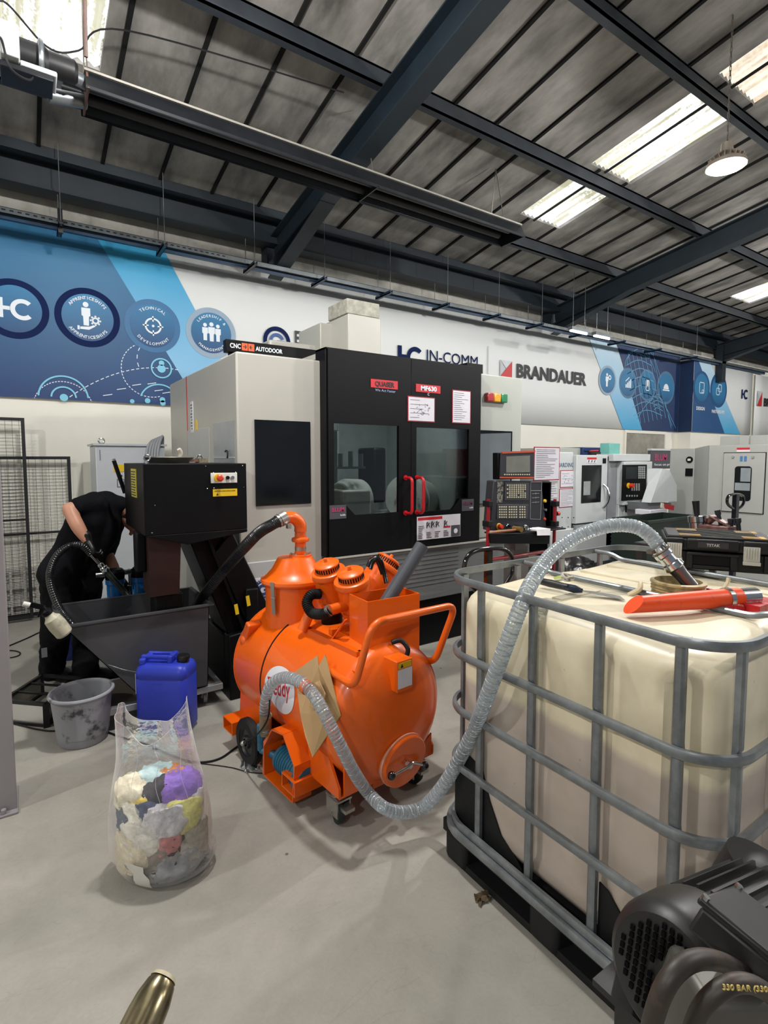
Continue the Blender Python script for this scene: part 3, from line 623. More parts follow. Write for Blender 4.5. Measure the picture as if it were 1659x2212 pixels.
# white slotted crates behind the fence
M_crate = mat('white_plastic_crate', '#d6d3cc', .5, var=.04)
def crate(x, z, label):
    T = thing('plastic_crate', label, 'crate', (x, 6.4, z)); q = MB(); W_, H_ = .36, .17
    for a, b, c, d in ((0, W_, 0, .03), (0, W_, H_-.03, H_), (0, .03, .03, H_-.03), (W_-.03, W_, .03, H_-.03), (.11, .13, .03, H_-.03), (.23, .25, .03, H_-.03), (.03, .11, .075, .095), (.25, .33, .075, .095)): q.box(x+a, x+b, 6.405, 6.41, z+c, z+d)
    q.box(x, x+W_, 6.41, 6.49, z, z+.02); q.box(x, x+.02, 6.41, 6.49, z, z+H_); q.box(x+W_-.02, x+W_, 6.41, 6.49, z, z+H_); q.box(x+.02, x+W_-.02, 6.475, 6.49, z+.02, z+H_)
    q.build('crate_body', M_crate, T, smooth=False, bevel=.003)
crate(-.28, 0, 'white slotted crate on the floor behind the mesh guard, bottom of its stack'); crate(-.28, .172, 'white slotted crate behind the mesh guard, middle of its stack'); crate(-.28, .344, 'white slotted crate behind the mesh guard, top of its stack')
crate(.1, 0, 'white slotted crate on the floor behind the worker, bottom of the pair'); crate(.1, .172, 'white slotted crate behind the worker, top of the pair')
# ================================================================== MACHINING CENTRE
M_cab = mat('machine_light_grey_paint', '#aaa89f', .4, var=.03, scale=2); M_cabg = mat('machine_green_grey_paint', '#a3a69e', .4, var=.03, scale=2)
M_side = mat('machine_side_grey', '#a8aaa8', .4, var=.03); M_blk = mat('machine_black_paint', '#0a0b0d', .45, var=.12, scale=2, spec=.15)
M_kick = mat('brushed_kick_panel', '#6f7271', .4, metal=.2, var=.06, stretch=(1, 1, 12)); M_int = mat('machine_interior_steel', '#8d9694', .4, var=.1)
M_glass = glassy('safety_glass', (.78, .80, .795), rough=.04); M_dglass = mat('tinted_window', '#0c0f13', .12, var=.15, scale=1.5, spec=.45)
M_redp = mat('red_handle_paint', '#b01622', .25, coat=.5, var=.05); M_paper = mat('paper_sheet', '#d5d3da', .6, var=.03, scale=15); M_pframe = mat('red_paper_frame', '#8c1b26', .4)
M_white = mat('white_plastic', '#d4d4ce', .4, var=.02); M_yel = mat('yellow_label', '#d9b51d', .45, var=.05); M_chrome = mat('chrome', '#c4c6c8', .18, metal=1., var=.03)
M_print = mat('grey_print_ink', '#60626a', .6, var=.15, scale=30); M_rink = mat('red_sign_ink', '#c4202a', .45)
YF = 3.45
T = thing('machining_centre', 'large grey and black machining centre with double windowed doors and red handles', 'machine', (2.6, 4.4, 0))
CNC = T
q = MB(); q.box(1.2, 1.84, 3.55, 5.5, .0, 2.335); q.build('left_cabinet', M_cab, T, bevel=.012)
MB().box(1.198, 1.2, 4.845, 4.87, .9, 2.33).build('red_stripe', M_rink, T)
q = MB(); q.box(1.196, 1.2, 3.6, 4.08, 1.2, 1.88); o = q.build('side_window', mat('side_window_grey', '#8b9094', .25, var=.08), T); MB().box(1.19, 1.196, 3.6, 4.08, 1.62, 1.63).build('window_rail', M_side, o); q = MB(); q.torus((1.185, 3.75, 1.645), (1, 0, 0), .03, .006, 16, 6, 0, pi); q.build('latch', M_blackm, o)
q = MB(); q.box(1.197, 1.2, 4.2, 4.86, 1.2, 1.86); q.build('side_hatch', M_side, T, bevel=.004)
q = MB(); q.box(1.195, 1.2, 4.66, 4.74, 1.84, 2.1); o = q.build('notice_label', M_paper, T)
q = MB()
for k in range(9): q.box(1.193, 1.195, 4.67, 4.725 if k % 3 else 4.7, 1.865+.025*k, 1.875+.025*k)
q.build('print', M_print, o)
MB().box(1.195, 1.2, 4.54, 4.6, 1.85, 1.94).build('warning_label', M_yel, T)
# front window of left cabinet
q = MB(); q.box(1.32, 1.74, 3.54, 3.552, 1.29, 1.885); o = q.build('cabinet_window', M_dglass, T)
q = MB(); q.box(1.23, 1.47, 3.53, 3.55, .5, .9); q.build('lower_cover', M_side, T, bevel=.006)
# engineering technology sticker
def G_sticker(T, cx, cz, Y, R):
    q = MB(); q.box(cx-R*1.15, cx+R*1.15, Y-.003, Y, cz-R*1.9, cz+R*1.15); p = q.build('sticker', M_paper, T)
    for a, b, m, o in ((.0, 1., mat('sticker_blue_ink', '#1d3f74', .5), .0045), (0, .66, M_paper, .0055)):
        q = MB(); ring(q, cx, cz, a*R, b*R, Y-o); q.build('ring_print', m, p, smooth=False)
    icon(p, lambda P, D, A: (A(0, 0, .28, .56, 20, 330), P((.05, -.12), (.56, -.12), (.56, .08), (.05, .08))), mat('sticker_blue_ink', '#1d3f74'), Y, cx, cz, R, 'letter', .007)
    arc_text('ENGINEERING', (cx, Y-.0065, cz), R*.93, R*.2, M_wink, p, True, spread=.27); arc_text('TECHNOLOGY', (cx, Y-.0065, cz), R*.93, R*.2, M_wink, p, False, spread=.28)
    text('01926 810 811', (cx, Y-.004, cz-R*1.7), (1, 0, 0), (0, 0, 1), R*.2, M_print, p, width=R*1.9)
G_sticker(T, 1.355, .70, 3.53, .075)
# black door housing frame: top, cheeks, header
q = MB(); q.box(1.825, 3.37, YF+.012, 3.62, 2.40, 2.42); q.box(1.825, 1.84, YF+.012, 3.62, .885, 2.42); q.box(3.355, 3.37, YF+.012, 3.62, .885, 2.42)
q.box(1.84, 3.355, YF+.02, 3.6, 2.0, 2.40) if False else None
q.build('door_surround', M_blk, T, bevel=.004)
q = MB(); q.box(1.84, 3.36, 3.62, 5.4, 2.36, 2.40); q.box(1.84, 3.36, 5.36, 5.4, .88, 2.36); q.box(1.84, 3.36, 3.62, 5.36, .86, .9); q.build('enclosure_roof', M_cab, T)
q = MB(); q.box(1.845, 3.355, 4.9, 4.93, .9, 2.36); q.box(1.842, 1.85, 3.63, 4.9, .9, 2.36); q.box(3.345, 3.354, 3.63, 4.9, .9, 2.36); q.box(2.55, 2.57, 4.6, 4.9, .9, 2.36); q.build('interior_panels', M_int, T, smooth=False)
# interior: trunnion table, spindle
q = MB(); q.lathe([(.02, -.2), (.19, -.2), (.2, -.18), (.2, .0), (.17, .02), (.17, .06), (.02, .06)], (2.33, 4.1, 1.24), (-1, -.15, .05), 40, True); q.box(2.2, 2.5, 3.9, 4.4, .9, 1.35); q.build('rotary_head', mat('cast_white_head', '#a9aca6', .4, var=.06), T, bevel=.02)
q = MB(); q.lathe([(.02, 0), (.21, 0), (.21, .06), (.02, .07)], (3.0, 4.05, 1.25), (-.9, -.42, .05), 40, True)
for k in range(8):
    a = 2*pi*k/8; q.cyl((2.94+.05*cos(a), 3.99-.11*cos(a), 1.25+.14*sin(a)), (2.925+.05*cos(a), 3.98-.11*cos(a), 1.25+.14*sin(a)), .013, n=10)
q.lathe([(.02, 0), (.24, 0), (.2, .3), (.02, .32)], (3.02, 4.08, 1.22), (.9, .42, -.05), 32, True); q.box(2.75, 3.34, 3.95, 4.5, .9, 1.1); q.build('trunnion_table', mat('bright_table_steel', '#c2c6c2', .35, var=.1), T)
q = MB(); q.lathe([(.04, 0), (.06, .1), (.1, .14), (.12, .4), (.2, .42), (.2, .9)], (2.2, 4.35, 1.45), (0, 0, 1), 32, True)
for k in range(5): q.cyl((2.02+.1*k, 3.95, 1.55), (2.02+.1*k, 3.95, 1.66+.02*(k % 2)), .022, n=12)
q.box(1.9, 2.46, 3.93, 3.98, 1.53, 1.55); q.build('spindle', mat('spindle_steel', '#7d8583', .3, metal=.6), T)
q = MB(); q.box(2.72, 2.86, 4.2, 4.5, 1.2, 1.72); q.build('way_cover', M_blk, T, bevel=.02)
ld = bpy.data.lights.new('work_light', 'AREA'); ld.size = .5; ld.energy = 24; ld.color = (1, 1, .98); lo = bpy.data.objects.new('work_light', ld); COL.objects.link(lo); lo.parent = T; lo.location = (2.6-2.6, 3.9-4.4, 2.34)
# doors with chamfered windows
def door(x0, x1, wx0, wx1, wz0, wz1, ch, side, hx):
    D = None; q = MB(); a, b = YF, YF+.03
    def pr(poly): q.prism(poly, (0, a, 0), (1, 0, 0), (0, 0, 1), (0, b-a, 0))
    z0, z1 = .885, 2.41
    pr([(x0, z0), (x1, z0), (x1, wz0), (x0, wz0)]); pr([(x0, wz1), (x1, wz1), (x1, z1), (x0, z1)]); pr([(x0, wz0), (wx0, wz0), (wx0, wz1), (x0, wz1)]); pr([(wx1, wz0), (x1, wz0), (x1, wz1), (wx1, wz1)])
    if side < 0: pr([(wx0, wz0), (wx0+ch*2, wz0), (wx0+ch, wz0+ch), (wx0, wz0+ch)])
    else: pr([(wx1-ch*2, wz0), (wx1, wz0), (wx1, wz0+ch), (wx1-ch, wz0+ch)])
    D = q.build('door', M_blk, T, smooth=False)
    MB().box(wx0-.005, wx1+.005, YF+.012, YF+.018, wz0-.005, wz1+.005).build('window_pane', M_glass, D, smooth=False)
    q = MB(); q.tube(fillet([(hx, YF, 1.465), (hx, YF-.09, 1.465), (hx, YF-.09, 1.18), (hx, YF, 1.18)], .04), .0125, 12)
    q.cyl((hx, YF, 1.465), (hx, YF-.006, 1.465), .02); q.cyl((hx, YF, 1.18), (hx, YF-.006, 1.18), .02); q.build('pull_handle', M_redp, D)
    return D
D1 = door(1.84, 2.588, 1.885, 2.47, 1.19, 1.877, .09, -1, 2.535); D2 = door(2.592, 3.357, 2.645, 3.22, 1.18, 1.872, .09, 1, 2.65)
def plate(name, x0, x1, z0, z1, m, par, Y=YF, d=.004, label=None):
    o = MB().box(x0, x1, Y-d, Y, z0, z1).build(name, m, par, smooth=False)
    if label: o['label'] = label
    return o
UX, UZ = (1, 0, 0), (0, 0, 1)
p = plate('name_plate', 2.205, 2.455, 2.158, 2.222, M_rink, D1); text('QUASER', (2.33, YF-.0055, 2.172), UX, UZ, .036, M_ink, D1, width=.18, bold=.04); text('We Act Faster', (2.34, YF-.0015, 2.132), UX, UZ, .02, mat('blue_white_ink', '#8fa0c0', .5), D1, width=.19)
plate('name_plate', 2.635, 2.89, 2.155, 2.218, M_rink, D2); text('MF630', (2.765, YF-.0055, 2.17), UX, UZ, .036, M_wink, D2, width=.165, bold=.05); text('C', (2.765, YF-.0015, 2.133), UX, UZ, .02, M_wink, D2)
def notice(par, x0, x1, z0, z1, Y, rows, sketch=False, tilt=0, fr=M_pframe, name='notice_sheet'):
    f = MB().box(x0, x1, Y-.004, Y, z0, z1).build(name, fr, par, smooth=False)
    MB().box(x0+.008, x1-.008, Y-.0055, Y-.004, z0+.008, z1-.008).build('paper', M_paper, f, smooth=False)
    q = MB(); W_ = x1-x0; H_ = z1-z0; rnd = random.Random(int(x0*1000))
    for k in range(rows):
        z = z1-.06*H_-H_*.86*(k+.5)/rows
        q.box(x0+.09*W_, x0+W_*(.4+.5*rnd.random()), Y-.0065, Y-.0055, z-.0016, z+.0016)
    if sketch:
        for k in range(26):
            a = x0+W_*(.2+.6*rnd.random()); z = z0+H_*(.25+.5*rnd.random()); b = a+W_*.12*(rnd.random()-.3); c = z+H_*.14*(rnd.random()-.5)
            q.bar((a, Y-.006, z), (b, Y-.006, c), .004, .001, up=(0, 1, 0))
    q.build('print', M_print, f, smooth=False); return f
notice(D2, 2.552, 2.832, 1.915, 2.118, YF, 5, True); notice(D2, 3.02, 3.232, 1.918, 2.2, YF, 14)
def blum(par, x0, x1, z0, z1, m):
    o = plate('maker_sign', x0, x1, z0, z1, mat('dark_grey_sign', '#4a4a50', .4), par); text('BLUM', ((x0+x1)/2, YF-.0055, z0+(z1-z0)*.52), UX, UZ, .03, m, par, width=(x1-x0)*.75, bold=.03); text('inside', (x1-.03, YF-.0055, z0+.02), UX, UZ, .015, M_wink, par, width=.045)
blum(D1, 1.844, 1.984, 1.172, 1.275, mat('magenta_ink', '#b03562', .5)); blum(D2, 3.143, 3.282, 1.16, 1.262, mat('dull_magenta_ink', '#5e3044', .5))
f = plate('warning_notice', 2.652, 3.126, .945, 1.14, M_paper, D2); plate('red_header', 2.66, 2.92, 1.11, 1.132, M_rink, D2, Y=YF-.0045, d=.001); plate('red_header', 2.935, 3.01, 1.03, 1.045, M_rink, D2, Y=YF-.0045, d=.001); plate('emblem_plate', 3.02, 3.12, .95, 1.045, mat('dark_grey_sign', '#4a4a50'), D2, Y=YF-.0045, d=.002)
q = MB(); rnd = random.Random(4)
for c, n in ((2.665, 8), (2.75, 4), (2.84, 4), (2.935, 4)):
    for k in range(n): q.box(c, c+.06*(.6+.4*rnd.random()), YF-.0065, YF-.005, .96+k*.014, .964+k*.014)
for c in (2.75, 2.80, 2.85, 2.94): q.box(c, c+.008, YF-.0065, YF-.005, 1.04, 1.09); q.bar((c, YF-.006, 1.05), (c+.035, YF-.006, 1.085), .006, .001, up=(0, 1, 0)); q.bar((c+.035, YF-.006, 1.045), (c+.01, YF-.006, 1.095), .005, .001, up=(0, 1, 0))
q.build('print', mat('dark_print_ink', '#26262a', .5), f, smooth=False)
q = MB(); ring(q, 3.07, .995, 0, .022, YF-.0075); q.build('emblem', M_wink, f)
# right column
q = MB(); q.box(3.372, 3.995, 3.55, 5.3, .88, 2.385); q.build('right_cabinet', M_cabg, T, bevel=.01)
q = MB(); q.box(3.40, 3.855, 3.535, 3.552, 1.2, 1.875); o = q.build('cabinet_window', M_dglass, T)
q = MB(); q.prism([(3.405, 1.205), (3.835, 1.205), (3.835, 1.86), (3.405, 1.84)], (0, 3.533, 0), UX, UZ, (0, .002, 0)); q.build('window_pane', mat('reflective_pane', '#a9b0ae', .05, metal=.8, var=.1, scale=2), o)
for i, (c, l) in enumerate((('#a3262c', 'red'), ('#d99a1e', 'amber'), ('#217a4c', 'green'))):
    x = 3.497+.089*i; q = MB(); q.box(x, x+.087, 3.51, 3.552, 2.135, 2.215); o = q.build('signal_lamp', mat(l+'_lamp_lens', c, .2, coat=.6, var=.1, scale=20), T, bevel=.01); o['label'] = l+' signal lamp'
q = MB(); q.box(3.42, 3.62, 3.7, 3.9, 2.4, 2.5); q.build('roof_bracket', M_blk, T)
# lower skirt
q = MB(); q.box(1.84, 4.04, 3.46, 5.2, .43, .88); q.build('kick_panel', M_kick, T, smooth=False, bevel=.006)
q = MB()
for k in range(9): q.box(2.1, 3.12, 3.456, 3.462, .56+.035*k, .564+.035*k)
q.build('louvre_slots', M_print, T, smooth=False)
MB().box(1.3, 4.04, 3.56, 5.2, 0, .43).build('plinth', M_blk, T, bevel=.01)
MB().box(1.84, 4.04, 3.44, 3.5, .872, .885).build('skirt_trim', M_cab, T)
# things on the roof
q = MB(); q.box(2.33, 2.665, 4.0, 4.52, 2.335, 2.85); q.box(2.22, 2.8, 4.3, 4.75, 2.335, 2.82); q.build('column_cover', M_cab, T, bevel=.008)
q = MB(); q.box(2.32, 2.65, 4.0, 4.34, 2.85, 2.975); q.build('filter_box', mat('dusty_filter_box', '#a09e92', .85, var=.2, scale=18, bump=.3), T, bevel=.006)
q = MB(); q.box(1.78, 2.25, 4.4, 4.7, 2.335, 2.64); q.build('roof_tray', M_cab, T, bevel=.02)
q = MB(); q.box(1.37, 2.6, 4.28, 4.36, 2.47, 2.57); q.box(1.4, 2.5, 4.3, 4.34, 2.335, 2.47); q.build('door_drive_rail', M_blk, T, bevel=.006)
YA = 4.28; text('CNC', (1.40, YA-.001, 2.505), UX, UZ, .036, M_wink, T, align='LEFT', width=.088, bold=.03)
for x in (1.497, 1.552):
    q = MB(); q.box(x, x+.05, YA-.003, YA, 2.493, 2.552); q.build('orange_square', mat('orange_ink', '#d8572a', .5), T)
q = MB()
for x, s in ((1.522, 1), (1.577, -1)): ring(q, x, 2.523, .008, .015, YA-.004, a0=-pi/2 if s > 0 else pi/2, a1=pi/2 if s > 0 else 3*pi/2); q.box(x-.014, x+.006, YA-.0045, YA-.0035, 2.520, 2.526)
q.build('arrow_print', M_ink, T, smooth=False)
text('AUTODOOR', (1.615, YA-.001, 2.503), UX, UZ, .034, M_wink, T, align='LEFT', width=.235, bold=.03)
# ================================================================== LEFT: CONVEYOR HEAD, HOPPER, CABINET
T = thing('chip_conveyor', 'black swarf conveyor head box with control panel above the grey hopper', 'conveyor', (.87, 3.6, 0))
q = MB(); q.box(.562, 1.17, 3.3, 4.0, 1.17, 1.588); q.prism([(.562, 1.17), (1.17, 1.17), (1.17, 1.15), (.8, 1.10)], (0, 3.3, 0), UX, UZ, (0, .6, 0)); HB = q.build('head_box', M_blk, T, bevel=.004)
q = MB()
for x, z in ((.915, 1.585), (1.145, 1.585), (.96, 1.545), (1.1, 1.545), (.96, 1.45), (.92, 1.447), (1.15, 1.45), (.6, 1.2), (.62, 1.36)): q.ball((x, 3.299, z-.012), .004, n=8)
q.build('rivets', M_chrome, HB)
q = MB(); q.box(.943, 1.107, 3.292, 3.3, 1.467, 1.53); cp = q.build('button_panel', M_white, T, bevel=.002)
q = MB(); q.cyl((.985, 3.292, 1.5), (.985, 3.28, 1.5), .024); q.build('yellow_collar', M_yel, cp)
q = MB(); q.lathe([(.01, 0), (.01, .02), (.021, .025), (.021, .035), (.012, .042), (0, .042)], (.988, 3.283, 1.5), (0, -1, 0), 24); q.build('emergency_stop', mat('red_button', '#c93a22', .35), cp)
for x, m in ((1.045, M_blk), (1.075, M_chrome)):
    q = MB(); q.cyl((x, 3.292, 1.5), (x, 3.28, 1.5), .011); q.build('push_button', m, cp)
q = MB(); q.box(.955, 1.107, 3.297, 3.3, 1.385, 1.43); o = q.build('warning_label', M_yel, T); text('WARNING: KEEP HANDS CLEAR', (1.03, 3.2965, 1.415), UX, UZ, .006, M_ink, o, width=.13); q = MB(); q.prism([(.975, 1.392), (.99, 1.392), (.9825, 1.404)], (0, 3.296, 0), UX, UZ, (0, .001, 0)); q.build('warning_mark', M_ink, o)
q = MB(); q.box(.558, .562, 3.52, 3.7, 1.38, 1.555); o = q.build('warning_label', mat('faded_yellow_label', '#b9ae3a', .5, var=.1), T)
q = MB()
for k in range(10): q.box(.556, .558, 3.54+.01*(k % 3), 3.68, 1.39+.016*k, 1.396+.016*k)
q.build('print', M_ink, o)
q = MB(); q.prism([(.60, .78), (.77, .78), (.79, 1.16), (.60, 1.16)], (0, 3.42, 0), UX, UZ, (0, .22, 0)); q.build('discharge_chute', mat('dark_red_brown_chute', '#28100d', .45, var=.15), T)
q = MB(); q.box(.545, .60, 3.5, 3.62, .92, 1.17); q.build('drive_cover', M_blk, T, bevel=.01); q = MB(); q.box(.63, .80, 3.44, 3.6, .55, .78); q.build('chute_outlet', M_blk, T, bevel=.01)
q = MB(); q.prism([(.82, 1.2), (1.05, 1.2), (1.19, .85), (1.19, .42), (1.10, .42)], (0, 3.50, 0), UX, UZ, (0, .4, 0)); q.prism([(1.0, 1.0), (1.12, 1.15), (1.50, .3), (1.30, .3)], (0, 3.46, 0), UX, UZ, (0, .065, 0)); q.build('inclined_casing', M_blk, T, bevel=.01)
q = MB(); q.bar((.97, 3.49, 1.1), (1.28, 3.49, .2), .02, .07, up=(0, 1, 0)); q.bar((1.07, 3.49, 1.12), (1.38, 3.49, .22), .02, .05, up=(0, 1, 0)); q.build('casing_flange', M_blk, T)
q = MB(); q.box(1.2, 1.29, 3.44, 3.5, .52, .74); q.build('motor_box', M_blk, T, bevel=.01)
for x, z in ((1.135, .62), (1.215, .665)):
    q = MB(); q.bar((x, 3.425, z-.035), (x-.01, 3.425, z+.035), .024, .002, up=(0, 1, 0)); q.build('yellow_sticker', M_yel, T)
q = MB(); q.prism([(1.08, .0), (1.58, .0), (1.58, .5), (1.08, .44)], (0, 3.44, 0), UX, UZ, (0, .105, 0)); q.box(1.08, 1.19, 3.545, 4.0, 0, .42); q.build('coolant_tray', M_blk, T, bevel=.008)
for c in ((.595, 3.36, 1.588), (1.0, 3.75, 1.588)):
    q = MB(); q.cyl(c, (c[0], c[1], c[2]+.02), .008, n=10); q.torus((c[0], c[1], c[2]+.035), (.3, 1, 0), .017, .005, 20, 8); q.build('lifting_eye', M_chrome, T)
# small things on the box
T = thing('oil_lamp_pan', 'shallow oval metal pan with upright handle on top of the black box', 'pan', (.78, 3.65, 1.59))
q = MB(); q.lathe([(0, 0), (.12, 0), (.15, .03), (.155, .035), (.15, .04), (.12, .012), (0, .012)], (.78, 3.65, 1.59), (0, 0, 1), 40); o = q.build('pan_body', mat('dull_tin', '#9a948a', .3, metal=.8, var=.2), T)
q = MB(); q.tube(spline([(.84, 3.64, 1.62), (.85, 3.63, 1.655), (.835, 3.62, 1.68)], 6), [.012]*13 if False else .013, 10); q.build('handle', mat('grimy_handle', '#c0b5a8', .5), T)
T = thing('paint_brush', 'used wooden paint brush lying beside the metal pan', 'brush', (.95, 3.6, 1.59))
q = MB(); q.bar((.88, 3.6, 1.605), (.95, 3.62, 1.605), .035, .018); q.build('handle', mat('brush_wood', '#6c4a35', .6), T); q = MB(); q.bar((.95, 3.62, 1.605), (1.01, 3.64, 1.605), .05, .028); q.build('bristles', mat('brush_bristle', '#776a55', .9, var=.3, scale=60), T)
T = thing('grey_hose_bundle', 'bundle of grey hose looped over the corner of the white cabinet', 'hose', (1.12, 5.62, 1.76)); q = MB()
for i in range(5): q.tube(spline([(.98+.025*i, 5.6, 1.45), (1.0+.025*i, 5.62, 1.7), (1.08+.02*i, 5.7, 1.80+.01*i), (1.14+.01*i, 5.8, 1.72)], 8), .014, 8)
q.build('hose_loops', mat('grey_rubber_hose', '#8a8d92', .5), T)
T = thing('electrical_cabinet', 'white electrical cabinet standing against the wall behind the black box', 'cabinet', (.88, 5.95, 0))
q = MB(); q.box(.56, 1.18, 5.7, 6.2, .05, 1.74); q.build('cabinet_body', mat('pale_cabinet_paint', '#b9bdc2', .4, var=.03), T, bevel=.008)
q = MB(); q.box(.54, 1.2, 5.68, 6.22, 1.74, 1.76); q.build('cabinet_lid', mat('pale_cabinet_paint', '#b9bdc2'), T); MB().box(.58, 1.16, 5.72, 6.18, 0, .05).build('plinth', M_blk, T)
q = MB(); q.torus((.62, 5.75, 1.785), (0, 1, 0), .025, .007, 20, 8); q.build('lifting_eye', M_chrome, T)
q = MB(); q.torus((1.13, 5.75, 1.785), (0, 1, 0), .025, .007, 20, 8); q.build('lifting_eye', M_chrome, T)
MB().box(.71, .8, 5.695, 5.7, 1.49, 1.56).build('warning_label', M_yel, T); q = MB(); q.cyl((.77, 5.7, 1.45), (.77, 5.69, 1.45), .012); q.build('lock', M_blk, T)
notice(T, .735, .80, 1.34, 1.42, 5.7, 4, fr=M_print); MB().box(.595, .60, 5.695, 5.7, 1.6, 1.7).build('vent', M_print, T)
T = thing('grabber_rod', 'black rod leaning against the left face of the black box', 'rod', (.5, 3.95, 1.3)); q = MB(); a = pX(272, 1080, .545) if False else pY(270, 1065, 4.06); b = pY(246, 995, 4.06); q.cyl(a, b, .014, n=10); q.build('rod', M_blk, T); q = MB(); q.cyl(b, b+(b-a).normalized()*.012, .012, n=10); q.build('end_cap', M_chrome, T)
# ---- hopper on dolly
M_hop = mat('dark_grey_hopper_paint', '#3f4043', .45, var=.06, scale=3); M_alu = mat('aluminium_section', '#a9aaac', .35, metal=.6, var=.1)
T = thing('tipping_hopper', 'dark grey wedge-sided steel hopper on a flat wheeled dolly', 'hopper', (.6, 3.65, 0))
x0, x1, ya, yb, zt_, zb_ = .14, .95, 3.42, 3.92, .685, .15
xb = .55
q = MB(); t = .004
def plate3(a, b, c, d, n): q.add([Vector(p) for p in (a, b, c, d)]+[Vector(p)+Vector(n)*t for p in (a, b, c, d)], [(0, 1, 2, 3), (7, 6, 5, 4), (0, 4, 5, 1), (1, 5, 6, 2), (2, 6, 7, 3), (3, 7, 4, 0)])
for y, n in ((ya, (0, 1, 0)), (yb, (0, -1, 0))): plate3((x0, y, zt_), (x1, y, zt_), (x1-.02, y, zb_), (xb, y, zb_), n)
plate3((x1, ya, zt_), (x1, yb, zt_), (x1-.02, yb, zb_), (x1-.02, ya, zb_), (-1, 0, 0)); plate3((xb, ya, zb_), (xb, yb, zb_), (x1-.02, yb, zb_), (x1-.02, ya, zb_), (0, 0, 1)); plate3((x0, ya, zt_), (x0, yb, zt_), (xb, yb, zb_), (xb, ya, zb_), (.7, 0, .7))
q.build('hopper_shell', M_hop, T, smooth=False)
q = MB(); q.box(x0-.03, x1+.025, ya-.025, ya+.004, zt_-.006, zt_+.004); q.box(x0-.03, x1+.025, yb-.004, yb+.025, zt_-.006, zt_+.004); q.box(x0-.03, x0+.0, ya, yb, zt_-.006, zt_+.004); q.box(x1, x1+.025, ya, yb, zt_-.006, zt_+.004); q.build('rim_flange', M_hop, T, smooth=False)
a = pY(234, 1436, ya-.006); b = pY(295, 1452, ya-.006); q = MB(); q.tube([a, (a+b)/2+Vector((0, 0, -.006)), b, b+Vector((.3, 0, -.03))], .003, 6); q.build('wire', M_galv, T)
DL = thing('dolly', 'flat aluminium dolly with four casters under the dark hopper', 'dolly', (.7, 3.65, 0))
q = MB(); q.box(.33, 1.03, 3.43, 3.47, .10, .14); q.box(.33, 1.03, 3.87, 3.91, .10, .14); q.box(.33, .37, 3.47, 3.87, .10, .14); q.box(.99, 1.03, 3.47, 3.87, .10, .14); q.build('dolly_frame', M_alu, DL, bevel=.002)
MB().box(.37, .99, 3.47, 3.87, .125, .145).build('deck', mat('plywood_deck', '#4e463c', .8), DL)
for x, y in ((.42, 3.52), (.93, 3.52), (.42, 3.83), (.93, 3.83)):
    q = MB(); q.cyl((x-.012, y, .04), (x+.012, y, .04), .04, n=24); cw = q.build('caster_wheel', mat('grey_caster', '#8c8c8e', .5), DL)
    q = MB(); q.box(x-.018, x-.014, y-.02, y+.02, .04, .1); q.box(x+.014, x+.018, y-.02, y+.02, .04, .1); q.box(x-.03, x+.03, y-.03, y+.03, .092, .1); q.cyl((x-.02, y, .04), (x+.02, y, .04), .008, n=10); q.build('caster_fork', M_chrome, cw)
# blue filter housings behind the hopper
for i, (px, py, l) in enumerate(((249, 1268, 'blue water filter housing behind the hopper near the worker hand'), (305, 1262, 'blue water filter housing behind the hopper, under the black box'))):
    c = pY(px, py, 4.15); T = thing('filter_housing', l, 'filter', (c.x, 4.15, .4), group=None)
    MB().lathe([(.0, -.3), (.05, -.3), (.055, -.02), (.062, -.015), (.062, .015), (.058, .02)], (c.x, 4.15, c.z+.04), (0, 0, 1), 28, True).build('filter_bowl', mat('blue_filter_plastic', '#1f6fb8', .3, var=.08), T)
    q = MB(); q.lathe([(.062, .0), (.066, .05), (.05, .07), (0, .07)], (c.x, 4.15, c.z+.06), (0, 0, 1), 28, True); q.build('filter_cap', M_blk, T)
    q = MB(); q.cyl((c.x-.12, 4.15, c.z+.1), (c.x+.1, 4.15, c.z+.1), .018, n=14); q.cyl((c.x+.1, 4.15, c.z+.12), (c.x+.1, 4.15, c.z-.1), .014, n=14); q.cyl((c.x+.1, 4.15, c.z-.03), (c.x+.1, 4.15, c.z+.0), .022, n=6); q.build('brass_fittings', M_chrome, T)
    MB().box(c.x-.03, c.x+.03, 4.18, 4.2, 0, c.z+.1).build('filter_bracket', M_blk, T)
# ================================================================== ORANGE INDUSTRIAL VACUUM
C0 = (1.40, 2.0); VA = math.atan2(-.995, .1); VM = Matrix.Translation((C0[0], C0[1], 0)) @ Matrix.Rotation(VA, 4, 'Z'); VMi = VM.inverted()
VF = Vector((.1, -.995, 0)).normalized(); VS = Vector((.995, .1, 0)).normalized()
def VL(px, py, ax, val):
    """pixel -> world point on a plane of the vacuum's own frame (u forward, v right, z up)"""
    d = ray(px, py); o = CAM-Vector((C0[0], C0[1], 0))
    if ax == 'z': t = (val-HC)/d.z
    else:
        n = VF if ax == 'u' else VS; t = (val-o.dot(n))/d.dot(n)
    return CAM+d*t
def VC(u, v, z): return VM @ Vector((u, v, z))
M_or = mat('orange_gloss_paint', '#e66006', .33, coat=.35, var=.05, scale=3); M_rub = mat('black_rubber', '#101012', .6, var=.15, spec=.3); M_zinc = mat('zinc_steel', '#b5b3ad', .3, metal=.85, var=.12)
T = thing('industrial_vacuum', 'bright orange wheeled industrial vacuum with horizontal tank and tilted filter pots', 'vacuum', (C0[0], C0[1], 0), VA)
VAC = T; TV, TZ, TR = -.05, .45, .322
def V(): return MB(VM)
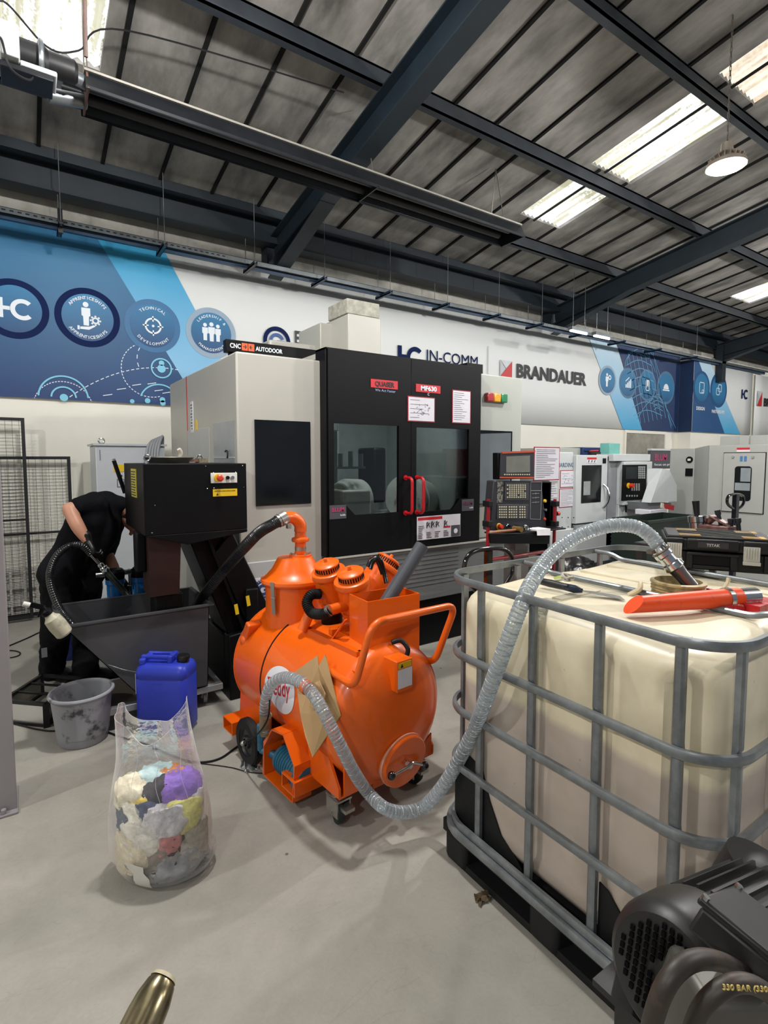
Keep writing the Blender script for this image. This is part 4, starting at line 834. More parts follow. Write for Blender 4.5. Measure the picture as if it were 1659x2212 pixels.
q = V(); pr = [(0, -1.07)]+[(TR*sin(pi/2*k/10), -.94-.13*cos(pi/2*k/10)) for k in range(1, 10)]+[(TR, -.94), (TR, -.5), (TR, 0)]+[(TR*cos(pi/2*k/10), .13*sin(pi/2*k/10)) for k in range(1, 11)]
q.lathe(pr, (0, TV, TZ), (1, 0, 0), 64); TK = q.build('tank', M_or, T)
for u in (-.94, -.62): 
    q = V(); q.torus((u, TV, TZ), (1, 0, 0), TR+.001, .004, 64, 6); q.build('weld_seam', M_or if u < -.9 else M_rub, TK)
q = V(); q.prism([(-.93, .62), (-.86, .72), (-.82, .70), (-.87, .6)], (0, -.335, 0), (1, 0, 0), (0, 0, 1), (0, .08, 0)); q.ball((-.9, -.33, .60), .03, (1, .6, 1)); q.build('lifting_lug', M_or, T, bevel=.008)
# hatch
hc = Vector((.118, -.04, .255)); hn = Vector((1, .0, -.16)).normalized()
q = V(); q.lathe([(0, 0), (.118, 0), (.123, .006), (.123, .016), (.118, .02), (0, .02)], hc, hn, 48); H_ = q.build('hatch_cover', M_or, T)
q = V(); q.lathe([(.05, -.1), (.118, -.1), (.12, -.01), (.128, -.006), (.128, .001), (.05, .001)], hc, hn, 48); o = q.build('hatch_seal', mat('pale_seal', '#d8a184', .5), H_)
q = V(); q.cyl(hc+hn*.02, hc+hn*.055, .010); q.cyl(hc+hn*.03, hc+hn*.045, .018, n=6); a, b = VMi @ VL(846, 1676, 'u', .165), VMi @ VL(918, 1654, 'u', .165); q.tube(spline([a, hc+Vector((.05, -.02, -.004)), hc+Vector((.05, .02, .002)), b], 6), .0065, 10); q.build('clamp_bar', M_chrome, H_)
for c in (a, b):
    q = V(); q.ball(c, .019); q.build('ball_knob', mat('black_bakelite', '#0e0b0c', .12, coat=.5), H_)
# chassis: cradles, fork pockets, skirts
q = V(); q.prism([(-.27, .06), (-.27, .155), (-.17, .155), (-.17, .06)], (0, -.42, 0), (1, 0, 0), (0, 0, 1), (0, .0, 0)) if False else None
def pocket(u0, u1, z0, z1, v0, v1):
    q = V(); t = .006
    q.box(u0, u1, v0, v1, z0, z0+t); q.box(u0, u1, v0, v1, z1-t, z1); q.box(u0, u0+t, v0, v1, z0+t, z1-t); q.box(u1-t, u1, v0, v1, z0+t, z1-t); return q.build('fork_pocket', M_or, T, smooth=False)
pocket(-.30, -.18, .085, .155, -.43, .36); pocket(-.97, -.85, .10, .17, -.43, .36)
q = V(); q.prism([(-.20, .15), (.03, .15), (.03, .19), (-.06, .32), (-.14, .42), (-.22, .30)], (0, -.335, 0), (1, 0, 0), (0, 0, 1), (0, .012, 0)); q.prism([(-.31, .15), (.22, .15), (.22, .26), (.12, .19), (-.16, .19), (-.31, .34)], (.03, 0, 0), (0, 1, 0), (0, 0, 1), (.008, 0, 0)); q.box(-.2, .03, -.33, .24, .142, .152); q.prism([(-.20, .15), (.03, .15), (.03, .19), (-.14, .36)], (0, .23, 0), (1, 0, 0), (0, 0, 1), (0, .012, 0)); q.build('front_cradle', M_or, T, smooth=False)
q = V(); q.prism([(-1.0, .10), (-.62, .10), (-.66, .3), (-.78, .42), (-.97, .34)], (0, -.32, 0), (1, 0, 0), (0, 0, 1), (0, .012, 0)); q.prism([(-1.0, .10), (-.62, .10), (-.66, .3), (-.97, .34)], (0, .22, 0), (1, 0, 0), (0, 0, 1), (0, .012, 0)); q.box(-1.0, -.6, -.32, .24, .095, .105); q.build('rear_cradle', M_or, T, smooth=False)
q = V(); q.box(-.98, -.0, -.12, .02, .09, .14); q.build('chassis_beam', M_or, T)
# pump guard and pump
q = V(); v0, d = -.42, .1
for a, b in (((-.50, .04), (-.50, .19)), ((-.50, .19), (-.41, .31)), ((-.41, .31), (-.30, .33)), ((-.30, .33), (-.20, .22)), ((-.50, .04), (-.22, .04)), ((-.22, .04), (-.20, .22))):
    q.bar((a[0], v0+d/2, a[1]), (b[0], v0+d/2, b[1]), d, .007, up=(0, 0, 1) if abs(a[0]-b[0]) > .05 else (1, 0, 0))
q.prism([(-.515, .04), (-.495, .04), (-.495, .20), (-.41, .315), (-.50, .215)], (0, v0, 0), (1, 0, 0), (0, 0, 1), (0, .006, 0)); q.build('pump_guard', M_or, T, smooth=False)
M_pb = mat('blue_pump_paint', '#1f5f7a', .4, var=.12)
q = V(); q.lathe([(0, 0), (.06, 0), (.078, .02), (.078, .04), (.06, .06), (.065, .07), (.065, .24), (0, .24)], (-.20, -.34, .13), (-1, .0, 0), 36); q.cyl((-.3, -.34, .18), (-.3, -.34, .24), .03); 
for k in range(8): q.torus((-.28-.02*k, -.34, .13), (1, 0, 0), .066, .004, 28, 6)
q.build('pump', M_pb, T)
q = V(); q.cyl((-.56, -.40, .14), (-.56, -.40, .27), .022); q.cyl((-.56, -.40, .14), (-.46, -.36, .13), .02); q.build('pump_inlet', M_pb, T)
# wheels
for v in (-.40, .30):
    q = V(); q.lathe([(.075, -.022), (.115, -.022), (.122, -.014), (.122, .014), (.115, .022), (.075, .022)], (-.705, v, .122), (0, 1, 0), 48); W_ = q.build('wheel', M_rub, T)
    q = V(); q.lathe([(.02, -.024), (.03, -.024), (.035, -.01), (.07, -.008), (.078, -.018), (.078, .018), (.07, .008), (.03, .02), (.0, .02)], (-.705, v, .122), (0, 1, 0), 40); q.build('wheel_hub', mat('black_hub', '#1b1b1e', .45), W_)
    q = V(); q.cyl((-.705, v-.04, .122), (-.705, -.08, .122), .012); q.ball((-.705, v-.035, .122), .014); q.build('axle', M_zinc, T)
for v in (-.30, .15):
    q = V(); q.lathe([(.02, -.016), (.058, -.016), (.063, -.01), (.063, .01), (.058, .016), (.02, .016)], (-.03, v, .063), (.35, 1, 0) if v < 0 else (-.2, 1, 0), 36); W_ = q.build('caster_wheel', mat('dark_green_tyre', '#13231f', .5), T)
    q = V(); q.cyl((-.03, v, .12), (-.03, v, .145), .03); q.box(-.065, .02, v-.036, v-.030, .05, .135); q.box(-.065, .02, v+.030, v+.036, .05, .135); q.box(-.07, .03, v-.036, v+.036, .125, .133); q.cyl((-.03, v-.04, .063), (-.03, v+.04, .063), .01, n=12); q.box(.01, .06, v-.02, v+.03, .085, .10); q.build('caster_fork', M_zinc, W_)
# separator vessel and lid
vc_ = VMi @ VL(638, 1247, 'v', -.09); vu, vv = vc_.x, -.09; dz = vc_.z-.945; print('vessel', vc_)
q = V(); q.lathe([(.165, .45), (.165, .925), (.17, .93)], (vu, vv, dz), (0, 0, 1), 56); q.build('separator_vessel', M_or, T)
q = V(); q.lathe([(.17, .925), (.186, .925), (.192, .935), (.19, .95), (.17, .957), (.13, 1.0), (.103, 1.05), (.095, 1.062), (.0, 1.066)], (vu, vv, dz), (0, 0, 1), 56); LD = q.build('lid', M_or, T)
q = V(); q.lathe([(0, 1.064), (.062, 1.064), (.062, 1.072), (.0, 1.073)], (vu, vv+.035, dz), (0, 0, 1), 32)
q.lathe([(.03, 1.07), (.03, 1.14), (.047, 1.145), (.05, 1.155), (.047, 1.165), (.032, 1.17), (.03, 1.2)], (vu, vv+.035, dz), (0, 0, 1), 32)
pb = Vector((vu, vv+.035, 1.2+dz)); q.tube(spline([pb, pb+Vector((0, .0, .035)), pb+Vector((0, -.02, .066)), pb+Vector((0, -.055, .085)), pb+Vector((0, -.1, .085))], 6), .034, 20); q.build('inlet_elbow', M_or, LD)
q = V(); q.lathe([(.031, 1.095), (.0315, 1.115)], (vu, vv+.035, dz), (0, 0, 1), 32); q.build('pipe_marking', M_zinc, LD)
for k in range(6):
    a = k*pi/3; q = V(); q.cyl((vu+.053*cos(a), vv+.035+.053*sin(a), 1.07+dz), (vu+.053*cos(a), vv+.035+.053*sin(a), 1.082+dz), .006, n=6); q.build('flange_bolt', M_zinc, LD)
for a in (-1.2, 1.95):
    c = Vector((vu+.17*cos(a), vv+.17*sin(a), .87+dz)); n = Vector((cos(a), sin(a), 0)); t = Vector((-sin(a), cos(a), 0))
    q = V(); q.bar(c+n*.012+Vector((0, 0, -.09)), c+n*.02+Vector((0, 0, .03)), .022, .008, up=n); q.bar(c+n*.02+Vector((0, 0, .02)), c+n*.024+Vector((0, 0, .085)), .024, .006, up=n); q.cyl(c+n*.018-t*.014, c+n*.018+t*.014, .006, n=10); q.build('toggle_latch', M_zinc, T)
# filter pots
def pot(c, ax, nm='filter_pot'):
    ax = Vector(ax).normalized(); c = Vector(c)
    q = V(); q.lathe([(.0, -.22), (.04, -.24), (.05, -.20), (.080, -.17), (.083, -.0), (.093, .004), (.095, .012), (.090, .03), (.084, .034), (.062, .034), (.062, .062)], c, ax, 44); q.torus(c-ax*.135, ax, .084, .005, 40, 6); P_ = q.build(nm, M_or, T)
    q = V(); q.lathe([(.066, .062), (.067, .07), (.055, .078), (.012, .082), (.011, .078), (.008, .1), (.0, .1)], c, ax, 40); q.build('pot_cap', M_or, P_)
    q = V(); u_ = ax.orthogonal().normalized(); w_ = ax.cross(u_)
    for k in range(30):
        a = 2*pi*k/30; d = u_*cos(a)+w_*sin(a); q.bar(c+d*.0625+ax*.038, c+d*.0625+ax*.06, .006, .004, up=d)
    q.build('vent_slots', M_blk, P_)
def loc_(px, py, ax, v): return VMi @ VL(px, py, ax, v)
h1 = loc_(711, 1243, 'v', -.05); h2 = loc_(762, 1262, 'v', -.05); h3 = loc_(826, 1232, 'v', .2)
pot(h1, (.08, -.30, .95)); pot(h2, (.10, -.30, .95)); pot(h3, (.10, .62, .8))
# corrugated elbow and horizontal pipe
p_ = [VL(690, 1283, 'v', -.12), VL(672, 1285, 'v', -.17), VL(663, 1303, 'v', -.2), VL(675, 1324, 'v', -.2), VL(700, 1326, 'v', -.2), VL(713, 1318, 'v', -.18)]
sp_ = spline(p_, 26); q = MB(); q.tube(sp_, [.027 if i % 4 < 2 else .022 for i in range(len(sp_))], 20); q.build('corrugated_elbow_hose', M_rub, T)
q = MB(); q.cyl(VL(709, 1320, 'v', -.185), VL(714, 1317, 'v', -.18), .0285, n=24); q.build('hose_clamp', M_zinc, T)
q = MB(); q.cyl(VL(713, 1318, 'v', -.18), VL(775, 1300, 'v', -.02), .026, n=24); q.build('suction_manifold', M_or, T); q = MB(); q.cyl(VL(653, 1362, 'v', -.22), VL(668, 1325, 'v', -.18), .027, n=24); q.build('outlet_stub', M_or, T)
q = MB(); q.tube(spline([VL(795, 1225, 'v', .05), VL(803, 1208, 'v', .07), VL(820, 1208, 'v', .1), VL(829, 1235, 'v', .12), VL(835, 1260, 'v', .12)], 8), .012, 12); q.tube(spline([VL(800, 1230, 'v', .05), VL(806, 1214, 'v', .07), VL(815, 1212, 'v', .09), VL(826, 1240, 'v', .11)], 8), .010, 12); q.build('black_bypass_hose', mat('glossy_black_hose', '#0b0b0d', .2, spec=.5), T)
# top frame, rails, plates
def rail(pts, w_, h_, name='top_rail'):
    q = MB()
    for i in range(len(pts)-1): q.bar(pts[i], pts[i+1], w_, h_)
    return q.build(name, M_or, T, smooth=False)
fa, fb = VL(666, 1364, 'v', -.19), VL(776, 1418, 'v', -.19); ga, gb = fa+VS*.30, fb+VS*.30; zf = (fa.z+fb.z)/2; fa.z = fb.z = ga.z = gb.z = zf+.005
rail([fa, fb], .03, .03); rail([ga, gb], .03, .03); rail([fa, ga], .03, .03); rail([fb, gb], .03, .03)
ra, rb = VL(664, 1398, 'v', -.235), VL(775, 1452, 'v', -.235); rail([ra, rb], .035, .012, 'side_rail'); q = MB(); c = (ra+rb)/2; q.bar(c-VF*.16-Vector((0, 0, .015))+VS*.05, c+VF*.15-Vector((0, 0, .015))+VS*.05, .1, .01); q.build('mounting_plate', M_or, T, smooth=False)
for k in (-.12, .02, .13):
    q = MB(); q.bar(c+VF*k+Vector((0, 0, .0)), c+VF*k+VS*.09+Vector((0, 0, .02)), .02, .012); q.build('support_lug', M_or, T, smooth=False)
q = V(); q.box(-.36, -.12, -.12, -.09, zf-.0, zf+.03); q.box(-.30, -.27, -.16, .1, zf+.02, zf+.045); q.box(-.22, -.15, -.07, .04, zf-.02, zf+.06); q.bar((-.24, -.18, zf+.01), (-.17, -.15, zf+.12), .025, .006); q.build('motor_bracket', M_or, T, smooth=False)
q = V(); q.lathe([(0, 0), (.05, 0), (.055, .02), (.055, .08), (0, .09)], (-.42, -.06, zf+.0), (0, 0, 1), 24); q.cyl((-.3, .0, zf+.05), (-.2, .03, zf+.06), .045); q.build('suction_motor', M_blk, T)
# tool bin with plastic tube inside
bz0, bz1 = .70, .975
BM = VM @ Matrix.Translation((.01, .0, 0)) @ Matrix.Rotation(radians(-7), 4, 'Z')
q = MB(BM); t = .005; u0, u1, v0, v1 = -.17, .0, -.145, .145
q.box(u1-t, u1, v0, v1, bz0, bz1); q.box(u0, u0+t, v0, v1, bz0, bz1); q.box(u0+t, u1-t, v0, v0+t, bz0, bz1); q.box(u0+t, u1-t, v1-t, v1, bz0, bz1); q.box(u0, u1, v0, v1, bz0, bz0+t); q.build('tool_bin', M_or, T, smooth=False)
# handle
hz = .84
hp = [VL(700, 1440, 'v', -.30), VL(735, 1464, 'v', -.30), VL(766, 1484, 'v', -.30), VL(804, 1345, 'u', .14), VL(985, 1306, 'u', .14), VL(937, 1437, 'v', .22), VL(880, 1400, 'v', .22)]
q = MB(); q.tube(fillet(hp, .07, 8), .0165, 16); q.build('push_handle', M_or, T)
# control box (label without the code)
ca = VMi @ VL(858, 1431, 'u', .15); cb2 = VMi @ VL(891, 1486, 'u', .15); y0_, y1_, z0_, z1_ = ca.y, cb2.y, cb2.z, ca.z; xf = .15
q = V(); q.box(.05, xf, y0_, y1_, z0_, z1_); CB_ = q.build('control_box', M_or, T, bevel=.004)
H0 = z1_-z0_; W0 = y1_-y0_
q = V(); q.box(xf, xf+.002, y0_+.08*W0, y1_-.1*W0, z1_-.24*H0, z1_-.06*H0); o = q.build('warning_label', M_yel, CB_); q = V(); q.prism([(y0_+.2*W0, z1_-.21*H0), (y0_+.38*W0, z1_-.21*H0), (y0_+.29*W0, z1_-.09*H0)], (xf+.002, 0, 0), (0, 1, 0), (0, 0, 1), (.001, 0, 0)); q.build('warning_mark', M_ink, CB_)
q = V(); q.box(xf, xf+.002, y0_+.05*W0, y1_-.05*W0, z0_+.12*H0, z1_-.27*H0); q.build('white_label', M_paper, CB_)
q = V(); q.tube(spline([(.03, y1_-.02, z1_+.04), (.05, y1_+.02, z1_+.045), (.08, y1_+.035, z1_+.01), (.08, y1_+.02, z1_-.03), (.08, y1_-.005, z1_-.05)], 6), .011, 10); q.build('cable_gland_hose', M_rub, T)
# round sticker on the tank, wrapped on its surface
def on_tank(px, py, off=.0):
    """pixel -> point on the tank's cylinder"""
    o = VMi @ CAM; d = (VMi.to_3x3() @ ray(px, py)); R = TR+off; a = d.y**2+d.z**2; oy, oz = o.y-TV, o.z-TZ; b = 2*(oy*d.y+oz*d.z); c = oy*oy+oz*oz-R*R
    D = b*b-4*a*c
    if D < 0: D = 0
    return VM @ (o+d*((-b-sqrt(D))/(2*a)))
out = spline([(572, 1470, 0), (585, 1445, 0), (607, 1439, 0), (628, 1455, 0), (636, 1490, 0), (632, 1530, 0), (617, 1543, 0), (598, 1530, 0), (580, 1500, 0)], 6, closed=True)
q = MB(); cx = sum(p.x for p in out)/len(out); cy = sum(p.y for p in out)/len(out)
q.sheet([[on_tank(cx+(p.x-cx)*k/8, cy+(p.y-cy)*k/8, .0025) for p in out+[out[0]]] for k in range(9)]); ST = q.build('round_sticker', mat('white_sticker', '#dcdbe2', .3, var=.01), T)
cu = bpy.data.curves.new('w', 'FONT'); cu.body = 'Teddy'; cu.size = 1; cu.resolution_u = 3; cu.offset = .01; to = bpy.data.objects.new('w', cu); COL.objects.link(to); dg = bpy.context.evaluated_depsgraph_get(); dg.update(); me = bpy.data.meshes.new_from_object(to.evaluated_get(dg)); bpy.data.objects.remove(to)
mx_ = max(v.co.x for v in me.vertices)
for v in me.vertices:
    a, b = v.co.x/mx_, v.co.y; v.co = VMi @ on_tank(578+a*48, 1497+a*11-b*52, .0045)
mk('lettering', me, ST, M_rink)
# ---- cardboard leaning on the tank
T2 = thing('cardboard_sheet', 'torn folded brown cardboard sheet leaning on the orange tank below the handle', 'cardboard', VL(680, 1620, 'v', -.40))
A_, B_, C_, D_, E_, F_, G_ = VL(637, 1452, 'v', -.375), VL(686, 1416, 'v', -.33), VL(688, 1440, 'v', -.345), VL(703, 1414, 'v', -.31), VL(736, 1546, 'v', -.345), VL(676, 1636, 'v', -.40), VL(649, 1540, 'v', -.40)
mid = VL(704, 1545, 'v', -.365); m2 = VL(660, 1590, 'v', -.405)
q = MB(); q.add([A_, B_, C_, mid, F_, m2, G_], [(0, 1, 2, 3, 6), (6, 3, 4, 5)]); q.build('board', mat('brown_cardboard', (.73, .60, .43), .8, var=.06), T2, smooth=False, solid=.005)
q = MB(); q.add([C_, D_, E_, mid], [(0, 1, 2, 3)]); q.add([mid, E_, F_], [(0, 1, 2)]); q.build('folded_flap', mat('brown_cardboard_flap', (.66, .54, .37), .8, var=.06), T2, smooth=False, solid=.005)
q = MB(); q.add([VL(x, y, 'v', v) for x, y, v in ((667, 1482, -.385), (690, 1470, -.375), (703, 1500, -.38), (700, 1525, -.385), (668, 1529, -.40), (672, 1510, -.40))], [(0, 1, 2, 3, 4, 5)]); q.build('torn_layer', mat('torn_cardboard', '#bf9f72', .85, var=.12, scale=30), T2, smooth=False, solid=.004)
# ---- grey plastic tube in the bin
a, b = VL(835, 1300, 'u', -.07), VL(912, 1178, 'u', -.04)
T3 = thing('plastic_tube', 'grey plastic suction tube standing diagonally in the orange tool bin', 'tube', a); d = (b-a).normalized(); a0 = a-d*.1
q = MB(); q.lathe([(.034, 0), (.034, (b-a0).length), (.0305, (b-a0).length), (.0305, 0), (.034, 0)], a0, d, 36); q.build('tube_body', mat('grey_pvc', '#4b4e54', .35, var=.06), T3)
# ---- black ribbed hose from the elbow into the hopper
e0 = VM @ (pb+Vector((0, -.1, .085)))
hs = [e0, VL(590, 1132, 'u', vu), VL(560, 1150, 'u', vu-.06), VL(530, 1180, 'u', vu-.15), pY(490, 1225, 3.2), pY(455, 1268, 3.42), pY(430, 1300, 3.6), pY(410, 1335, 3.68)]
T4 = thing('ribbed_suction_hose', 'thick black hose running from the orange elbow down into the hopper', 'hose', e0); sp_ = spline(hs, 40)
q = MB(); q.tube(sp_, [.030 if i % 3 else .0325 for i in range(len(sp_))], 18); q.build('hose_body', mat('black_braided_hose', '#121315', .35, spec=.5, var=.3, scale=90), T4)
q = MB(); d = (hs[1]-hs[0]).normalized(); q.cyl(e0-d*.01, e0+d*.03, .038, n=28); q.cyl(e0+d*.033, e0+d*.045, .036, n=28); q.box(e0.x+.0, e0.x+.02, e0.y-.05, e0.y-.02, e0.z-.055, e0.z-.03); q.build('hose_clamp', M_zinc, T4)
# ---- clear ribbed hose from the pump to the tank
HC_ = [VL(575, 1580, 'v', -.42), VL(572, 1530, 'v', -.43), VL(582, 1485, 'v', -.44), VL(612, 1464, 'v', -.45), VL(650, 1474, 'v', -.45), VL(680, 1505, 'v', -.44), VL(705, 1550, 'v', -.43), VL(735, 1610, 'v', -.40), VL(765, 1668, 'v', -.33), VL(795, 1712, 'u', .12), VL(830, 1745, 'u', .22), VL(872, 1755, 'u', .26), VL(915, 1742, 'u', .30),
       pY(955, 1700, 1.58), pY(992, 1640, 1.50), pY(1022, 1580, 1.42), pX(1048, 1515, 1.30), pX(1072, 1450, 1.295), pX(1098, 1380, 1.305), pX(1125, 1310, 1.345), pX(1150, 1255, 1.44), pX(1190, 1200, 1.58), pX(1245, 1160, 1.70), pX(1310, 1137, 1.80), pX(1368, 1137, 1.88), pX(1405, 1158, 1.92), pX(1428, 1190, 1.94)]
T5 = thing('clear_hose', 'clear reinforced hose looping from the orange machine over the white tank', 'hose', HC_[0]); sp_ = spline(HC_, 46)
# resample evenly
L_ = [0.]
for i in range(1, len(sp_)): L_.append(L_[-1]+(sp_[i]-sp_[i-1]).length)
N_ = int(L_[-1]/.0032); rs = []; j = 0
for k in range(N_+1):
    s_ = L_[-1]*k/N_
    while j < len(L_)-2 and L_[j+1] < s_: j += 1
    f_ = (s_-L_[j])/max(1e-9, L_[j+1]-L_[j]); rs.append(sp_[j].lerp(sp_[j+1], min(1, f_)))
M_hose = glassy('clear_pvc', '#e4ebee', rough=.15, white='#e8edf0', opac=.26)
q = MB(); q.tube(rs, [.0268 if k % 4 < 2 else .0250 for k in range(len(rs))], 18, cap=False); q.build('hose_wall', M_hose, T5)
q = MB(); N3 = len(rs); u_ = Vector((0, 0, 1)); hel = []
prev = (rs[1]-rs[0]).normalized(); u_ = prev.orthogonal().normalized()
for k in range(N3-1):
    t_ = (rs[k+1]-rs[k]).normalized(); u_ = prev.rotation_difference(t_) @ u_; prev = t_; w_ = t_.cross(u_)
    for m_ in range(2): a = 2*pi*(k+m_/2)/6; hel.append(rs[k].lerp(rs[k+1], m_/2)+(u_*cos(a)+w_*sin(a))*.0245)
q.tube(hel, .0021, 4); q.build('spiral_reinforcement', mat('clear_spiral', '#c3ccd2', .2, var=.02), T5)
q = MB(); q.tube([VL(574, 1545, 'v', -.43), VL(573, 1575, 'v', -.42), VL(575, 1584, 'v', -.415)], .030, 20); q.build('hose_cuff', mat('brown_stained_cuff', '#7d6a50', .4), T5)
c = VL(661, 1484, 'v', -.445); d = (VL(672, 1494, 'v', -.44)-VL(650, 1474, 'v', -.45)).normalized(); q = MB(); q.cyl(c-d*.012, c+d*.012, .030, n=24); q.build('orange_ring', M_or, T5)
# suction lance at the filler neck
lt = pX(1428, 1190, 1.94); lb = pX(1490, 1262, 1.99); d = (lb-lt).normalized()
T6 = thing('suction_lance', 'chrome fitting and slanted steel nozzle dipping into the white tank filler', 'nozzle', lb)
q = MB(); q.lathe([(.028, -.02), (.03, 0), (.034, .005), (.034, .02), (.028, .025), (.028, .05), (.034, .055), (.036, .075), (.03, .08)], lt, d, 32); q.build('hose_coupling', M_chrome, T6)
q = MB(); q.torus(lt+d*.0, d, .033, .003, 28, 6); q.box(lt.x-.045, lt.x-.025, lt.y+.01, lt.y+.03, lt.z-.01, lt.z+.004); q.build('clip', mat('brown_steel_clip', '#7b6f66', .4, metal=.7), T6)
s_ = d.cross(Vector((0, 0, 1))).normalized(); q = MB()
q.lathe([(.029, .08), (.025, .11), (.025, .19)], lt, d, 28, True); q.build('steel_nozzle', mat('dull_stainless', '#8d8785', .25, metal=.9, var=.12), T6)
q = MB(); c = lt+d*.15+s_*-.034; q.lathe([(.014, 0), (.017, .02), (.017, .06), (.013, .07), (.013, .1)], c, d+s_*-.05, 20, True); q.tube(spline([lt+d*.1, lt+d*.12-s_*.03, c], 5), .012, 12); q.build('side_tube', mat('dull_stainless', '#8d8785'), T6)
# ================================================================== IBC TANK
M_bot = None
def ibc_mat():
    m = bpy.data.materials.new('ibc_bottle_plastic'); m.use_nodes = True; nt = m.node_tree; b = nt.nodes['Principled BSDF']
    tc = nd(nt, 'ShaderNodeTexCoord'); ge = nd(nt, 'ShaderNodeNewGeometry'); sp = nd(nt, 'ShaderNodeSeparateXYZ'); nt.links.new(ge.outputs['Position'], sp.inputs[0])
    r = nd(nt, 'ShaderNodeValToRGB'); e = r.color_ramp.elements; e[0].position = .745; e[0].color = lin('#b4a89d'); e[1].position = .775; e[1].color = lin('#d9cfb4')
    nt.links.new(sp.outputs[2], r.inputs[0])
    n = nd(nt, 'ShaderNodeTexNoise'); n.inputs['Scale'].default_value = 9; n.inputs['Detail'].default_value = 6; nt.links.new(tc.outputs['Object'], n.inputs['Vector'])
    r2 = nd(nt, 'ShaderNodeValToRGB'); nt.links.new(n.outputs[0], r2.inputs[0]); r2.color_ramp.elements[0].position = .3; r2.color_ramp.elements[0].color = (.80, .77, .72, 1); r2.color_ramp.elements[1].position = .55; r2.color_ramp.elements[1].color = (1, 1, 1, 1)
    mp = nd(nt, 'ShaderNodeMapping'); mp.inputs['Scale'].default_value = (1.5, 1.5, .5); nt.links.new(tc.outputs['Object'], mp.inputs[0])
    v = nd(nt, 'ShaderNodeTexVoronoi'); v.inputs['Scale'].default_value = 14; nt.links.new(tc.outputs['Object'], v.inputs['Vector']); r3 = nd(nt, 'ShaderNodeValToRGB'); nt.links.new(v.outputs['Distance'], r3.inputs[0]); r3.color_ramp.elements[0].position = .035; r3.color_ramp.elements[0].color = (.35, .28, .2, 1); r3.color_ramp.elements[1].position = .06; r3.color_ramp.elements[1].color = (1, 1, 1, 1)
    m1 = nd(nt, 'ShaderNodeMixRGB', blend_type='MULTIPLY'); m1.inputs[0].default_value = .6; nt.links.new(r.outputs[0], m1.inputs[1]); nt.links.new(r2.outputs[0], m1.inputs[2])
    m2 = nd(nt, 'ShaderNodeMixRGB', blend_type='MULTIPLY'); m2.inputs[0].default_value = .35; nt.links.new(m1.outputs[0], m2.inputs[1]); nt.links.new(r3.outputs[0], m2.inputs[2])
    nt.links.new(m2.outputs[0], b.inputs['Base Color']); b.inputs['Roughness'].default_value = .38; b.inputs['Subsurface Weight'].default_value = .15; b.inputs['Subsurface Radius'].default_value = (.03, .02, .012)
    return m
M_cage = mat('galvanised_cage_tube', '#7c8184', .33, metal=.45, var=.2, scale=14)
IX0, IX1, IY0, IY1 = 1.40, 2.58, .60, 1.565
T = thing('bulk_liquid_tank', 'large cream plastic liquid tank in a galvanised tube cage on a dark pallet', 'tank', ((IX0+IX1)/2, (IY0+IY1)/2, 0))
IBC = T
def rrect(x0, x1, y0, y1, r, n=10, dens=.03):
    pts = []
    for cx, cy, a0 in ((x1-r, y1-r, 0), (x0+r, y1-r, 90), (x0+r, y0+r, 180), (x1-r, y0+r, 270)):
        for k in range(n+1): a = radians(a0+90*k/n); pts.append((cx+r*cos(a), cy+r*sin(a)))
    out = []
    for i in range(len(pts)):
        a, b = Vector(pts[i]), Vector(pts[(i+1) % len(pts)]); m_ = max(1, int((b-a).length/dens))
        for k in range(m_): out.append(a.lerp(b, k/m_))
    return out
posts_y = [1.40, 1.158, .912, .678]; posts_x = [1.78, 2.08, 2.38]
def dent(x, y, z):
    """inset of the bottle wall behind the cage posts"""
    s_ = 0.
    side_x = min(abs(x-IX0), abs(x-IX1)) < .03; side_y = min(abs(y-IY0), abs(y-IY1)) < .03
    for p in posts_y[1:]+[]:
        if side_x: s_ = max(s_, max(0, 1-abs(y-p)/.045))
    for p in posts_x:
        if side_y: s_ = max(s_, max(0, 1-abs(x-p)/.045))
    s_ = min(1, s_*1.6); return s_*.028*(1 if .25 < z < 1.02 else max(0, 1-min(abs(z-.25), abs(z-1.02))/.05))
q = MB(); rings = []
cx_, cy_ = (IX0+IX1)/2, (IY0+IY1)/2
prof = [(.16, .05), (.175, .02), (.21, .0), (.25, .0)]+[(.25+.77*k/10, 0) for k in range(1, 11)]+[(1.05, .002), (1.075, .012), (1.095, .028), (1.108, .05), (1.115, .075), (1.118, .12)]
for z, ins in prof:
    L = rrect(IX0, IX1, IY0, IY1, .10); row = []
    for p in L:
        d = dent(p.x, p.y, z); c = Vector((cx_, cy_)); dx = p.x-c.x; dy = p.y-c.y; hx, hy = (IX1-IX0)/2, (IY1-IY0)/2
        row.append(Vector((c.x+dx*(1-(ins+d)/hx), c.y+dy*(1-(ins+d)/hy), z+(.006*sin(dx*9)*cos(dy*7) if z > 1.1 else 0))))
    rings.append(row+[row[0]])
q.sheet(rings); top = rings[-1][:-1]; q.add([p for p in top]+[Vector((cx_, cy_, 1.125))], [(i, (i+1) % len(top), len(top)) for i in range(len(top))])
for x in (1.50, 2.05, 2.25): q.box(x-.02, x+.02, .72, 1.45, 1.10, 1.126)
q.box(1.55, 1.78, 1.18, 1.22, 1.10, 1.124); q.build('plastic_bottle', ibc_mat(), T, ang=50)
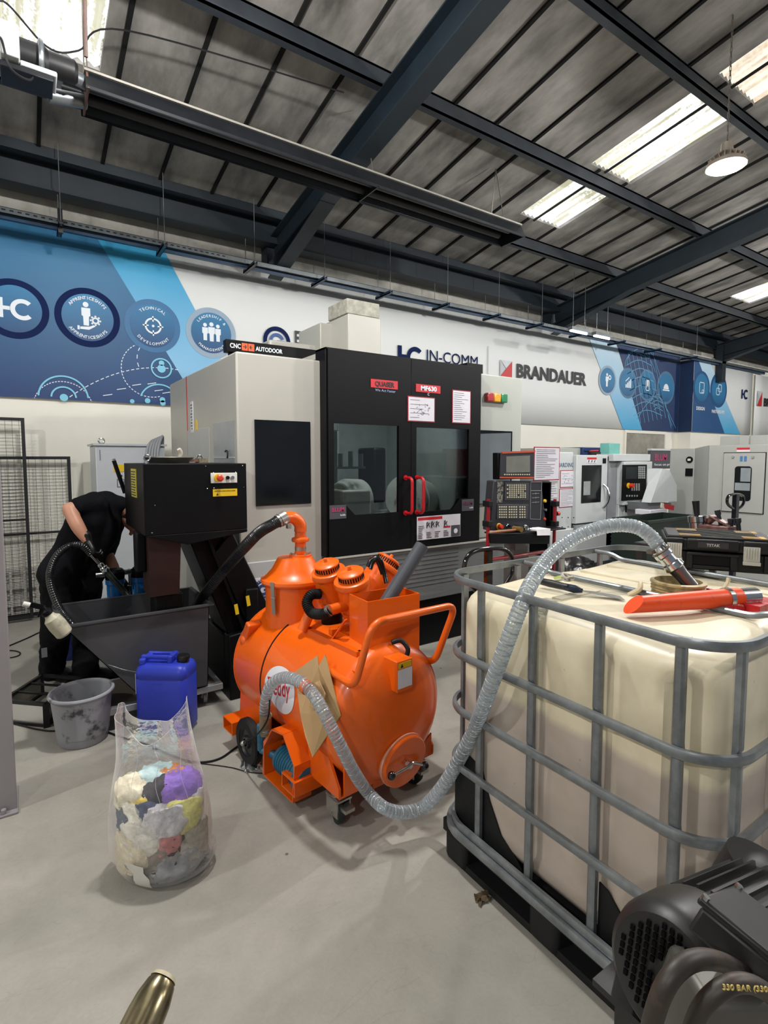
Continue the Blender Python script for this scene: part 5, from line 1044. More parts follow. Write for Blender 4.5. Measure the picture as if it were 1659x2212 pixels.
# cage rails: rounded loops of flattened tube
def cage_loop(z, off, h=.026, w_=.016, name='cage_rail', r=.15):
    L = rrect(IX0-off, IX1+off, IY0-off, IY1+off, r, 12, .4); n = len(L); q = MB(); vs = []; c = Vector((cx_, cy_))
    for p, qn in zip(L, L[1:]+L[:1]):
        pass
    for i, p in enumerate(L):
        t = (L[(i+1) % n]-L[i-1]).normalized(); nn = Vector((t.y, -t.x))
        for a, b in ((-w_/2, -h/2), (w_/2*.6, -h/2), (w_/2, -h/4), (w_/2, h/4), (w_/2*.6, h/2), (-w_/2, h/2)): vs.append((p.x+nn.x*a, p.y+nn.y*a, z+b))
    q.add(vs, [(i*6+k, i*6+(k+1) % 6, ((i+1) % n)*6+(k+1) % 6, ((i+1) % n)*6+k) for i in range(n) for k in range(6)])
    return q.build(name, M_cage, T, ang=50)
OFF = .045
for z in (1.158, .866, .647, .421, .185): cage_loop(z, OFF)
cage_loop(.155, OFF+.012, .03, .02, 'base_rail')
def post(x, y, nx, ny):
    q = MB(); o = OFF-.02; c = Vector((x+nx*o, y+ny*o, 0)); t = Vector((-ny, nx, 0)); n_ = Vector((nx, ny, 0)); w_ = .013; d = .010
    zs = [.17, .40, .421, .442, .626, .647, .668, .845, .866, .887, 1.15]; vs = []
    for z in zs:
        fl = z in (.421, .647, .866); dd = d*.5 if fl else d; ww = w_*1.15 if fl else w_; oc = c-n_*(.005 if fl else 0)
        vs += [oc+t*a*ww+n_*b*dd+Vector((0, 0, z)) for a, b in ((-1, -1), (1, -1), (1, .5), (.5, 1), (-.5, 1), (-1, .5))]
    m_ = len(zs); q.add(vs, [(i*6+k, i*6+(k+1) % 6, (i+1)*6+(k+1) % 6, (i+1)*6+k) for i in range(m_-1) for k in range(6)]); q.build('cage_post', M_cage, T, ang=30)
for y in posts_y: post(IX0, y, -1, 0); post(IX1, y, 1, 0)
for x in [1.47]+posts_x[:]: post(x, IY0, 0, -1); post(x, IY1, 0, 1)
# cross bars over the top and cable ties
for x, l in ((1.84, 'left'), (2.36, 'right')):
    q = MB(); q.tube(fillet([(x, IY0-OFF, 1.155), (x, IY0+.05, 1.155), (x, IY0+.1, 1.135), (x, IY1-.1, 1.135), (x, IY1-.05, 1.155), (x, IY1+OFF, 1.155)], .03), .0105, 10); q.build('top_cross_bar', M_cage, T)
for y in (1.08,): 
    q = MB(); q.tube(spline([(1.80, y, 1.125), (1.815, y-.03, 1.15), (1.84, y-.02, 1.165), (1.87, y-.0, 1.13)], 6), .009, 8); q.build('plastic_loop', mat('cream_plastic', '#c9b998', .5), T)
q = MB(); q.tube(spline([(2.06, .93, 1.125), (2.12, .91, 1.135), (2.15, .905, 1.155), (2.16, .905, 1.175)], 6), .007, 8); q.build('plastic_loop', mat('cream_plastic', '#c9b998', .5), T)
# filler neck
NC = (1.965, .99, 1.135)
q = MB(); q.lathe([(.100, -.03), (.090, -.015), (.086, .0), (.086, .03), (.092, .03), (.092, .037), (.084, .04), (.078, .04), (.078, -.015), (.0, -.015)], NC, (0, 0, 1), 48)
for k in range(2): q.torus((NC[0], NC[1], NC[2]+.008+.010*k), (0, 0, 1), .087, .003, 48, 6)
q.build('filler_neck', mat('stained_neck_plastic', '#a8956a', .5, color2='#5d4c2a', mixlo=.5, mixhi=.75, scale=25), T)
q = MB(); q.lathe([(0, -.008), (.077, -.008)], NC, (0, 0, 1), 32); q.build('neck_opening', mat('murky_opening', '#2c2213', .3), T)
# pallet
for x in (IX0+.03, cx_, IX1-.03):
    for y in (IY0+.05, cy_, IY1-.05): MB().box(x-.07, x+.07, y-.06, y+.06, 0, .125).build('pallet_foot', mat('dark_plastic', '#17181a', .6, var=.2, spec=.3), T, bevel=.02)
q = MB(); q.box(IX0-.03, IX1+.03, IY0-.03, IY1+.03, .10, .15); q.build('pallet_deck', mat('dark_plastic', '#17181a'), T)
for x in (IX0+.03, cx_, IX1-.03): MB().box(x-.06, x+.06, IY0, IY1, .002, .03).build('pallet_shade_runner', mat('dark_plastic', '#17181a'), T)  # dark runners added to the pallet to deepen the shade beneath the tank
q = MB()
for sx, sy in ((0, 0), (0, 1), (1, 0), (1, 1)):
    X_ = (IX0-.012) if sx == 0 else IX1+.012; Y_ = IY0-.012 if sy == 0 else IY1+.012; dx = 1 if sx == 0 else -1; dy = 1 if sy == 0 else -1
    q.prism([(0, .17), (dy*.36, .17), (dy*.26, .22), (dy*.12, .38), (0, .42)], (X_, Y_, 0), (0, 1, 0), (0, 0, 1), (dx*.006, 0, 0)); q.prism([(0, .17), (dx*.36, .17), (dx*.26, .22), (dx*.12, .38), (0, .42)], (X_, Y_, 0), (1, 0, 0), (0, 0, 1), (0, dy*.006, 0))
q.build('corner_protector', mat('dark_plastic', '#17181a'), T, smooth=False) if False else None
q = MB(); q.prism([(1.55, .17), (1.2, .17), (1.22, .19), (1.30, .24), (1.36, .34), (1.40, .44), (1.50, .47), (1.55, .45)], (IX0-.008, 0, 0), (0, 1, 0), (0, 0, 1), (.006, 0, 0)); q.build('corner_protector', mat('dark_plastic', '#17181a'), T, smooth=False)
q = MB(); q.prism([(.61, .17), (.90, .17), (.90, .34), (.87, .33), (.78, .24), (.61, .22)], (IX0-.008, 0, 0), (0, 1, 0), (0, 0, 1), (.006, 0, 0)); q.build('corner_protector', mat('dark_plastic', '#17181a'), T, smooth=False)
# ---- things lying on the tank
ZT = 1.126
def rest(px, py, z): return pZ(px, py, z)
a, m_, b = rest(1162, 1254, ZT+.018), rest(1257, 1276, ZT+.016), rest(1338, 1291, ZT+.006)
T = thing('filling_knife', 'filling knife with blue and black handle lying on top of the white tank', 'tool', a)
d = (m_-a); q = MB(); q.tube([a, a+d*.05, a+d*.3, a+d*.6, a+d*.85, a+d], [.008, .013, .015, .013, .015, .008], 14); q.build('handle', mat('navy_rubber_grip', '#16243f', .45, color2='#0e1013', mixlo=.45, mixhi=.5, scale=8), T)
d2 = (b-m_).normalized(); s_ = d2.cross(Vector((0, 0, 1))).normalized(); q = MB(); L = (b-m_).length; q.add([m_+s_*.006, m_-s_*.006, m_+d2*L*.3-s_*.022, b-s_*.026, b+d2*.02+s_*.02, m_+d2*L*.3+s_*.012], [(0, 1, 2, 3, 4, 5)]); q.build('blade', mat('worn_steel_blade', '#8b8880', .35, metal=.7, var=.2), T, smooth=False, solid=.0012)
c = rest(1226, 1256, ZT+.012); T = thing('cord_coil', 'small coil of white cord beside the filling knife', 'cord', c); q = MB()
rnd = random.Random(5); pts = [c+Vector((.028*cos(k*1.3)*(.6+.4*rnd.random()), .028*sin(k*1.3)*(.6+.4*rnd.random()), .006+.022*rnd.random())) for k in range(26)]; q.tube(spline(pts, 5), .0035, 6); q.build('cord_loops', mat('white_cord', '#b9b2a6', .7, color2='#55504a', mixlo=.5, mixhi=.65, scale=80), T)
c = rest(1205, 1250, ZT+.004); T = thing('green_label_scrap', 'small green paper scrap by the cord coil on the tank', 'scrap', c); q = MB(); q.add([c+Vector(v) for v in ((-.02, .0, 0), (.02, -.01, .004), (.03, .01, .008), (-.005, .02, .003))], [(0, 1, 2, 3)]); q.build('scrap', mat('green_paper', '#8fa03a', .6), T, smooth=False, solid=.0008)
# orange-red nozzle
a, b = rest(1368, 1306, ZT+.034), rest(1612, 1289, ZT+.038); d = (b-a).normalized(); T = thing('crevice_nozzle', 'orange-red rubber nozzle with slant-cut end lying across the tank top', 'nozzle', a)
q = MB(); s_ = d.cross(Vector((0, 0, 1))).normalized(); u_ = s_.cross(d); n = 28; R = .029; vs = []
for k in range(n):
    an = 2*pi*k/n; off = s_*cos(an)*R+u_*sin(an)*R*.9; vs.append(a+off*1.0+d*(.028*sin(an)+.0))
for k in range(n):
    an = 2*pi*k/n; vs.append(a+d*.42*(b-a).length+(s_*cos(an)+u_*sin(an))*R*1.0)
for k in range(n):
    an = 2*pi*k/n; vs.append(b-d*.03+(s_*cos(an)+u_*sin(an))*R*1.08)
q.add(vs, [(j*n+k, j*n+(k+1) % n, (j+1)*n+(k+1) % n, (j+1)*n+k) for j in range(2) for k in range(n)]+[tuple(range(n-1, -1, -1))]); q.build('nozzle_body', mat('orange_red_rubber', '#e0480c', .4, color2='#8c2a10', mixlo=.6, mixhi=.85, scale=22), T)
q = MB(); q.cyl(b-d*.03, b+d*.035, .029, n=28); q.build('steel_cuff', M_chrome, T)
q = MB(); c = b-d*.075; q.cyl(c-d*.008, c+d*.008, .034, n=28); q.bar(c-u_*.034-d*.03, c-u_*.034+d*.02, .012, .01); q.build('hose_clip', M_chrome, T)
c = rest(1585, 1300, ZT+.01); T = thing('red_rubber_glove', 'crumpled red rubber glove under the orange nozzle', 'glove', c)
q = MB(); q.box(c.x-.06, c.x+.09, c.y-.10, c.y+.08, c.z-.008, c.z+.016)
for k in range(4): q.tube(spline([(c.x-.03+.03*k, c.y+.07, c.z), (c.x-.05+.035*k, c.y+.12, c.z+.008), (c.x-.07+.04*k, c.y+.15-.01*k, c.z+.002)], 5), .012, 10)
q.tube(spline([(c.x-.06, c.y-.05, c.z), (c.x-.1, c.y-.02, c.z+.006), (c.x-.11, c.y+.02, c.z+.003)], 5), .013, 10); q.build('glove_body', mat('red_rubber', '#b51a1c', .35, var=.15, scale=20, bump=.5, bscale=30), T, bevel=.008)
# black toolbox on the far right of the tank
FLc = pZ(1432, 1226, 1.15); ta = radians(-59); TM = Matrix.Translation((FLc.x, FLc.y, 1.15)) @ Matrix.Rotation(ta, 4, 'Z')   # local x along the front, y to the back
TW, TD = .41, .29; tH = .142
T = thing('tool_box', 'black plastic tool box with steel latches standing across the back of the tank', 'toolbox', TM @ Vector((TW/2, TD/2, 0)), ta)
M_tb = mat('black_toolbox_plastic', '#0e0f10', .5, var=.12, spec=.35, bump=.1, bscale=60)
def TB(): return MB(TM)
zl = tH*.58
q = TB(); q.box(.012, TW-.012, .016, TD, 0, zl-.004); BDY = q.build('box_body', M_tb, T, bevel=.008)
q = TB(); q.box(0, TW, .0, TD+.01, zl, tH-.012); q.box(.01, TW-.01, .014, TD, tH-.012, tH)
for x0_, x1_ in ((.004, .075), (.085, .275), (.285, .405)): q.box(x0_, x1_, -.008, .02, zl+.006, tH-.010)
LIDB = q.build('lid', M_tb, T, bevel=.008)
q = TB()
for x in (.085, .245, .36): q.box(x, x+.025, .0, .03, .006, zl-.006)
q.box(.11, .245, .004, .03, .006, .022); q.box(.085, .275, -.006, .02, zl-.018, zl-.006); q.build('body_ribs', M_tb, BDY, bevel=.003)
q = TB(); q.box(.112, .243, .010, .0145, .024, zl-.02); q.build('handle_recess', M_blk, BDY)
for x in (.012, .287):
    q = TB(); q.box(x, x+.056, -.016, -.004, zl-.03, zl+.03)
    for k in range(6): q.box(x+.006+.009*k, x+.010+.009*k, -.019, -.016, zl-.02, zl+.026)
    q.box(x-.002, x+.058, -.022, -.01, zl-.044, zl-.03); q.build('latch', mat('pale_steel_latch', '#b9b8ae', .35, metal=.4), T, bevel=.002)
q = TB(); q.box(.125, .235, -.011, -.008, zl+.016, zl+.040); q.build('badge_plate', mat('dark_badge', '#2a2b2e', .35), LIDB)
text('TSTAK', TM @ Vector((.18, -.0125, zl+.023)), TM.to_3x3() @ Vector((1, 0, 0)), UZ, .011, mat('grey_letter', '#a8a8a6', .5), T, bold=.03)
q = TB()
for x, y in ((.06, .02), (.29, .02), (.06, .2), (.29, .2)): q.box(x, x+.08, y, y+.07, tH, tH+.002)
q.build('yellow_stripe', mat('dusty_yellow', '#b98f45', .7, var=.2), LIDB)
q = TB()
for k in range(7): q.box(.06, TW-.06, .03+.038*k, .042+.038*k, tH-.002, tH+.003)
q.build('lid_ribs', M_tb, LIDB)
# trolley bench behind the tank with tools standing on it
T = thing('tool_trolley', 'dark tool trolley standing behind the tank and tool box', 'trolley', (3.15, 1.0, 0))
q = MB(); q.box(2.95, 3.5, .5, 1.75, 1.10, 1.13); q.build('trolley_top', mat('dark_trolley', '#1f2123', .5, var=.15), T, bevel=.005)
for x in (2.98, 3.47):
    for y in (.53, 1.72): MB().box(x-.02, x+.02, y-.02, y+.02, 0, 1.10).build('trolley_leg', mat('dark_trolley', '#1f2123'), T)
q = MB(); q.box(2.96, 3.49, .51, 1.74, .3, .33); q.build('trolley_shelf', mat('dark_trolley', '#1f2123'), T)
zt3 = 1.13
def stand(px, X, name, label, cat, fn):
    c = pX(px, 1130, X); c.z = zt3; T = thing(name, label, cat, c); fn(T, c); return T
def f1(T, c):
    dd = Vector((-.03, .10, .9)).normalized(); q = MB(); h1 = pX(1515, 1113, 3.1).z-zt3; h2 = pX(1503, 1084, 3.1).z-zt3; q.lathe([(0, 0), (.042, 0), (.042, h1-.04), (.048, h1-.036), (.048, h1-.005), (.04, h1), (0, h1)], c, dd, 28); q.build('steel_body', M_chrome, T); q = MB(); q.tube([c+dd*h1, c+dd*(h1+h2)/2, c+dd*h2*1.03], [.014, .016, .019], 14); q.build('grip', M_rub, T)
stand(1514, 3.1, 'tool_holder', 'steel spindle tool holder with black stem standing behind the tool box', 'tool holder', f1)
def f2(h, lean):
    def f(T, c):
        dd = Vector((-.05, lean, 1)).normalized(); q = MB(); q.lathe([(0, 0), (.03, 0), (.03, .05), (.012, .06), (.010, h-.03), (.015, h-.02), (.015, h), (0, h)], c, dd, 16); q.build('shank', mat('dark_tool_steel', '#3a3d42', .35, metal=.6), T)
    return f
for px, h, ln, l in ((1573, pX(1560, 1100, 3.12).z-1.13, .25, 'long dark tool leaning to the left behind the tool box'), (1587, pX(1583, 1120, 3.12).z-1.13, .1, 'short dark tool behind the tool box, left of the pair'), (1603, pX(1598, 1119, 3.12).z-1.13, .1, 'short dark tool behind the tool box, right of the pair')): stand(px, 3.12, 'cutting_tool', l, 'tool', f2(h, ln))
def f3(T, c):
    q = MB(); q.box(c.x-.05, c.x+.05, c.y-.09, c.y+.06, c.z, c.z+.13); q.bar(c+Vector((0, -.08, .13)), c+Vector((0, .02, .18)), .06, .012); q.bar(c+Vector((.02, .05, .13)), c+Vector((0, .0, .17)), .03, .03); q.build('vice_body', mat('grimy_red_steel', '#6b4a45', .45, metal=.3, var=.35, scale=25), T, bevel=.008)
stand(1543, 3.1, 'machine_vice', 'small grimy reddish vice standing behind the tool box', 'vice', f3)
# ================================================================== FOREGROUND PUMP, HOSES, TUBE
M_mot = mat('dusty_black_motor', (.135, .13, .128), .42, var=.25, scale=7, spec=.4); M_hyd = mat('brown_black_hydraulic_hose', '#2d2621', .5, color2='#5b4636', mixlo=.5, mixhi=.8, scale=18)
def at(px, py, dep): return CAM + ray(px, py)*dep
mo = at(1435, 2115, .80); mb_ = at(1690, 1965, 1.04); ax = (mb_-mo).normalized()
T = thing('pump_motor', 'dusty black electric pump motor with fan grille in the bottom right corner', 'motor', (mo.x, mo.y, 0))
q = MB(); q.lathe([(0, .012), (.04, .008), (.082, .0), (.092, .01), (.098, .03), (.1, .10), (.098, .115), (.09, .118), (.088, .125)], mo, ax, 48); FC = q.build('fan_cowl', M_mot, T)
q = MB(); q.lathe([(.086, .115), (.086, .36), (.0, .36)], mo, ax, 40); u_ = ax.orthogonal().normalized(); w_ = ax.cross(u_)
for k in range(26): an = 2*pi*k/26; dd = u_*cos(an)+w_*sin(an); q.bar(mo+ax*.13+dd*.09, mo+ax*.35+dd*.09, .005, .016, up=dd)
q.build('finned_body', M_mot, T)
q = MB(); s1 = Vector((0, 0, 1))-ax*ax.z; s1.normalize(); s2 = ax.cross(s1)
for i in range(-6, 7):
    for j in range(-6, 7):
        if i*i+j*j < 38 and i*i+j*j > 4 and (i+j) % 1 == 0:
            p = mo+s1*i*.0115+s2*j*.0115+ax*(.0045-.0001*0 - .0); p += ax*(-.0035+.00009*(36-i*i-j*j)); q.bar(p-s1*.004, p+s1*.004, .006, .004, up=ax)
q.build('grille_holes', mat('deep_black', '#040405', .9, spec=.1), FC)
jb = at(1600, 1985, .90); jz = Vector((0, 0, 1)); ja = Vector((ax.x, ax.y, 0)).normalized(); jn = ja.cross(jz)
q = MB(); c0 = at(1512, 1935, .86); c1 = at(1590, 1912, .97)
A1, B1_, C1 = at(1510, 1935, .735), at(1590, 1908, .80), at(1712, 2100, .67); D1_ = B1_+(C1-A1); nn = (B1_-A1).cross(C1-A1).normalized()
if nn.z > 0: nn = -nn
q.add([A1, B1_, D1_, C1]+[p+nn*.012 for p in (A1, B1_, D1_, C1)], [(0, 1, 2, 3), (7, 6, 5, 4), (0, 4, 5, 1), (1, 5, 6, 2), (2, 6, 7, 3), (3, 7, 4, 0)]); JL = q.build('terminal_box_lid', M_mot, T, bevel=.004)
m0 = (A1+B1_+C1+D1_)/4; q = MB(); Q = [m0+(p-m0)*.9 for p in (A1, B1_, D1_, C1)]
q.add([p+nn*.012 for p in Q]+[p+nn*.055 for p in Q], [(0, 1, 2, 3), (7, 6, 5, 4), (0, 4, 5, 1), (1, 5, 6, 2), (2, 6, 7, 3), (3, 7, 4, 0)]); q.build('terminal_box', M_mot, T, bevel=.006)
for p in Q:
    q = MB(); q.cyl(p-nn*.004, p+nn*.002, .005, n=6); q.build('lid_screw', M_chrome, JL)
q = MB(); c2 = at(1640, 1925, 1.12); q.lathe([(0, -.06), (.07, -.05), (.085, -.02), (.085, .05), (0, .06)], c2, Vector((.2, -.3, .9)), 36); q.build('pump_tank', M_mot, T)
q = MB(); q.prism([(0, 0), (.10, 0), (.12, -.09), (-.03, -.10)], at(1530, 2170, .70), RT, Vector((0, 0, 1)), FW*.1); q.build('base_bracket', mat('grey_cast_bracket', '#55534e', .45, metal=.4, var=.2), T, bevel=.01)
q = MB()
for k, (a_, b_) in enumerate(((.06, .0), (.3, .0))):
    p = mo+ax*a_
    for s_ in (-.09, .09): q.bar((p.x+s2.x*s_, p.y+s2.y*s_, p.z-.05), (p.x+s2.x*s_, p.y+s2.y*s_, 0), .03, .03)
q.build('stand_leg', M_mot, T)
p0, p1 = mo+ax*.0, mo+ax*.36; q = MB(); q.bar((p0.x, p0.y, p0.z-.11), (p1.x, p1.y, p0.z-.11), .24, .012); q.build('stand_plate', M_mot, T)
T = thing('hydraulic_hose', 'thick brown-black hydraulic hose arching over the motor, larger of the two', 'hose', (mo.x, mo.y, .9))
hpts = [at(1395, 2300, .66), at(1408, 2212, .64), at(1437, 2130, .63), at(1480, 2082, .64), at(1530, 2072, .66), at(1585, 2090, .69), at(1640, 2130, .72), at(1700, 2190, .74)]
q = MB(); q.tube(spline(hpts, 12), .0112, 18); q.build('hose_body', M_hyd, T)
T = thing('hydraulic_hose', 'brown-black hydraulic hose with yellow pressure printing, smaller inner arc', 'hose', (mo.x, mo.y, .85))
h2 = [at(1470, 2320, .66), at(1500, 2212, .64), at(1530, 2160, .63), at(1575, 2128, .63), at(1620, 2125, .64), at(1665, 2150, .65), at(1700, 2180, .66)]
q = MB(); sp2 = spline(h2, 12); q.tube(sp2, .0105, 18); HB2 = q.build('hose_body', M_hyd, T)
o = at(1562, 2126, .615); text('330 BAR (3300PSI)', at(1560, 2138, .617), RT*1.0+UP*-.05, UP, .0065, mat('yellow_hose_print', '#b9a35c', .6), T, align='LEFT')
# steel handle tube in the bottom left corner
a = at(356, 2108, .50); b = at(250, 2330, .44); d = (b-a).normalized(); T = thing('steel_tube', 'worn brass-coloured steel tube rising into the bottom left corner', 'tube', (b.x, b.y, 0))
q = MB(); q.lathe([(.0, .0), (.010, .001), (.0135, .006), (.0165, .018), (.0175, .03), (.0178, (b-a).length), (0, (b-a).length)], a, d, 28); HT = q.build('tube_body', mat('worn_brassy_steel', '#8a7f62', .25, metal=.9, var=.3, scale=30, stretch=(1, 1, .4)), T)
q = MB(); q.lathe([(.0105, -.0005), (.0125, .003)], a, d, 24); q.build('worn_tip', mat('pale_worn_tip', '#b3a88a', .4), T)
q = MB(); q.tube(fillet([b-d*.01, b+d*.08, (b.x+d.x*.1, b.y+d.y*.1, 0)], .06), .0175, 20); q.build('handle_upright', mat('worn_brassy_steel', '#8a7f62'), T)
# ================================================================== PALLET TRUCK behind the tank
def pallet_truck(label, base, hs, hdl, body_z, red='#b5201a'):
    """hdl: list of world points of the handle loop, base: foot position"""
    T = thing('pallet_truck', label, 'pallet truck', (base.x, base.y, 0)); return T
b0 = Vector((1.86, 1.98, 0)); T = pallet_truck('red pallet truck with black looped handle, half hidden behind the tank corner', b0, 1, None, .2)
hp = [pY(x, y, 2.0) for x, y in ((1046, 1300), (1020, 1265), (1003, 1235), (1010, 1203), (1035, 1188), (1085, 1186), (1106, 1205), (1108, 1232), (1090, 1265), (1066, 1300))]
q = MB(); q.tube(spline(hp, 6), .0125, 12); q.build('handle_loop', mat('glossy_black_paint', '#08080a', .15, coat=.6), T)
q = MB(); q.bar(pY(1055, 1190, 2.0), pY(1054, 1300, 2.01), .045, .02, up=(0, 1, 0)); q.tube([pY(1054, 1290, 2.01), (1.93, 1.98, .35)], .018, 12); q.build('tiller', mat('glossy_black_paint', '#08080a'), T)
M_prd = mat('red_truck_paint', '#b81f14', .35, coat=.3, var=.12)
q = MB(); q.prism([(-.28, .10), (-.17, .02), (.0, .05), (.0, .28), (-.16, .20), (-.2, .17), (-.27, .15)], (1.93, 1.8, 0), (1, 0, 0), (0, 0, 1), (0, .18, 0)) if False else None
q.add([pY(x, y, 1.90)+Vector((d_, d_*.2, 0)) for d_ in (0, .14) for x, y in ((1006, 1672), (994, 1697), (995, 1716), (1019, 1735), (1060, 1735), (1060, 1600), (1035, 1600))], [(0, 1, 2, 3, 4, 5, 6), (13, 12, 11, 10, 9, 8, 7)]+[(i, i+7, (i+1) % 7+7, (i+1) % 7) for i in range(7)]); q.build('pump_housing', M_prd, T, bevel=.012)
q = MB(); q.cyl((1.92, 2.0, .12), (1.92, 2.0, .5), .03); q.build('piston', M_chrome, T)
q = MB(); q.box(1.95, 2.1, 1.85, 2.1, .06, .14); q.box(2.1, 3.1, 1.75, 1.87, .05, .10); q.box(2.1, 3.1, 2.12, 2.24, .05, .10); q.build('forks', M_prd, T, bevel=.01)
for x in (1.81, 1.93):
    q = MB(); q.cyl((x, 1.88, .09), (x, 1.93, .09), .09, n=32); q.build('steer_wheel', M_rub, T)
q = MB(); q.ball(pY(1022, 1628, 1.9), .018); q.tube([pY(1022, 1628, 1.9), (1.9, 1.95, .25)], .008, 8); q.build('release_pedal', M_rub, T)
# ================================================================== WORKER
def blob(name, chains, m, parent, voxel=.012, sm=4, extra=None):
    """one continuous surface: union of tapering limb chains, remeshed"""
    q = MB()
    for ch in chains:
        P = [Vector(c[0]) for c in ch]; R = [c[1] for c in ch]; n = max(2, int(sum((P[i+1]-P[i]).length for i in range(len(P)-1))/(min(R)*.35))); k = max(2, n//max(1, len(P)-1))
        sp_ = spline(P, k); rr = []
        for i in range(len(sp_)):
            t = i/k; j = min(int(t), len(R)-2); f = t-j; f = f*f*(3-2*f); rr.append(R[j]+(R[j+1]-R[j])*f)
        q.tube(sp_, rr, 16); q.ball(sp_[0], rr[0], n=16); q.ball(sp_[-1], rr[-1], n=16)
    if extra: extra(q)
    o = q.build(name, m, parent)
    md = o.modifiers.new('remesh', 'REMESH'); md.mode = 'VOXEL'; md.voxel_size = voxel; md.use_smooth_shade = True
    ms = o.modifiers.new('smooth', 'SMOOTH'); ms.iterations = sm; ms.factor = .5
    return o
def wrinkle(o, strength=.012, scale=.11, seed=0):
    tx = bpy.data.textures.new('cloth_folds', 'CLOUDS'); tx.noise_scale = scale; tx.noise_depth = 2
    md = o.modifiers.new('folds', 'DISPLACE'); md.texture = tx; md.strength = strength; md.mid_level = .5; md.texture_coords = 'LOCAL'
M_skin = mat('skin_tone', '#c08a70', .5, var=.05, scale=12); M_shirt = mat('black_tshirt', '#0f1014', .9, var=.2, scale=8, bump=.25, bscale=14, spec=.12); M_trou = mat('black_work_trousers', '#0b0b0d', .9, var=.25, scale=9, bump=.4, bscale=16, spec=.12)
M_glove = mat('black_nitrile_glove', '#08080a', .45, var=.1); M_boot = mat('black_boot_leather', '#0d0c0c', .5, var=.15)
W_ = thing('person', 'person in black t-shirt, trousers and gloves bending over the grey hopper', 'person', (.22, 4.35, 0))
YN, YFAR, YC_ = 4.18, 4.50, 4.34
def J(x, y, Y): return pY(x, y, Y)
hipN, hipF = J(135, 1270, 4.24), J(178, 1272, 4.46)
knN, knF = J(120, 1370, 4.20), J(186, 1370, 4.44); anN, anF = pZ(112, 1455, .1), pZ(186, 1460, .1)
pel = (hipN+hipF)/2+Vector((0, 0, .06)); chN, chF = J(188, 1122, YN+.04), J(232, 1128, YFAR-.03); shN, shF = J(205, 1088, YN), J(246, 1100, YFAR)
neck = J(264, 1090, YC_); hd0, hd1 = J(284, 1112, YC_), J(302, 1136, YC_-.01)
elN = J(150, 1100, YN-.07); faN = J(167, 1135, YN-.13); wrN = J(190, 1172, YN-.17)
elF = J(229, 1190, YFAR-.08); faF = J(242, 1220, YFAR-.15); wrF = J(258, 1250, YFAR-.21)
torso = lambda g: [[(hipN, .09+g), ((hipN+chN)/2, .085+g), (chN, .09+g), (shN, .055+g)], [(hipF, .09+g), ((hipF+chF)/2, .085+g), (chF, .09+g), (shF, .055+g)], [(pel, .10+g), ((chN+chF)/2, .10+g), ((shN+shF)/2, .07+g), (neck, .052+g*.6)]]
def head(q):
    c = (hd0+hd1)/2; ax = (hd1-hd0).normalized()
    q.ball(hd0.lerp(hd1, .35), .088, (1.0, .86, 1.05), 20); q.ball(hd0.lerp(hd1, .95), .06, (1, .9, 1.1), 16)
    fwd = Vector((.55, 0, -.83)); nose = hd0.lerp(hd1, .65)+Vector((-.045, 0, -.085)); q.ball(nose, .017, (1, .8, 1.2), 12)
    for s_ in (-1, 1): q.ball(hd0.lerp(hd1, .45)+Vector((0, .085*s_, -.01)), .022, (1, .45, 1.3), 12)
blob('body', torso(0)+[[(neck, .052), (hd0, .06)], [(shN, .055), (elN, .047)], [(elN, .046), (faN, .044), (wrN, .028)], [(shF, .055), (elF, .045)], [(elF, .044), (faF, .042), (wrF, .027)], [(hipN, .095), (knN, .06), (anN, .042)], [(hipF, .095), (knF, .06), (anF, .042)]], M_skin, W_, .011, 4, head)
hemN, hemF = J(128, 1238, 4.24), J(186, 1240, 4.46)
o = blob('t_shirt', [[(hemN, .135), ((hipN+chN)/2+Vector((.0, 0, .02)), .135), (chN, .13), (shN, .085)], [(hemF, .13), ((hipF+chF)/2, .13), (chF, .125), (shF, .085)], [((hemN+hemF)/2, .15), ((chN+chF)/2, .15), ((shN+shF)/2, .12), (neck.lerp((shN+shF)/2, .45), .085), (neck.lerp((shN+shF)/2, .15), .066)], [(shN, .08), (shN.lerp(elN, .55), .072), (shN.lerp(elN, .62), .070)], [(shF, .08), (shF.lerp(elF, .8), .066), (shF.lerp(elF, .9), .066)], [((hipN+hipF)/2+Vector((.05, 0, .02)), .12), (J(190, 1190, 4.30), .13), (J(215, 1150, 4.30), .13), ((shN+shF)/2, .1)]], M_shirt, W_, .013, 6); wrinkle(o, .016, .1)
o = blob('trousers', [[(hipN+Vector((0, 0, .06)), .135), (hipN, .135), (hipN.lerp(knN, .5), .112), (knN, .092), (knN.lerp(anN, .6), .085), (anN+Vector((0, 0, .03)), .082)], [(hipF+Vector((0, 0, .06)), .135), (hipF, .135), (hipF.lerp(knF, .5), .112), (knF, .092), (knF.lerp(anF, .6), .086), (anF+Vector((0, 0, .03)), .084)], [(hipN, .13), (hipF, .13)]], M_trou, W_, .012, 5); wrinkle(o, .022, .07)
q = MB(); a = pY(91, 1410, 4.08); q.box(a.x-.004, a.x+.028, a.y-.012, a.y-.002, a.z-.03, a.z+.03); q.build('trouser_patch', mat('grey_reflective_patch', '#77797c', .4), W_)
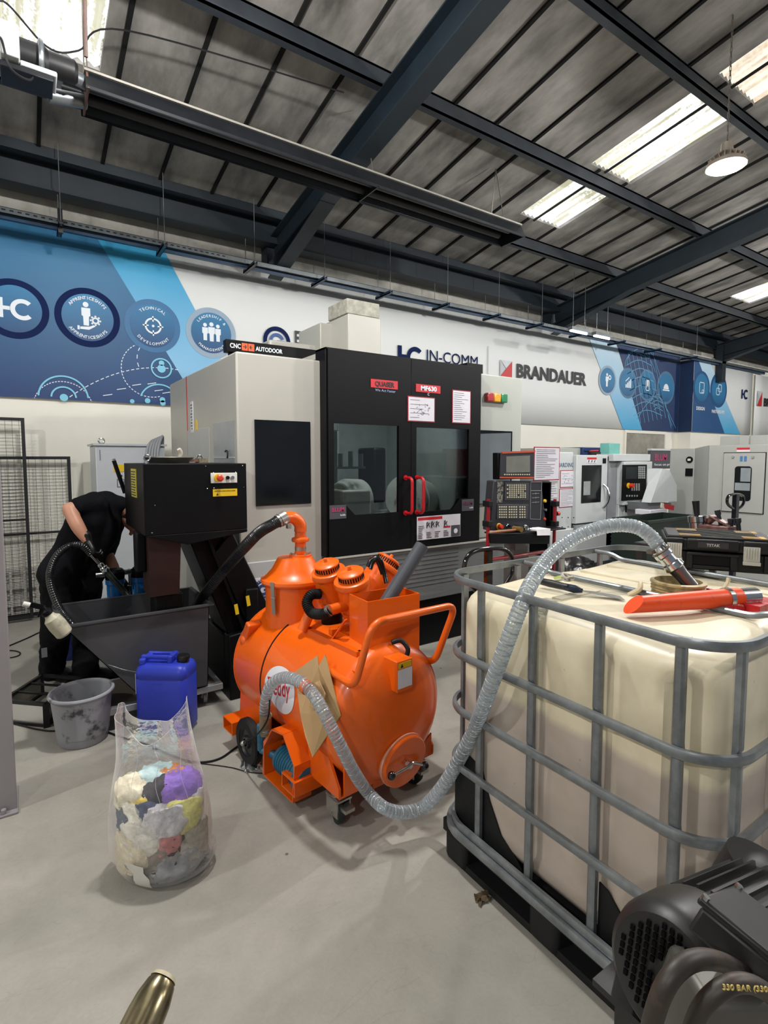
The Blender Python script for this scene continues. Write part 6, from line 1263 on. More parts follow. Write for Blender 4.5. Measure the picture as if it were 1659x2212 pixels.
for p, d in ((pZ(112, 1462, 0), Vector((.55, -.83, 0))), (pZ(188, 1468, 0), Vector((.8, -.6, 0)))):
    b_ = blob('boot', [[(p-d*.05+Vector((0, 0, .05)), .044), (p+d*.06+Vector((0, 0, .052)), .046), (p+d*.14+Vector((0, 0, .046)), .044), (p+d*.19+Vector((0, 0, .04)), .034)], [(p-d*.035+Vector((0, 0, .06)), .046), (p-d*.03+Vector((0, 0, .15)), .052)]], M_boot, W_, .008, 3)
    q = MB(); s_ = Vector((-d.y, d.x, 0)); q.prism([(-.095, -.036), (.1, -.045), (.2, -.04), (.235, 0), (.2, .04), (.1, .045), (-.095, .036), (-.105, 0)], p, d, s_, (0, 0, .02)); q.build('boot_sole', M_rub, b_)
def hand(wr, dr, palm_n, nm='glove', curl=.6):
    """gloved hand: palm, five separate bent fingers of different lengths, thumb from the palm's side"""
    wr, dr, pn = Vector(wr), Vector(dr).normalized(), Vector(palm_n).normalized(); pn = (pn-dr*pn.dot(dr)).normalized(); sd = dr.cross(pn)
    ch = [[(wr-dr*.05, .036), (wr-dr*.01, .029), (wr+dr*.02, .026)]]+[[(wr+dr*.01+sd*s_*.5, .019), (wr+dr*.05+sd*s_, .0155), (wr+dr*.082+sd*s_, .0125)] for s_ in (-.028, -.010, .009, .028)]
    for k in range(4):
        b0 = wr+dr*(.080-.004*abs(k-1.3))+sd*(-.029+.0195*k); L = (.072, .080, .076, .060)[k]; c = curl+.08*k; p = b0; a = 0; pts = [b0]
        for s_ in (.45, .32, .25): a += c; p = p+(dr*cos(a)+pn*sin(a))*L*s_; pts.append(p)
        ch.append([(q_, (.0098, .0092, .0085, .0075)[i]) for i, q_ in enumerate(pts)])
    t0 = wr+dr*.025-sd*.028; ch.append([(t0, .014), (t0+dr*.02-sd*.018+pn*.012, .0125), (t0+dr*.042-sd*.018+pn*.032, .011), (t0+dr*.058-sd*.008+pn*.046, .009)])
    return blob(nm, ch, M_glove, W_, .0032, 2)
h_n = pY(200, 1200, YN-.2); h_f = pY(270, 1276, YFAR-.25)
hand(wrN, h_n-wrN, (.5, .0, -.4), curl=.62); hand(wrF, h_f-wrF, (.4, .2, -.6), curl=.45)
def hairx(q): q.ball(hd0.lerp(hd1, .25)+Vector((.012, 0, .018)), .094, (1.0, .88, 1.0), 20); q.ball(hd0.lerp(hd1, .7)+Vector((.035, 0, .0)), .068, (.9, .9, 1), 16)
blob('hair', [[(neck.lerp(hd0, .6)+Vector((0, 0, .02)), .05), (hd0+Vector((.01, 0, .02)), .07)]], mat('dark_brown_hair', '#1c1410', .7, bump=.4, bscale=90), W_, .009, 3, hairx)
# ---- lance and small hose in the hand
T = thing('cleaning_lance', 'metal hose fitting with dark flexible tube held in the worker gloved hand', 'lance', h_n)
a, b, c = pY(196, 1198, YN-.2), pY(235, 1240, 4.0), pY(280, 1292, 3.97); d = (b-a).normalized()
q = MB(); q.tube([a, a.lerp(b, .5)], .011, 12); q.lathe([(.014, 0), (.02, .01), (.02, .03), (.026, .035), (.028, .045), (.022, .05), (.028, .06), (.028, .07), (.02, .075)], a.lerp(b, .45), d, 24); q.build('metal_fitting', M_chrome, T)
q = MB(); q.cyl(a.lerp(b, .85), c, .021, n=18); q.build('flexible_tube', mat('murky_green_tube', '#1c211c', .3, color2='#4c5a4c', mixlo=.5, mixhi=.7), T)
T = thing('ribbed_hose', 'black ribbed hose looping from the worker hand down into the hopper', 'hose', pY(110, 1225, 3.95))
hp = [pY(196, 1196, YN-.2), pY(176, 1178, YN-.2), pY(150, 1180, 4.0), pY(125, 1198, 3.95), pY(110, 1228, 3.92), pY(108, 1255, 3.9), pY(118, 1292, 3.85), pY(135, 1325, 3.78), pY(158, 1352, 3.66), pY(190, 1390, 3.6)]
sp_ = spline(hp, 22); q = MB(); q.tube(sp_, [.021 if i % 3 else .0235 for i in range(len(sp_))], 14); q.build('hose_body', mat('dark_ribbed_hose', '#17181a', .25, spec=.6, var=.2), T)
# spray jug hanging at the hopper edge
c = pY(124, 1350, 3.37); T = thing('plastic_jug', 'dirty cream plastic jug with black sprayer hooked on the left rim of the hopper', 'jug', c)
dd = Vector((-.5, 0, .85)).normalized(); q = MB(); q.lathe([(0, -.07), (.034, -.07), (.043, -.06), (.046, 0), (.042, .045), (.028, .06), (.022, .075)], c, dd, 28); q.build('jug_body', mat('dirty_cream_plastic', '#b4b09a', .45, color2='#7d7965', mixlo=.5, mixhi=.75, scale=18), T)
q = MB(); q.lathe([(0, .08), (.028, .08), (.028, .10), (.015, .11), (.015, .13), (0, .13)], c, dd, 20, True); q.bar(c+dd*.125, c+dd*.13+Vector((-.05, 0, .02)), .02, .025); q.bar(c+dd*.12+Vector((-.01, 0, 0)), c+dd*.07+Vector((-.05, 0, 0)), .012, .01); q.build('sprayer_head', M_blk, T)
q = MB(); q.cyl(c+dd*.15+Vector((-.045, 0, .0)), c+dd*.15+Vector((-.075, 0, .012)), .014); q.build('sprayer_tip', M_white, T)
T = thing('blue_drum', 'dark blue plastic drum standing behind the worker near the fence', 'drum', (.02, 5.0, 0)); q = MB(); q.lathe([(0, 0), (.14, 0), (.15, .02), (.15, .3), (.155, .31), (.15, .32), (.15, .55), (.13, .6), (0, .6)], (.27, 5.0, 0), (0, 0, 1), 36); q.build('drum_body', mat('dark_blue_plastic', '#16245e', .4), T)
q = MB(); q.lathe([(.03, 0), (.03, .02), (0, .02)], (.3, 5.0, .6), (0, 0, 1), 20); q.build('drum_cap', M_blk, T)
# ================================================================== FLOOR THINGS, LEFT
# blue jerrycan
fr, fl = pZ(402, 1594, 0), pZ(291, 1590, 0); dX = (fr-fl); jw = dX.length; dX.normalize(); ja_ = math.atan2(dX.y, dX.x); JM = Matrix.Translation(fl) @ Matrix.Rotation(ja_, 4, 'Z')
T = thing('jerrycan', 'blue plastic jerrycan with black screw cap standing beside the hopper', 'jerrycan', JM @ Vector((jw/2, .1, 0)), ja_)
jd = .20; jh = .42; M_blue = mat('blue_jerrycan_plastic', '#2a3cb8', .42, var=.08, scale=5)
q = MB(JM); rings = []
for z, ins, r in ((0, .03, .03), (.012, .008, .04), (.03, 0, .045), (.33, 0, .045), (.338, .004, .045), (.346, 0, .045), (jh-.05, .0, .045), (jh-.022, .008, .04), (jh-.006, .025, .035), (jh, .05, .02)):
    L = rrect(ins, jw-ins, ins, jd-ins, r, 6, .5); rings.append([Vector((p.x, p.y, z)) for p in L]+[Vector((L[0].x, L[0].y, z))])
q.sheet(rings); q.add(rings[-1][:-1], [tuple(range(len(rings[-1])-1))]); q.add(rings[0][:-1], [tuple(range(len(rings[0])-2, -1, -1))])
JB = q.build('can_body', M_blue, T, ang=50)
q = MB(JM); q.box(.02, .055, .03, jd-.03, jh-.01, jh+.03); q.box(jw-.13, jw-.10, .05, jd-.05, jh-.01, jh+.045); q.box(.02, jw-.10, jd/2-.045, jd/2-.02, jh+.018, jh+.045); q.box(.02, jw-.10, jd/2+.04, jd/2+.06, jh+.015, jh+.035); q.build('moulded_handle', M_blue, T, bevel=.010, seg=3)
q = MB(JM); q.lathe([(0, 0), (.03, 0), (.03, .012), (.036, .014), (.036, .035), (.033, .04), (0, .04)], (jw-.05, jd/2, jh-.004), (0, 0, 1), 28); q.build('screw_cap', mat('black_cap', '#101012', .4), T)
q = MB(JM); q.box(-.002, .0, .03, .10, .24, .36); q.build('white_label', M_paper, T)
text('Houghton', JM @ Vector((jw*.48, -.0, .315)), dX, UZ, .012, mat('embossed_blue', '#3a4cc8', .4), T); text('Made 8274', JM @ Vector((jw*.55, -.0, .265)), dX, UZ, .012, mat('embossed_blue', '#3a4cc8'), T)
# bucket
bc = Vector((.222, 3.44, 0)); T = thing('bucket', 'dirty grey plastic bucket standing on the floor left of the jerrycan', 'bucket', bc)
q = MB(); q.lathe([(0, .004), (.118, .004), (.122, .0), (.128, .01), (.131, .05), (.134, .052), (.157, .275), (.168, .277), (.171, .285), (.168, .293), (.158, .295), (.152, .288), (.149, .275), (.122, .014), (0, .014)], bc, (0, 0, 1), 56)
q.build('bucket_body', mat('dirty_grey_bucket', '#8f9196', .45, color2='#3c3d40', mixlo=.56, mixhi=.66, scale=9), T)
q = MB(); q.lathe([(0, .0), (.147, .0)], bc+Vector((0, 0, .15)), (0, 0, 1), 40) if False else q.lathe([(.0, .02), (.120, .02)], bc, (0, 0, 1), 40); q.build('dregs', mat('dark_dregs', '#2c2d2b', .5, var=.3, scale=30), T)
# black frame
o_ = Vector((.05, 3.72, 0)); e1 = Vector((-.72, .69, 0)).normalized()*.30; e2 = Vector((.55, .83, 0)).normalized()*.38; T = thing('steel_basket_frame', 'black angle-steel basket frame lying on the floor behind the bucket', 'frame', o_+(e1+e2)/2)
q = MB(); t = .02
for z in (.01, .14):
    for a, b in ((o_, o_+e1), (o_+e1, o_+e1+e2), (o_+e1+e2, o_+e2), (o_+e2, o_)): q.bar(a+Vector((0, 0, z)), b+Vector((0, 0, z)), t, t)
for p in (o_, o_+e1, o_+e2, o_+e1+e2): q.bar(p, p+Vector((0, 0, .145)), .034 if p == o_ else t, .034 if p == o_ else t)
for k in (.33, .66): q.bar(o_+e2*k+Vector((0, 0, .14)), o_+e1+e2*k+Vector((0, 0, .14)), .014, .01)
q.bar(o_+e1*.5+Vector((0, 0, .008)), o_+e1*.5+e2+Vector((0, 0, .008)), .01, .006); q.build('frame_bars', M_blackm, T, smooth=False)
M_dm = glassy('dark_wire_gauze', '#77776f', rough=.4, white='#2b2b2a', opac=.22)
for a, b in ((o_, o_+e1), (o_+e1, o_+e1+e2), (o_, o_+e2)):
    q = MB(); q.add([a+Vector((0, 0, .015)), b+Vector((0, 0, .015)), b+Vector((0, 0, .135)), a+Vector((0, 0, .135))], [(0, 1, 2, 3)]); q.build('gauze_side', M_dm, T, smooth=False)
q = MB(); q.add([o_+e2*.08+e1*.08+Vector((0, 0, .016)), o_+e2*.92+e1*.08+Vector((0, 0, .016)), o_+e2*.92+e1*.92+Vector((0, 0, .016)), o_+e2*.08+e1*.92+Vector((0, 0, .016))], [(0, 1, 2, 3)]); q.build('tray_sheet', mat('stained_tray_sheet', '#77766e', .3, color2='#a8a69c', mixlo=.45, mixhi=.6, scale=9), T, smooth=False, solid=.002)
# cables on the floor
def cable(label, px, r=.005, z=.006, name='power_cable', cat='cable'):
    P = [pZ(x, y, z) for x, y in px]; T = MB().tube(spline(P, 8), r, 8).build(name, M_rub); tag(T, label, cat); return T
cable('black cable on the floor passing behind the bucket', [(-40, 1552), (25, 1562), (80, 1575), (125, 1578), (180, 1560), (235, 1582), (262, 1592), (330, 1612)])
cable('black power cable running from the jerrycan to the orange machine wheel', [(330, 1615), (400, 1642), (440, 1646), (475, 1638), (505, 1618), (530, 1600)], z=.007)
cable('thin black cable on the floor left of the orange machine', [(400, 1646), (450, 1651), (500, 1658), (540, 1668), (600, 1672)], r=.0025, z=.004)
cable('thin black cable at the left edge near the fence', [(-20, 1412), (20, 1395), (60, 1378), (90, 1364), (130, 1350)], r=.006)
cable('small loop of black cable at the left edge', [(-20, 1408), (22, 1405), (42, 1409), (40, 1416), (20, 1421), (-20, 1424)], r=.005)
q = MB(); P = [VL(x, y, 'v', v) for x, y, v in ((528, 1602, -.44), (548, 1592, -.455), (568, 1572, -.46), (580, 1545, -.45), (583, 1500, -.42))]; q.tube(spline([pZ(512, 1612, .006)]+P, 8), .004, 8); o = q.build('power_lead', M_rub); tag(o, 'black lead rising from the floor across the big wheel', 'cable')
# clear plastic scrap and debris
def scrap(label, px, py, s, m, name, cat, seed):
    c = pZ(px, py, .0); rnd = random.Random(seed); G = []
    for i in range(7): G.append([c+Vector(((i-3)*s/3.5+rnd.uniform(-s, s)*.2, (j-3)*s/5+rnd.uniform(-s, s)*.2, .002+abs(rnd.gauss(0, s*.25)))) for j in range(7)])
    o = MB().sheet(G).build(name, m); tag(o, label, cat); return o
M_cl = glassy('clear_film', '#f2f5f7', rough=.12, white='#d6dade', opac=.12)
scrap('crumpled scrap of clear film under the orange machine wheel', 543, 1660, .06, M_cl, 'film_scrap', 'scrap', 2)
scrap('small brown debris beside the pallet of the tank', 1042, 1942, .035, mat('brown_debris', '#4a3b24', .8), 'debris', 'debris', 4)
# ================================================================== BAG OF RAGS
BC = pZ(355, 1868, 0); bx = RT.copy(); by = Vector((FW.x, FW.y, 0)).normalized()
T = thing('clear_bag', 'open clear plastic bag full of mixed coloured cleaning rags on the floor', 'bag', BC)
def bag_pt(a, t):
    """a: angle, t: 0 base .. 1 rim"""
    tab = ((0, .115, .085, 0), (.03, .165, .125, .006), (.12, .19, .15, .05), (.3, .195, .155, .14), (.5, .19, .15, .26), (.62, .175, .13, .34), (.74, .155, .10, .42), (.86, .142, .075, .49), (1., .135, .05, .56))
    for i in range(len(tab)-1):
        if tab[i+1][0] >= t: break
    u, v = tab[i], tab[i+1]; f = (t-u[0])/(v[0]-u[0]); A = u[1]+(v[1]-u[1])*f; B = u[2]+(v[2]-u[2])*f; z = u[3]+(v[3]-u[3])*f
    k = max(0, (t-.6)/.4); z += k*(.10*max(0, cos(a))**2+.07*max(0, -cos(a))**2-.03*sin(a)**2 + (.0 if sin(a) < 0 else .03))
    wob = 1+.035*sin(7*a+3*t)*t*t+.02*noise.noise(Vector((a*1.5, t*6, 3)))
    fold = k*.018*sin(5*a+6*t); lean = -.02*k if True else 0
    return BC+bx*(A*cos(a)*wob+lean-.008+.02*(t < .2))+by*(B*sin(a)*wob+fold)+Vector((0, 0, max(.002, z)))
G = [[bag_pt(2*pi*i/72, t/40) for i in range(73)] for t in range(41)]
q = MB(); q.sheet(G); q.add([p for p in G[0][:-1]]+[BC+Vector((0, 0, .001))], [((i+1) % 72, i, 72) for i in range(72)]); M_bag = glassy('clear_bag_film', '#ffffff', rough=.1, white='#ffffff', opac=.07, bump=.8, bscale=16, frk=.5, milk=.4)
q.build('bag_film', M_bag, T, ang=60)
q = MB(); q.tube([G[-1][i] for i in range(72)], .0009, 5, closed=True); q.build('bag_rim', mat('milky_film_edge', '#c9c9cf', .3), T)
q = MB()
for a0 in (3.9, 4.4, 5.0, 5.6): q.tube([bag_pt(a0+.05*sin(t*.6), t/40)+by*-.003 for t in range(24, 41)], .0007, 4)
q.build('film_crease', mat('milky_film_edge', '#c9c9cf'), T)
q = MB(); q.sheet([[bag_pt(4.35+.35*i/6, .08+.2*j/4+.06*i/6*0-.03*i/6)-by*.003 for i in range(7)] for j in range(5)]); q.build('paper_label', mat('paper_label', '#cfcbc4', .5), T)
rags = []
lv = ((.055, ['sand:#b9ad93', 'grey-brown:#77706a', 'white:#bdbab4', 'navy-striped:#2a3350', 'silver grey:#8f9092', 'navy:#1d2742'], .072), (.13, ['sage:#94a19a', 'beige:#c4b99f', 'brown-grey:#7d756c', 'dark maroon:#2c1a20', 'stained cream:#d0c4a4', 'stone:#a8a194'], .070), (.20, ['dark brown:#3c2c2c', 'pale green:#9fb1a6', 'off-white:#c4c0b6', 'pink:#b8716d', 'pale yellow:#c9bd6c', 'taupe:#8a7d74'], .066), (.265, ['dark blue:#20324f', 'cream:#d9d2bf', 'blue-grey:#3b4560', 'light grey:#bcb9bb', 'butter yellow:#d2c879', 'white-striped:#cfcfce'], .060))
for li, (z, cs, r) in enumerate(lv):
    for k, c in enumerate(cs):
        an = pi+(pi*(k+.5+.25*(li % 2)))/6.2; rags.append((c, .155*cos(an), .115*sin(an), z, r))
for c, a, b, z, r in (('light beige:#d6c7ae', -.10, -.02, .325, .06), ('powder blue:#a2bcbd', -.035, .03, .35, .055), ('orange-brown:#b8763d', .03, .03, .35, .042), ('lilac:#8060b4', .075, .0, .325, .062), ('black:#26242a', .0, -.02, .325, .055), ('yellow:#d9b64a', -.05, -.05, .305, .045), ('cream-brown:#a89a80', .0, .07, .2, .11), ('ivory:#cfc6b0', .0, .04, .09, .11)): rags.append((c, a, b, z, r))
for i, (c_, a, b, z, r) in enumerate(rags):
    nm_, hx = c_.split(':'); hx = tuple(min(1, int(hx[k_:k_+2], 16)/255*1.12+.03) for k_ in (1, 3, 5))
    c = BC+bx*a+by*b+Vector((0, 0, max(z, r*.82))); n1, n2 = 30, 40; vs = []
    for k in range(n1+1):
        for l in range(n2):
            d = Vector((sin(pi*k/n1)*cos(2*pi*l/n2), sin(pi*k/n1)*sin(2*pi*l/n2), cos(pi*k/n1))); f = 1+.22*noise.noise(d*1.7+Vector((i*5, 0, 0)))+.09*(1-2*abs(noise.noise(d*3.6+Vector((0, i*3, 0)))))
            R_ = r*1.32; w3 = Vector((d.x*R_*f, d.y*R_*f, d.z*R_*f*.80)); v3 = c+w3; rel = v3-BC; A_1, B_1 = rel.dot(bx), rel.dot(by); zz = max(.006, min(v3.z, .385))
            lim = (.965-.006*((i*7) % 24))*(1 if zz > .05 else .80+.2*zz/.05); e_ = sqrt((A_1/.188)**2+(B_1/.145)**2)/lim
            if e_ > 1: A_1 /= e_; B_1 /= e_
            w5 = BC+bx*A_1+by*B_1+Vector((0, 0, zz)); kk = 1-.07*abs(noise.noise(w5*26+Vector((i, 0, 0))))-.05*abs(noise.noise(w5*60)); vs.append(BC+bx*A_1*kk+by*B_1*kk+Vector((0, 0, zz-.02*(1-kk)*8*(zz > .1))))
    q = MB(); q.add(vs, [(k*n2+l, (k+1)*n2+l, (k+1)*n2+(l+1) % n2, k*n2+(l+1) % n2) for k in range(n1) for l in range(n2)])
    where = 'lying on top in' if z > .29 else ('pressed to the upper side of' if z > .16 else 'low down in')
    o = q.build('cleaning_rag', mat('rag_'+nm_.replace(' ', '_'), hx, .9, var=.22, scale=22, bump=1., bscale=38), ang=75); tag(o, 'crumpled %s cotton rag %s the clear bag' % (nm_, where), 'rag', 'rags in the clear bag')
# ================================================================== RIGHT: CONTROL PENDANT, LATHE, FAR MACHINE
M_pg = mat('dark_grey_panel', '#2e2f34', .45, var=.05, spec=.35); M_key = mat('cream_key', '#c9c3a6', .5, var=.03); M_tube = mat('dark_red_tube', '#8f1420', .28, coat=.4, var=.05)
YP = 2.9
def pp(x, y, Y=YP): v = pY(x, y, Y); return (v.x, v.z)
T = thing('control_pendant', 'dark grey machine control pendant with screen and keypads on a red tube frame', 'control panel', (3.3, YP, 0))
def face(q, pts, Y, d):
    q.prism([pp(*p) for p in pts], (0, Y, 0), UX, UZ, (0, d, 0))
q = MB(); face(q, [(1076, 978), (1152, 975), (1153, 1034), (1076, 1036)], YP, .06); SC = q.build('screen_housing', M_blk, T, bevel=.006)
q = MB(); face(q, [(1080, 978), (1151, 975), (1151, 1034), (1078, 1034)], YP-.012, .012); q.build('screen_bezel', M_pg, SC, bevel=.003)
q = MB(); face(q, [(1091, 986), (1142, 984), (1142, 1020), (1091, 1021)], YP-.014, .003); q.build('screen', mat('dusty_grey_screen', '#76776f', .25, var=.1), SC)
q = MB(); face(q, [(1082, 976), (1153, 973), (1153, 977), (1082, 980)], YP-.016, .01); face(q, [(1078, 1030), (1150, 1030), (1150, 1033), (1078, 1033)], YP-.016, .01); q.build('orange_trim', mat('orange_red_trim', '#c2482c', .4), SC)
def keys(q, x0, y0, x1, y1, nx, ny, s, Y, skip=()):
    for i in range(nx):
        for j in range(ny):
            if (i, j) in skip: continue
            v = pY(x0+(x1-x0)*i/max(1, nx-1), y0+(y1-y0)*j/max(1, ny-1), Y); q.box(v.x-s, v.x+s, Y-.004, Y, v.z-s*.8, v.z+s*.8)
q = MB(); keys(q, 1090, 1025, 1143, 1024, 12, 1, .006, YP-.012); q.build('soft_keys', M_key, SC, smooth=False)
q = MB(); face(q, [(1067, 1038), (1190, 1040), (1188, 1148), (1058, 1146)], YP, .08); PN = q.build('panel_body', M_pg, T, bevel=.008)
q = MB(); face(q, [(1168, 1041), (1192, 1041), (1188, 1150), (1180, 1150)], YP+.0, .10); q.build('panel_side', M_blk, T, bevel=.006)
q = MB(); face(q, [(1074, 1040), (1087, 1040), (1085, 1085), (1073, 1086)], YP-.003, .003); q.build('foil_strip', mat('crinkled_foil', '#98948a', .3, metal=.4, color2='#3c3b38', mixlo=.5, mixhi=.55, scale=60), PN)
q = MB(); face(q, [(1090, 1042), (1142, 1044), (1141, 1081), (1089, 1081)], YP-.006, .006); face(q, [(1074, 1089), (1141, 1090), (1139, 1121), (1072, 1121)], YP-.006, .006); KP = q.build('keypads', mat('key_field_grey', '#35353a', .5), PN, bevel=.002)
q = MB(); keys(q, 1096, 1048, 1134, 1074, 9, 7, .0062, YP-.006, skip={(0, 1), (0, 3), (0, 5), (8, 3), (5, 5)}); q.build('keys', M_key, KP, smooth=False)
q = MB(); keys(q, 1079, 1095, 1093, 1117, 4, 5, .0065, YP-.006); keys(q, 1100, 1095, 1115, 1117, 4, 5, .0065, YP-.006); keys(q, 1123, 1095, 1133, 1117, 3, 5, .0065, YP-.006); q.build('keys', M_key, KP, smooth=False)
q = MB(); 
for a, b in (((1146, 1041), (1170, 1041)), ((1146, 1060), (1169, 1060)), ((1145, 1121), (1167, 1122)), ((1146, 1041), (1145, 1121)), ((1170, 1041), (1167, 1122))): va, vb = pp(*a), pp(*b); q.bar((va[0], YP-.002, va[1]), (vb[0], YP-.002, vb[1]), .004, .002, up=(0, 1, 0))
for y in (1066, 1075, 1085): v = pp(1157, y); q.box(v[0]-.006, v[0]+.006, YP-.003, YP, v[1]-.005, v[1]+.005); q.box(v[0]-.045, v[0]-.015, YP-.003, YP, v[1]-.002, v[1]+.002); q.box(v[0]+.015, v[0]+.04, YP-.003, YP, v[1]-.002, v[1]+.002)
q.build('panel_markings', mat('light_marking', '#8d8e94', .5), PN, smooth=False)
def knob(x, y, r, m, d=.02, nm='knob', par=None, col=None):
    v = pp(x, y); q = MB(); q.lathe([(0, 0), (r, 0), (r, d*.6), (r*.8, d), (0, d)], (v[0], YP, v[1]), (0, -1, 0), 20); o = q.build(nm, m, par or T)
    return o
knob(1077, 1137, .026, M_yel, .008, 'stop_collar'); knob(1077, 1137, .019, mat('red_button', '#c93a22'), .04, 'emergency_stop')
knob(1096, 1136, .016, M_chrome, .01, 'knob_ring'); knob(1096, 1136, .011, M_blk, .03); knob(1113, 1137, .014, M_blk, .025); knob(1176, 1082, .014, M_yel, .015, 'push_button'); knob(1176, 1101, .013, M_chrome, .02, 'key_switch'); knob(1176, 1121, .012, mat('red_button', '#c93a22'), .012, 'push_button'); knob(1134, 1136, .009, M_white, .012, 'push_button')
q = MB(); a, b = pp(1056, 1150), pp(1188, 1152); q.box(a[0], b[0], YP-.16, YP+.05, a[1]-.012, a[1]); q.prism([pp(1056, 1152, YP-.16), pp(1188, 1153, YP-.16), pp(1187, 1175, YP-.16), pp(1059, 1174, YP-.16)], (0, YP-.16, 0), UX, UZ, (0, .01, 0)); SH = q.build('shelf', M_blk, T, bevel=.004)
zs = a[1]
for x, tp, nm in ((1055, 1078, 'l'), (1199, 1078, 'r')):
    t_, b_ = pY(x, tp, YP-.02), pY(x-(4 if x < 1100 else 0), 1185, YP-.02); q = MB(); q.cyl(t_, (t_.x, t_.y, .32), .014, n=16); q.build('red_upright', M_tube, T)
    for y in (1088, 1131):
        v = pY(x, y, YP-.02); MB().box(t_.x-.022, t_.x+.022, YP-.05, YP+.02, v.z-.022, v.z+.022).build('tube_clamp', M_rub, T, bevel=.004)
l_, r_ = pY(1055, 1100, YP-.02).x, pY(1199, 1100, YP-.02).x
zc_ = pY(1120, 1200, YP-.02).z; q = MB(); q.cyl((l_, YP-.02, zc_), (r_, YP-.02, zc_), .014, n=16); q.cyl((l_, YP-.02, .33), (r_, YP-.02, .33), .014, n=16); q.build('red_cross_tube', M_tube, T)
q = MB(); q.box(3.24, 3.40, YP+.02, YP+.14, .05, 1.0); q.build('pendant_column', mat('grey_brown_column', '#6e6b68', .5), T); q = MB(); q.box(3.0, 3.62, YP-.2, YP+.35, 0, .05); q.box(l_-.02, l_+.02, YP-.2, YP+.2, .05, .33); q.box(r_-.02, r_+.02, YP-.2, YP+.2, .05, .33); q.build('pendant_foot', M_blk, T)
q = MB(); v = pY(1211, 1110, YP); q.box(r_+.02, r_+.05, YP, YP+.06, v.z-.12, v.z+.07); q.cyl((r_+.05, YP+.03, v.z), (r_+.09, YP+.03, v.z), .012); q.build('handwheel_box', M_blk, T); q = MB(); q.cyl((r_+.085, YP+.03, v.z), (r_+.115, YP+.03, v.z), .019); q.build('side_stop_button', mat('red_button', '#c93a22'), T)
nf = MB(); a, b = pp(1153, 965), pp(1207, 1037); o = notice(T, a[0], b[0], b[1], a[1], YP-.0, 16, fr=mat('crimson_frame', '#a01c3c', .35)); 
a, b = pp(1190, 1040), pp(1206, 1092); notice(T, a[0], b[0], b[1], a[1], YP+.01, 9, fr=mat('cream_sheet_edge', '#b7b393', .5))
# hammer, paper and scissors on the shelf
zs2 = zs+.0
a, b = pY(1056, 1149, YP-.10), pY(1118, 1149, YP-.10); T = thing('hammer', 'wooden-handled hammer lying on the shelf of the control pendant', 'hammer', (a.x, a.y, zs)); q = MB(); q.tube([(a.x, a.y, zs+.014), (a.x+.1, a.y, zs+.016), (b.x, a.y, zs+.014)], [.013, .014, .010], 12); q.build('handle', mat('hammer_wood', '#8b552f', .45, var=.15, stretch=(1, 8, 8)), T)
q = MB(); q.cyl((b.x, a.y-.04, zs+.022), (b.x, a.y+.04, zs+.022), .021, n=20); q.build('head', mat('brassy_hammer_head', '#8a6c3e', .4, metal=.5), T)
c = pY(1158, 1151, YP-.1); T = thing('paper_stack', 'small pad of folded white paper on the shelf of the control pendant', 'paper', (c.x, c.y, zs)); q = MB(); q.box(c.x-.075, c.x+.075, c.y-.07, c.y+.04, zs+.001, zs+.012); q.add([Vector((c.x-.08, c.y-.072, zs+.013)), Vector((c.x+.08, c.y-.075, zs+.013)), Vector((c.x+.07, c.y-.085, zs-.04)), Vector((c.x-.085, c.y-.082, zs-.03))], [(0, 1, 2, 3)]); q.build('sheets', mat('white_paper', '#d9d6d6', .6), T, smooth=False)
c = pY(1138, 1145, YP-.1); T = thing('steel_ring', 'small black and steel ring gauge on the shelf beside the hammer', 'gauge', (c.x, c.y, zs)); q = MB(); q.torus((c.x-.01, c.y, zs+.024), (0, 1, .2), .016, .006, 20, 8); q.cyl((c.x+.03, c.y, zs+.012), (c.x+.09, c.y-.02, zs+.016), .008, n=12); q.build('ring', M_chrome, T)
# ---- small white machining centre (middle distance)
M_hw = mat('pale_machine_paint', '#bfc4c4', .42, var=.03); M_hg = mat('pale_grey_recess', '#8f9396', .45, var=.04)
YH = 4.0
def hp_(x, y, Y=YH): v = pY(x, y or 1020, Y); return (v.x, v.z)
T = thing('small_machining_centre', 'small white machining centre with dark door window and black control panel', 'machine', (6.0, 4.8, 0)); HM = T
xl_, xr_ = hp_(1196, 1000)[0], hp_(1397, 1000)[0]; xd0, xd1 = hp_(1246, 1000)[0], hp_(1313, 1000)[0]; xc0 = hp_(1337, 1000)[0]
zt0 = hp_(1215, 980)[1]; ztd = hp_(1280, 983)[1]; ztc = hp_(1370, 981)[1]
q = MB(); q.box(xl_, xd0, YH+.05, 5.7, .45, zt0+.02); q.box(xd0, xr_-.02, YH+.25, 5.7, .45, ztc-.02); q.box(xl_, xr_, YH+.02, 5.7, .3, hp_(1300, 1135)[1]); BD_ = q.build('machine_body', M_hw, T, bevel=.01)
q = MB(); q.box(xd0, xd1, YH, YH+.06, hp_(1280, 1128)[1], ztd); DR = q.build('door', M_hw, T, bevel=.008)
a, b = hp_(1257, 1005), hp_(1297, 1084); q = MB(); q.box(a[0], b[0], YH-.004, YH+.001, b[1], a[1]); q.build('door_window', M_dglass, DR)
q = MB(); a, b = hp_(1258, 1040), hp_(1274, 1069); q.box(a[0], b[0], YH-.006, YH-.004, b[1], a[1]) if False else q.box(a[0]+.02, b[0], YH-.0055, YH-.004, b[1], a[1]); q.build('white_part_behind_window', mat('pale_workpiece', '#8f9493', .5, var=.15), DR)
h0, h1, h2 = pY(1304, 1047, YH-.01), pY(1316, 1070, YH-.09), pY(1304, 1096, YH-.01); q = MB(); q.tube(spline([h0, h0.lerp(h1, .6)+Vector((.01, 0, .03)), h1, h2.lerp(h1, .6)+Vector((.01, 0, -.03)), h2], 6), .014, 12); q.build('bow_handle', M_chrome, DR)
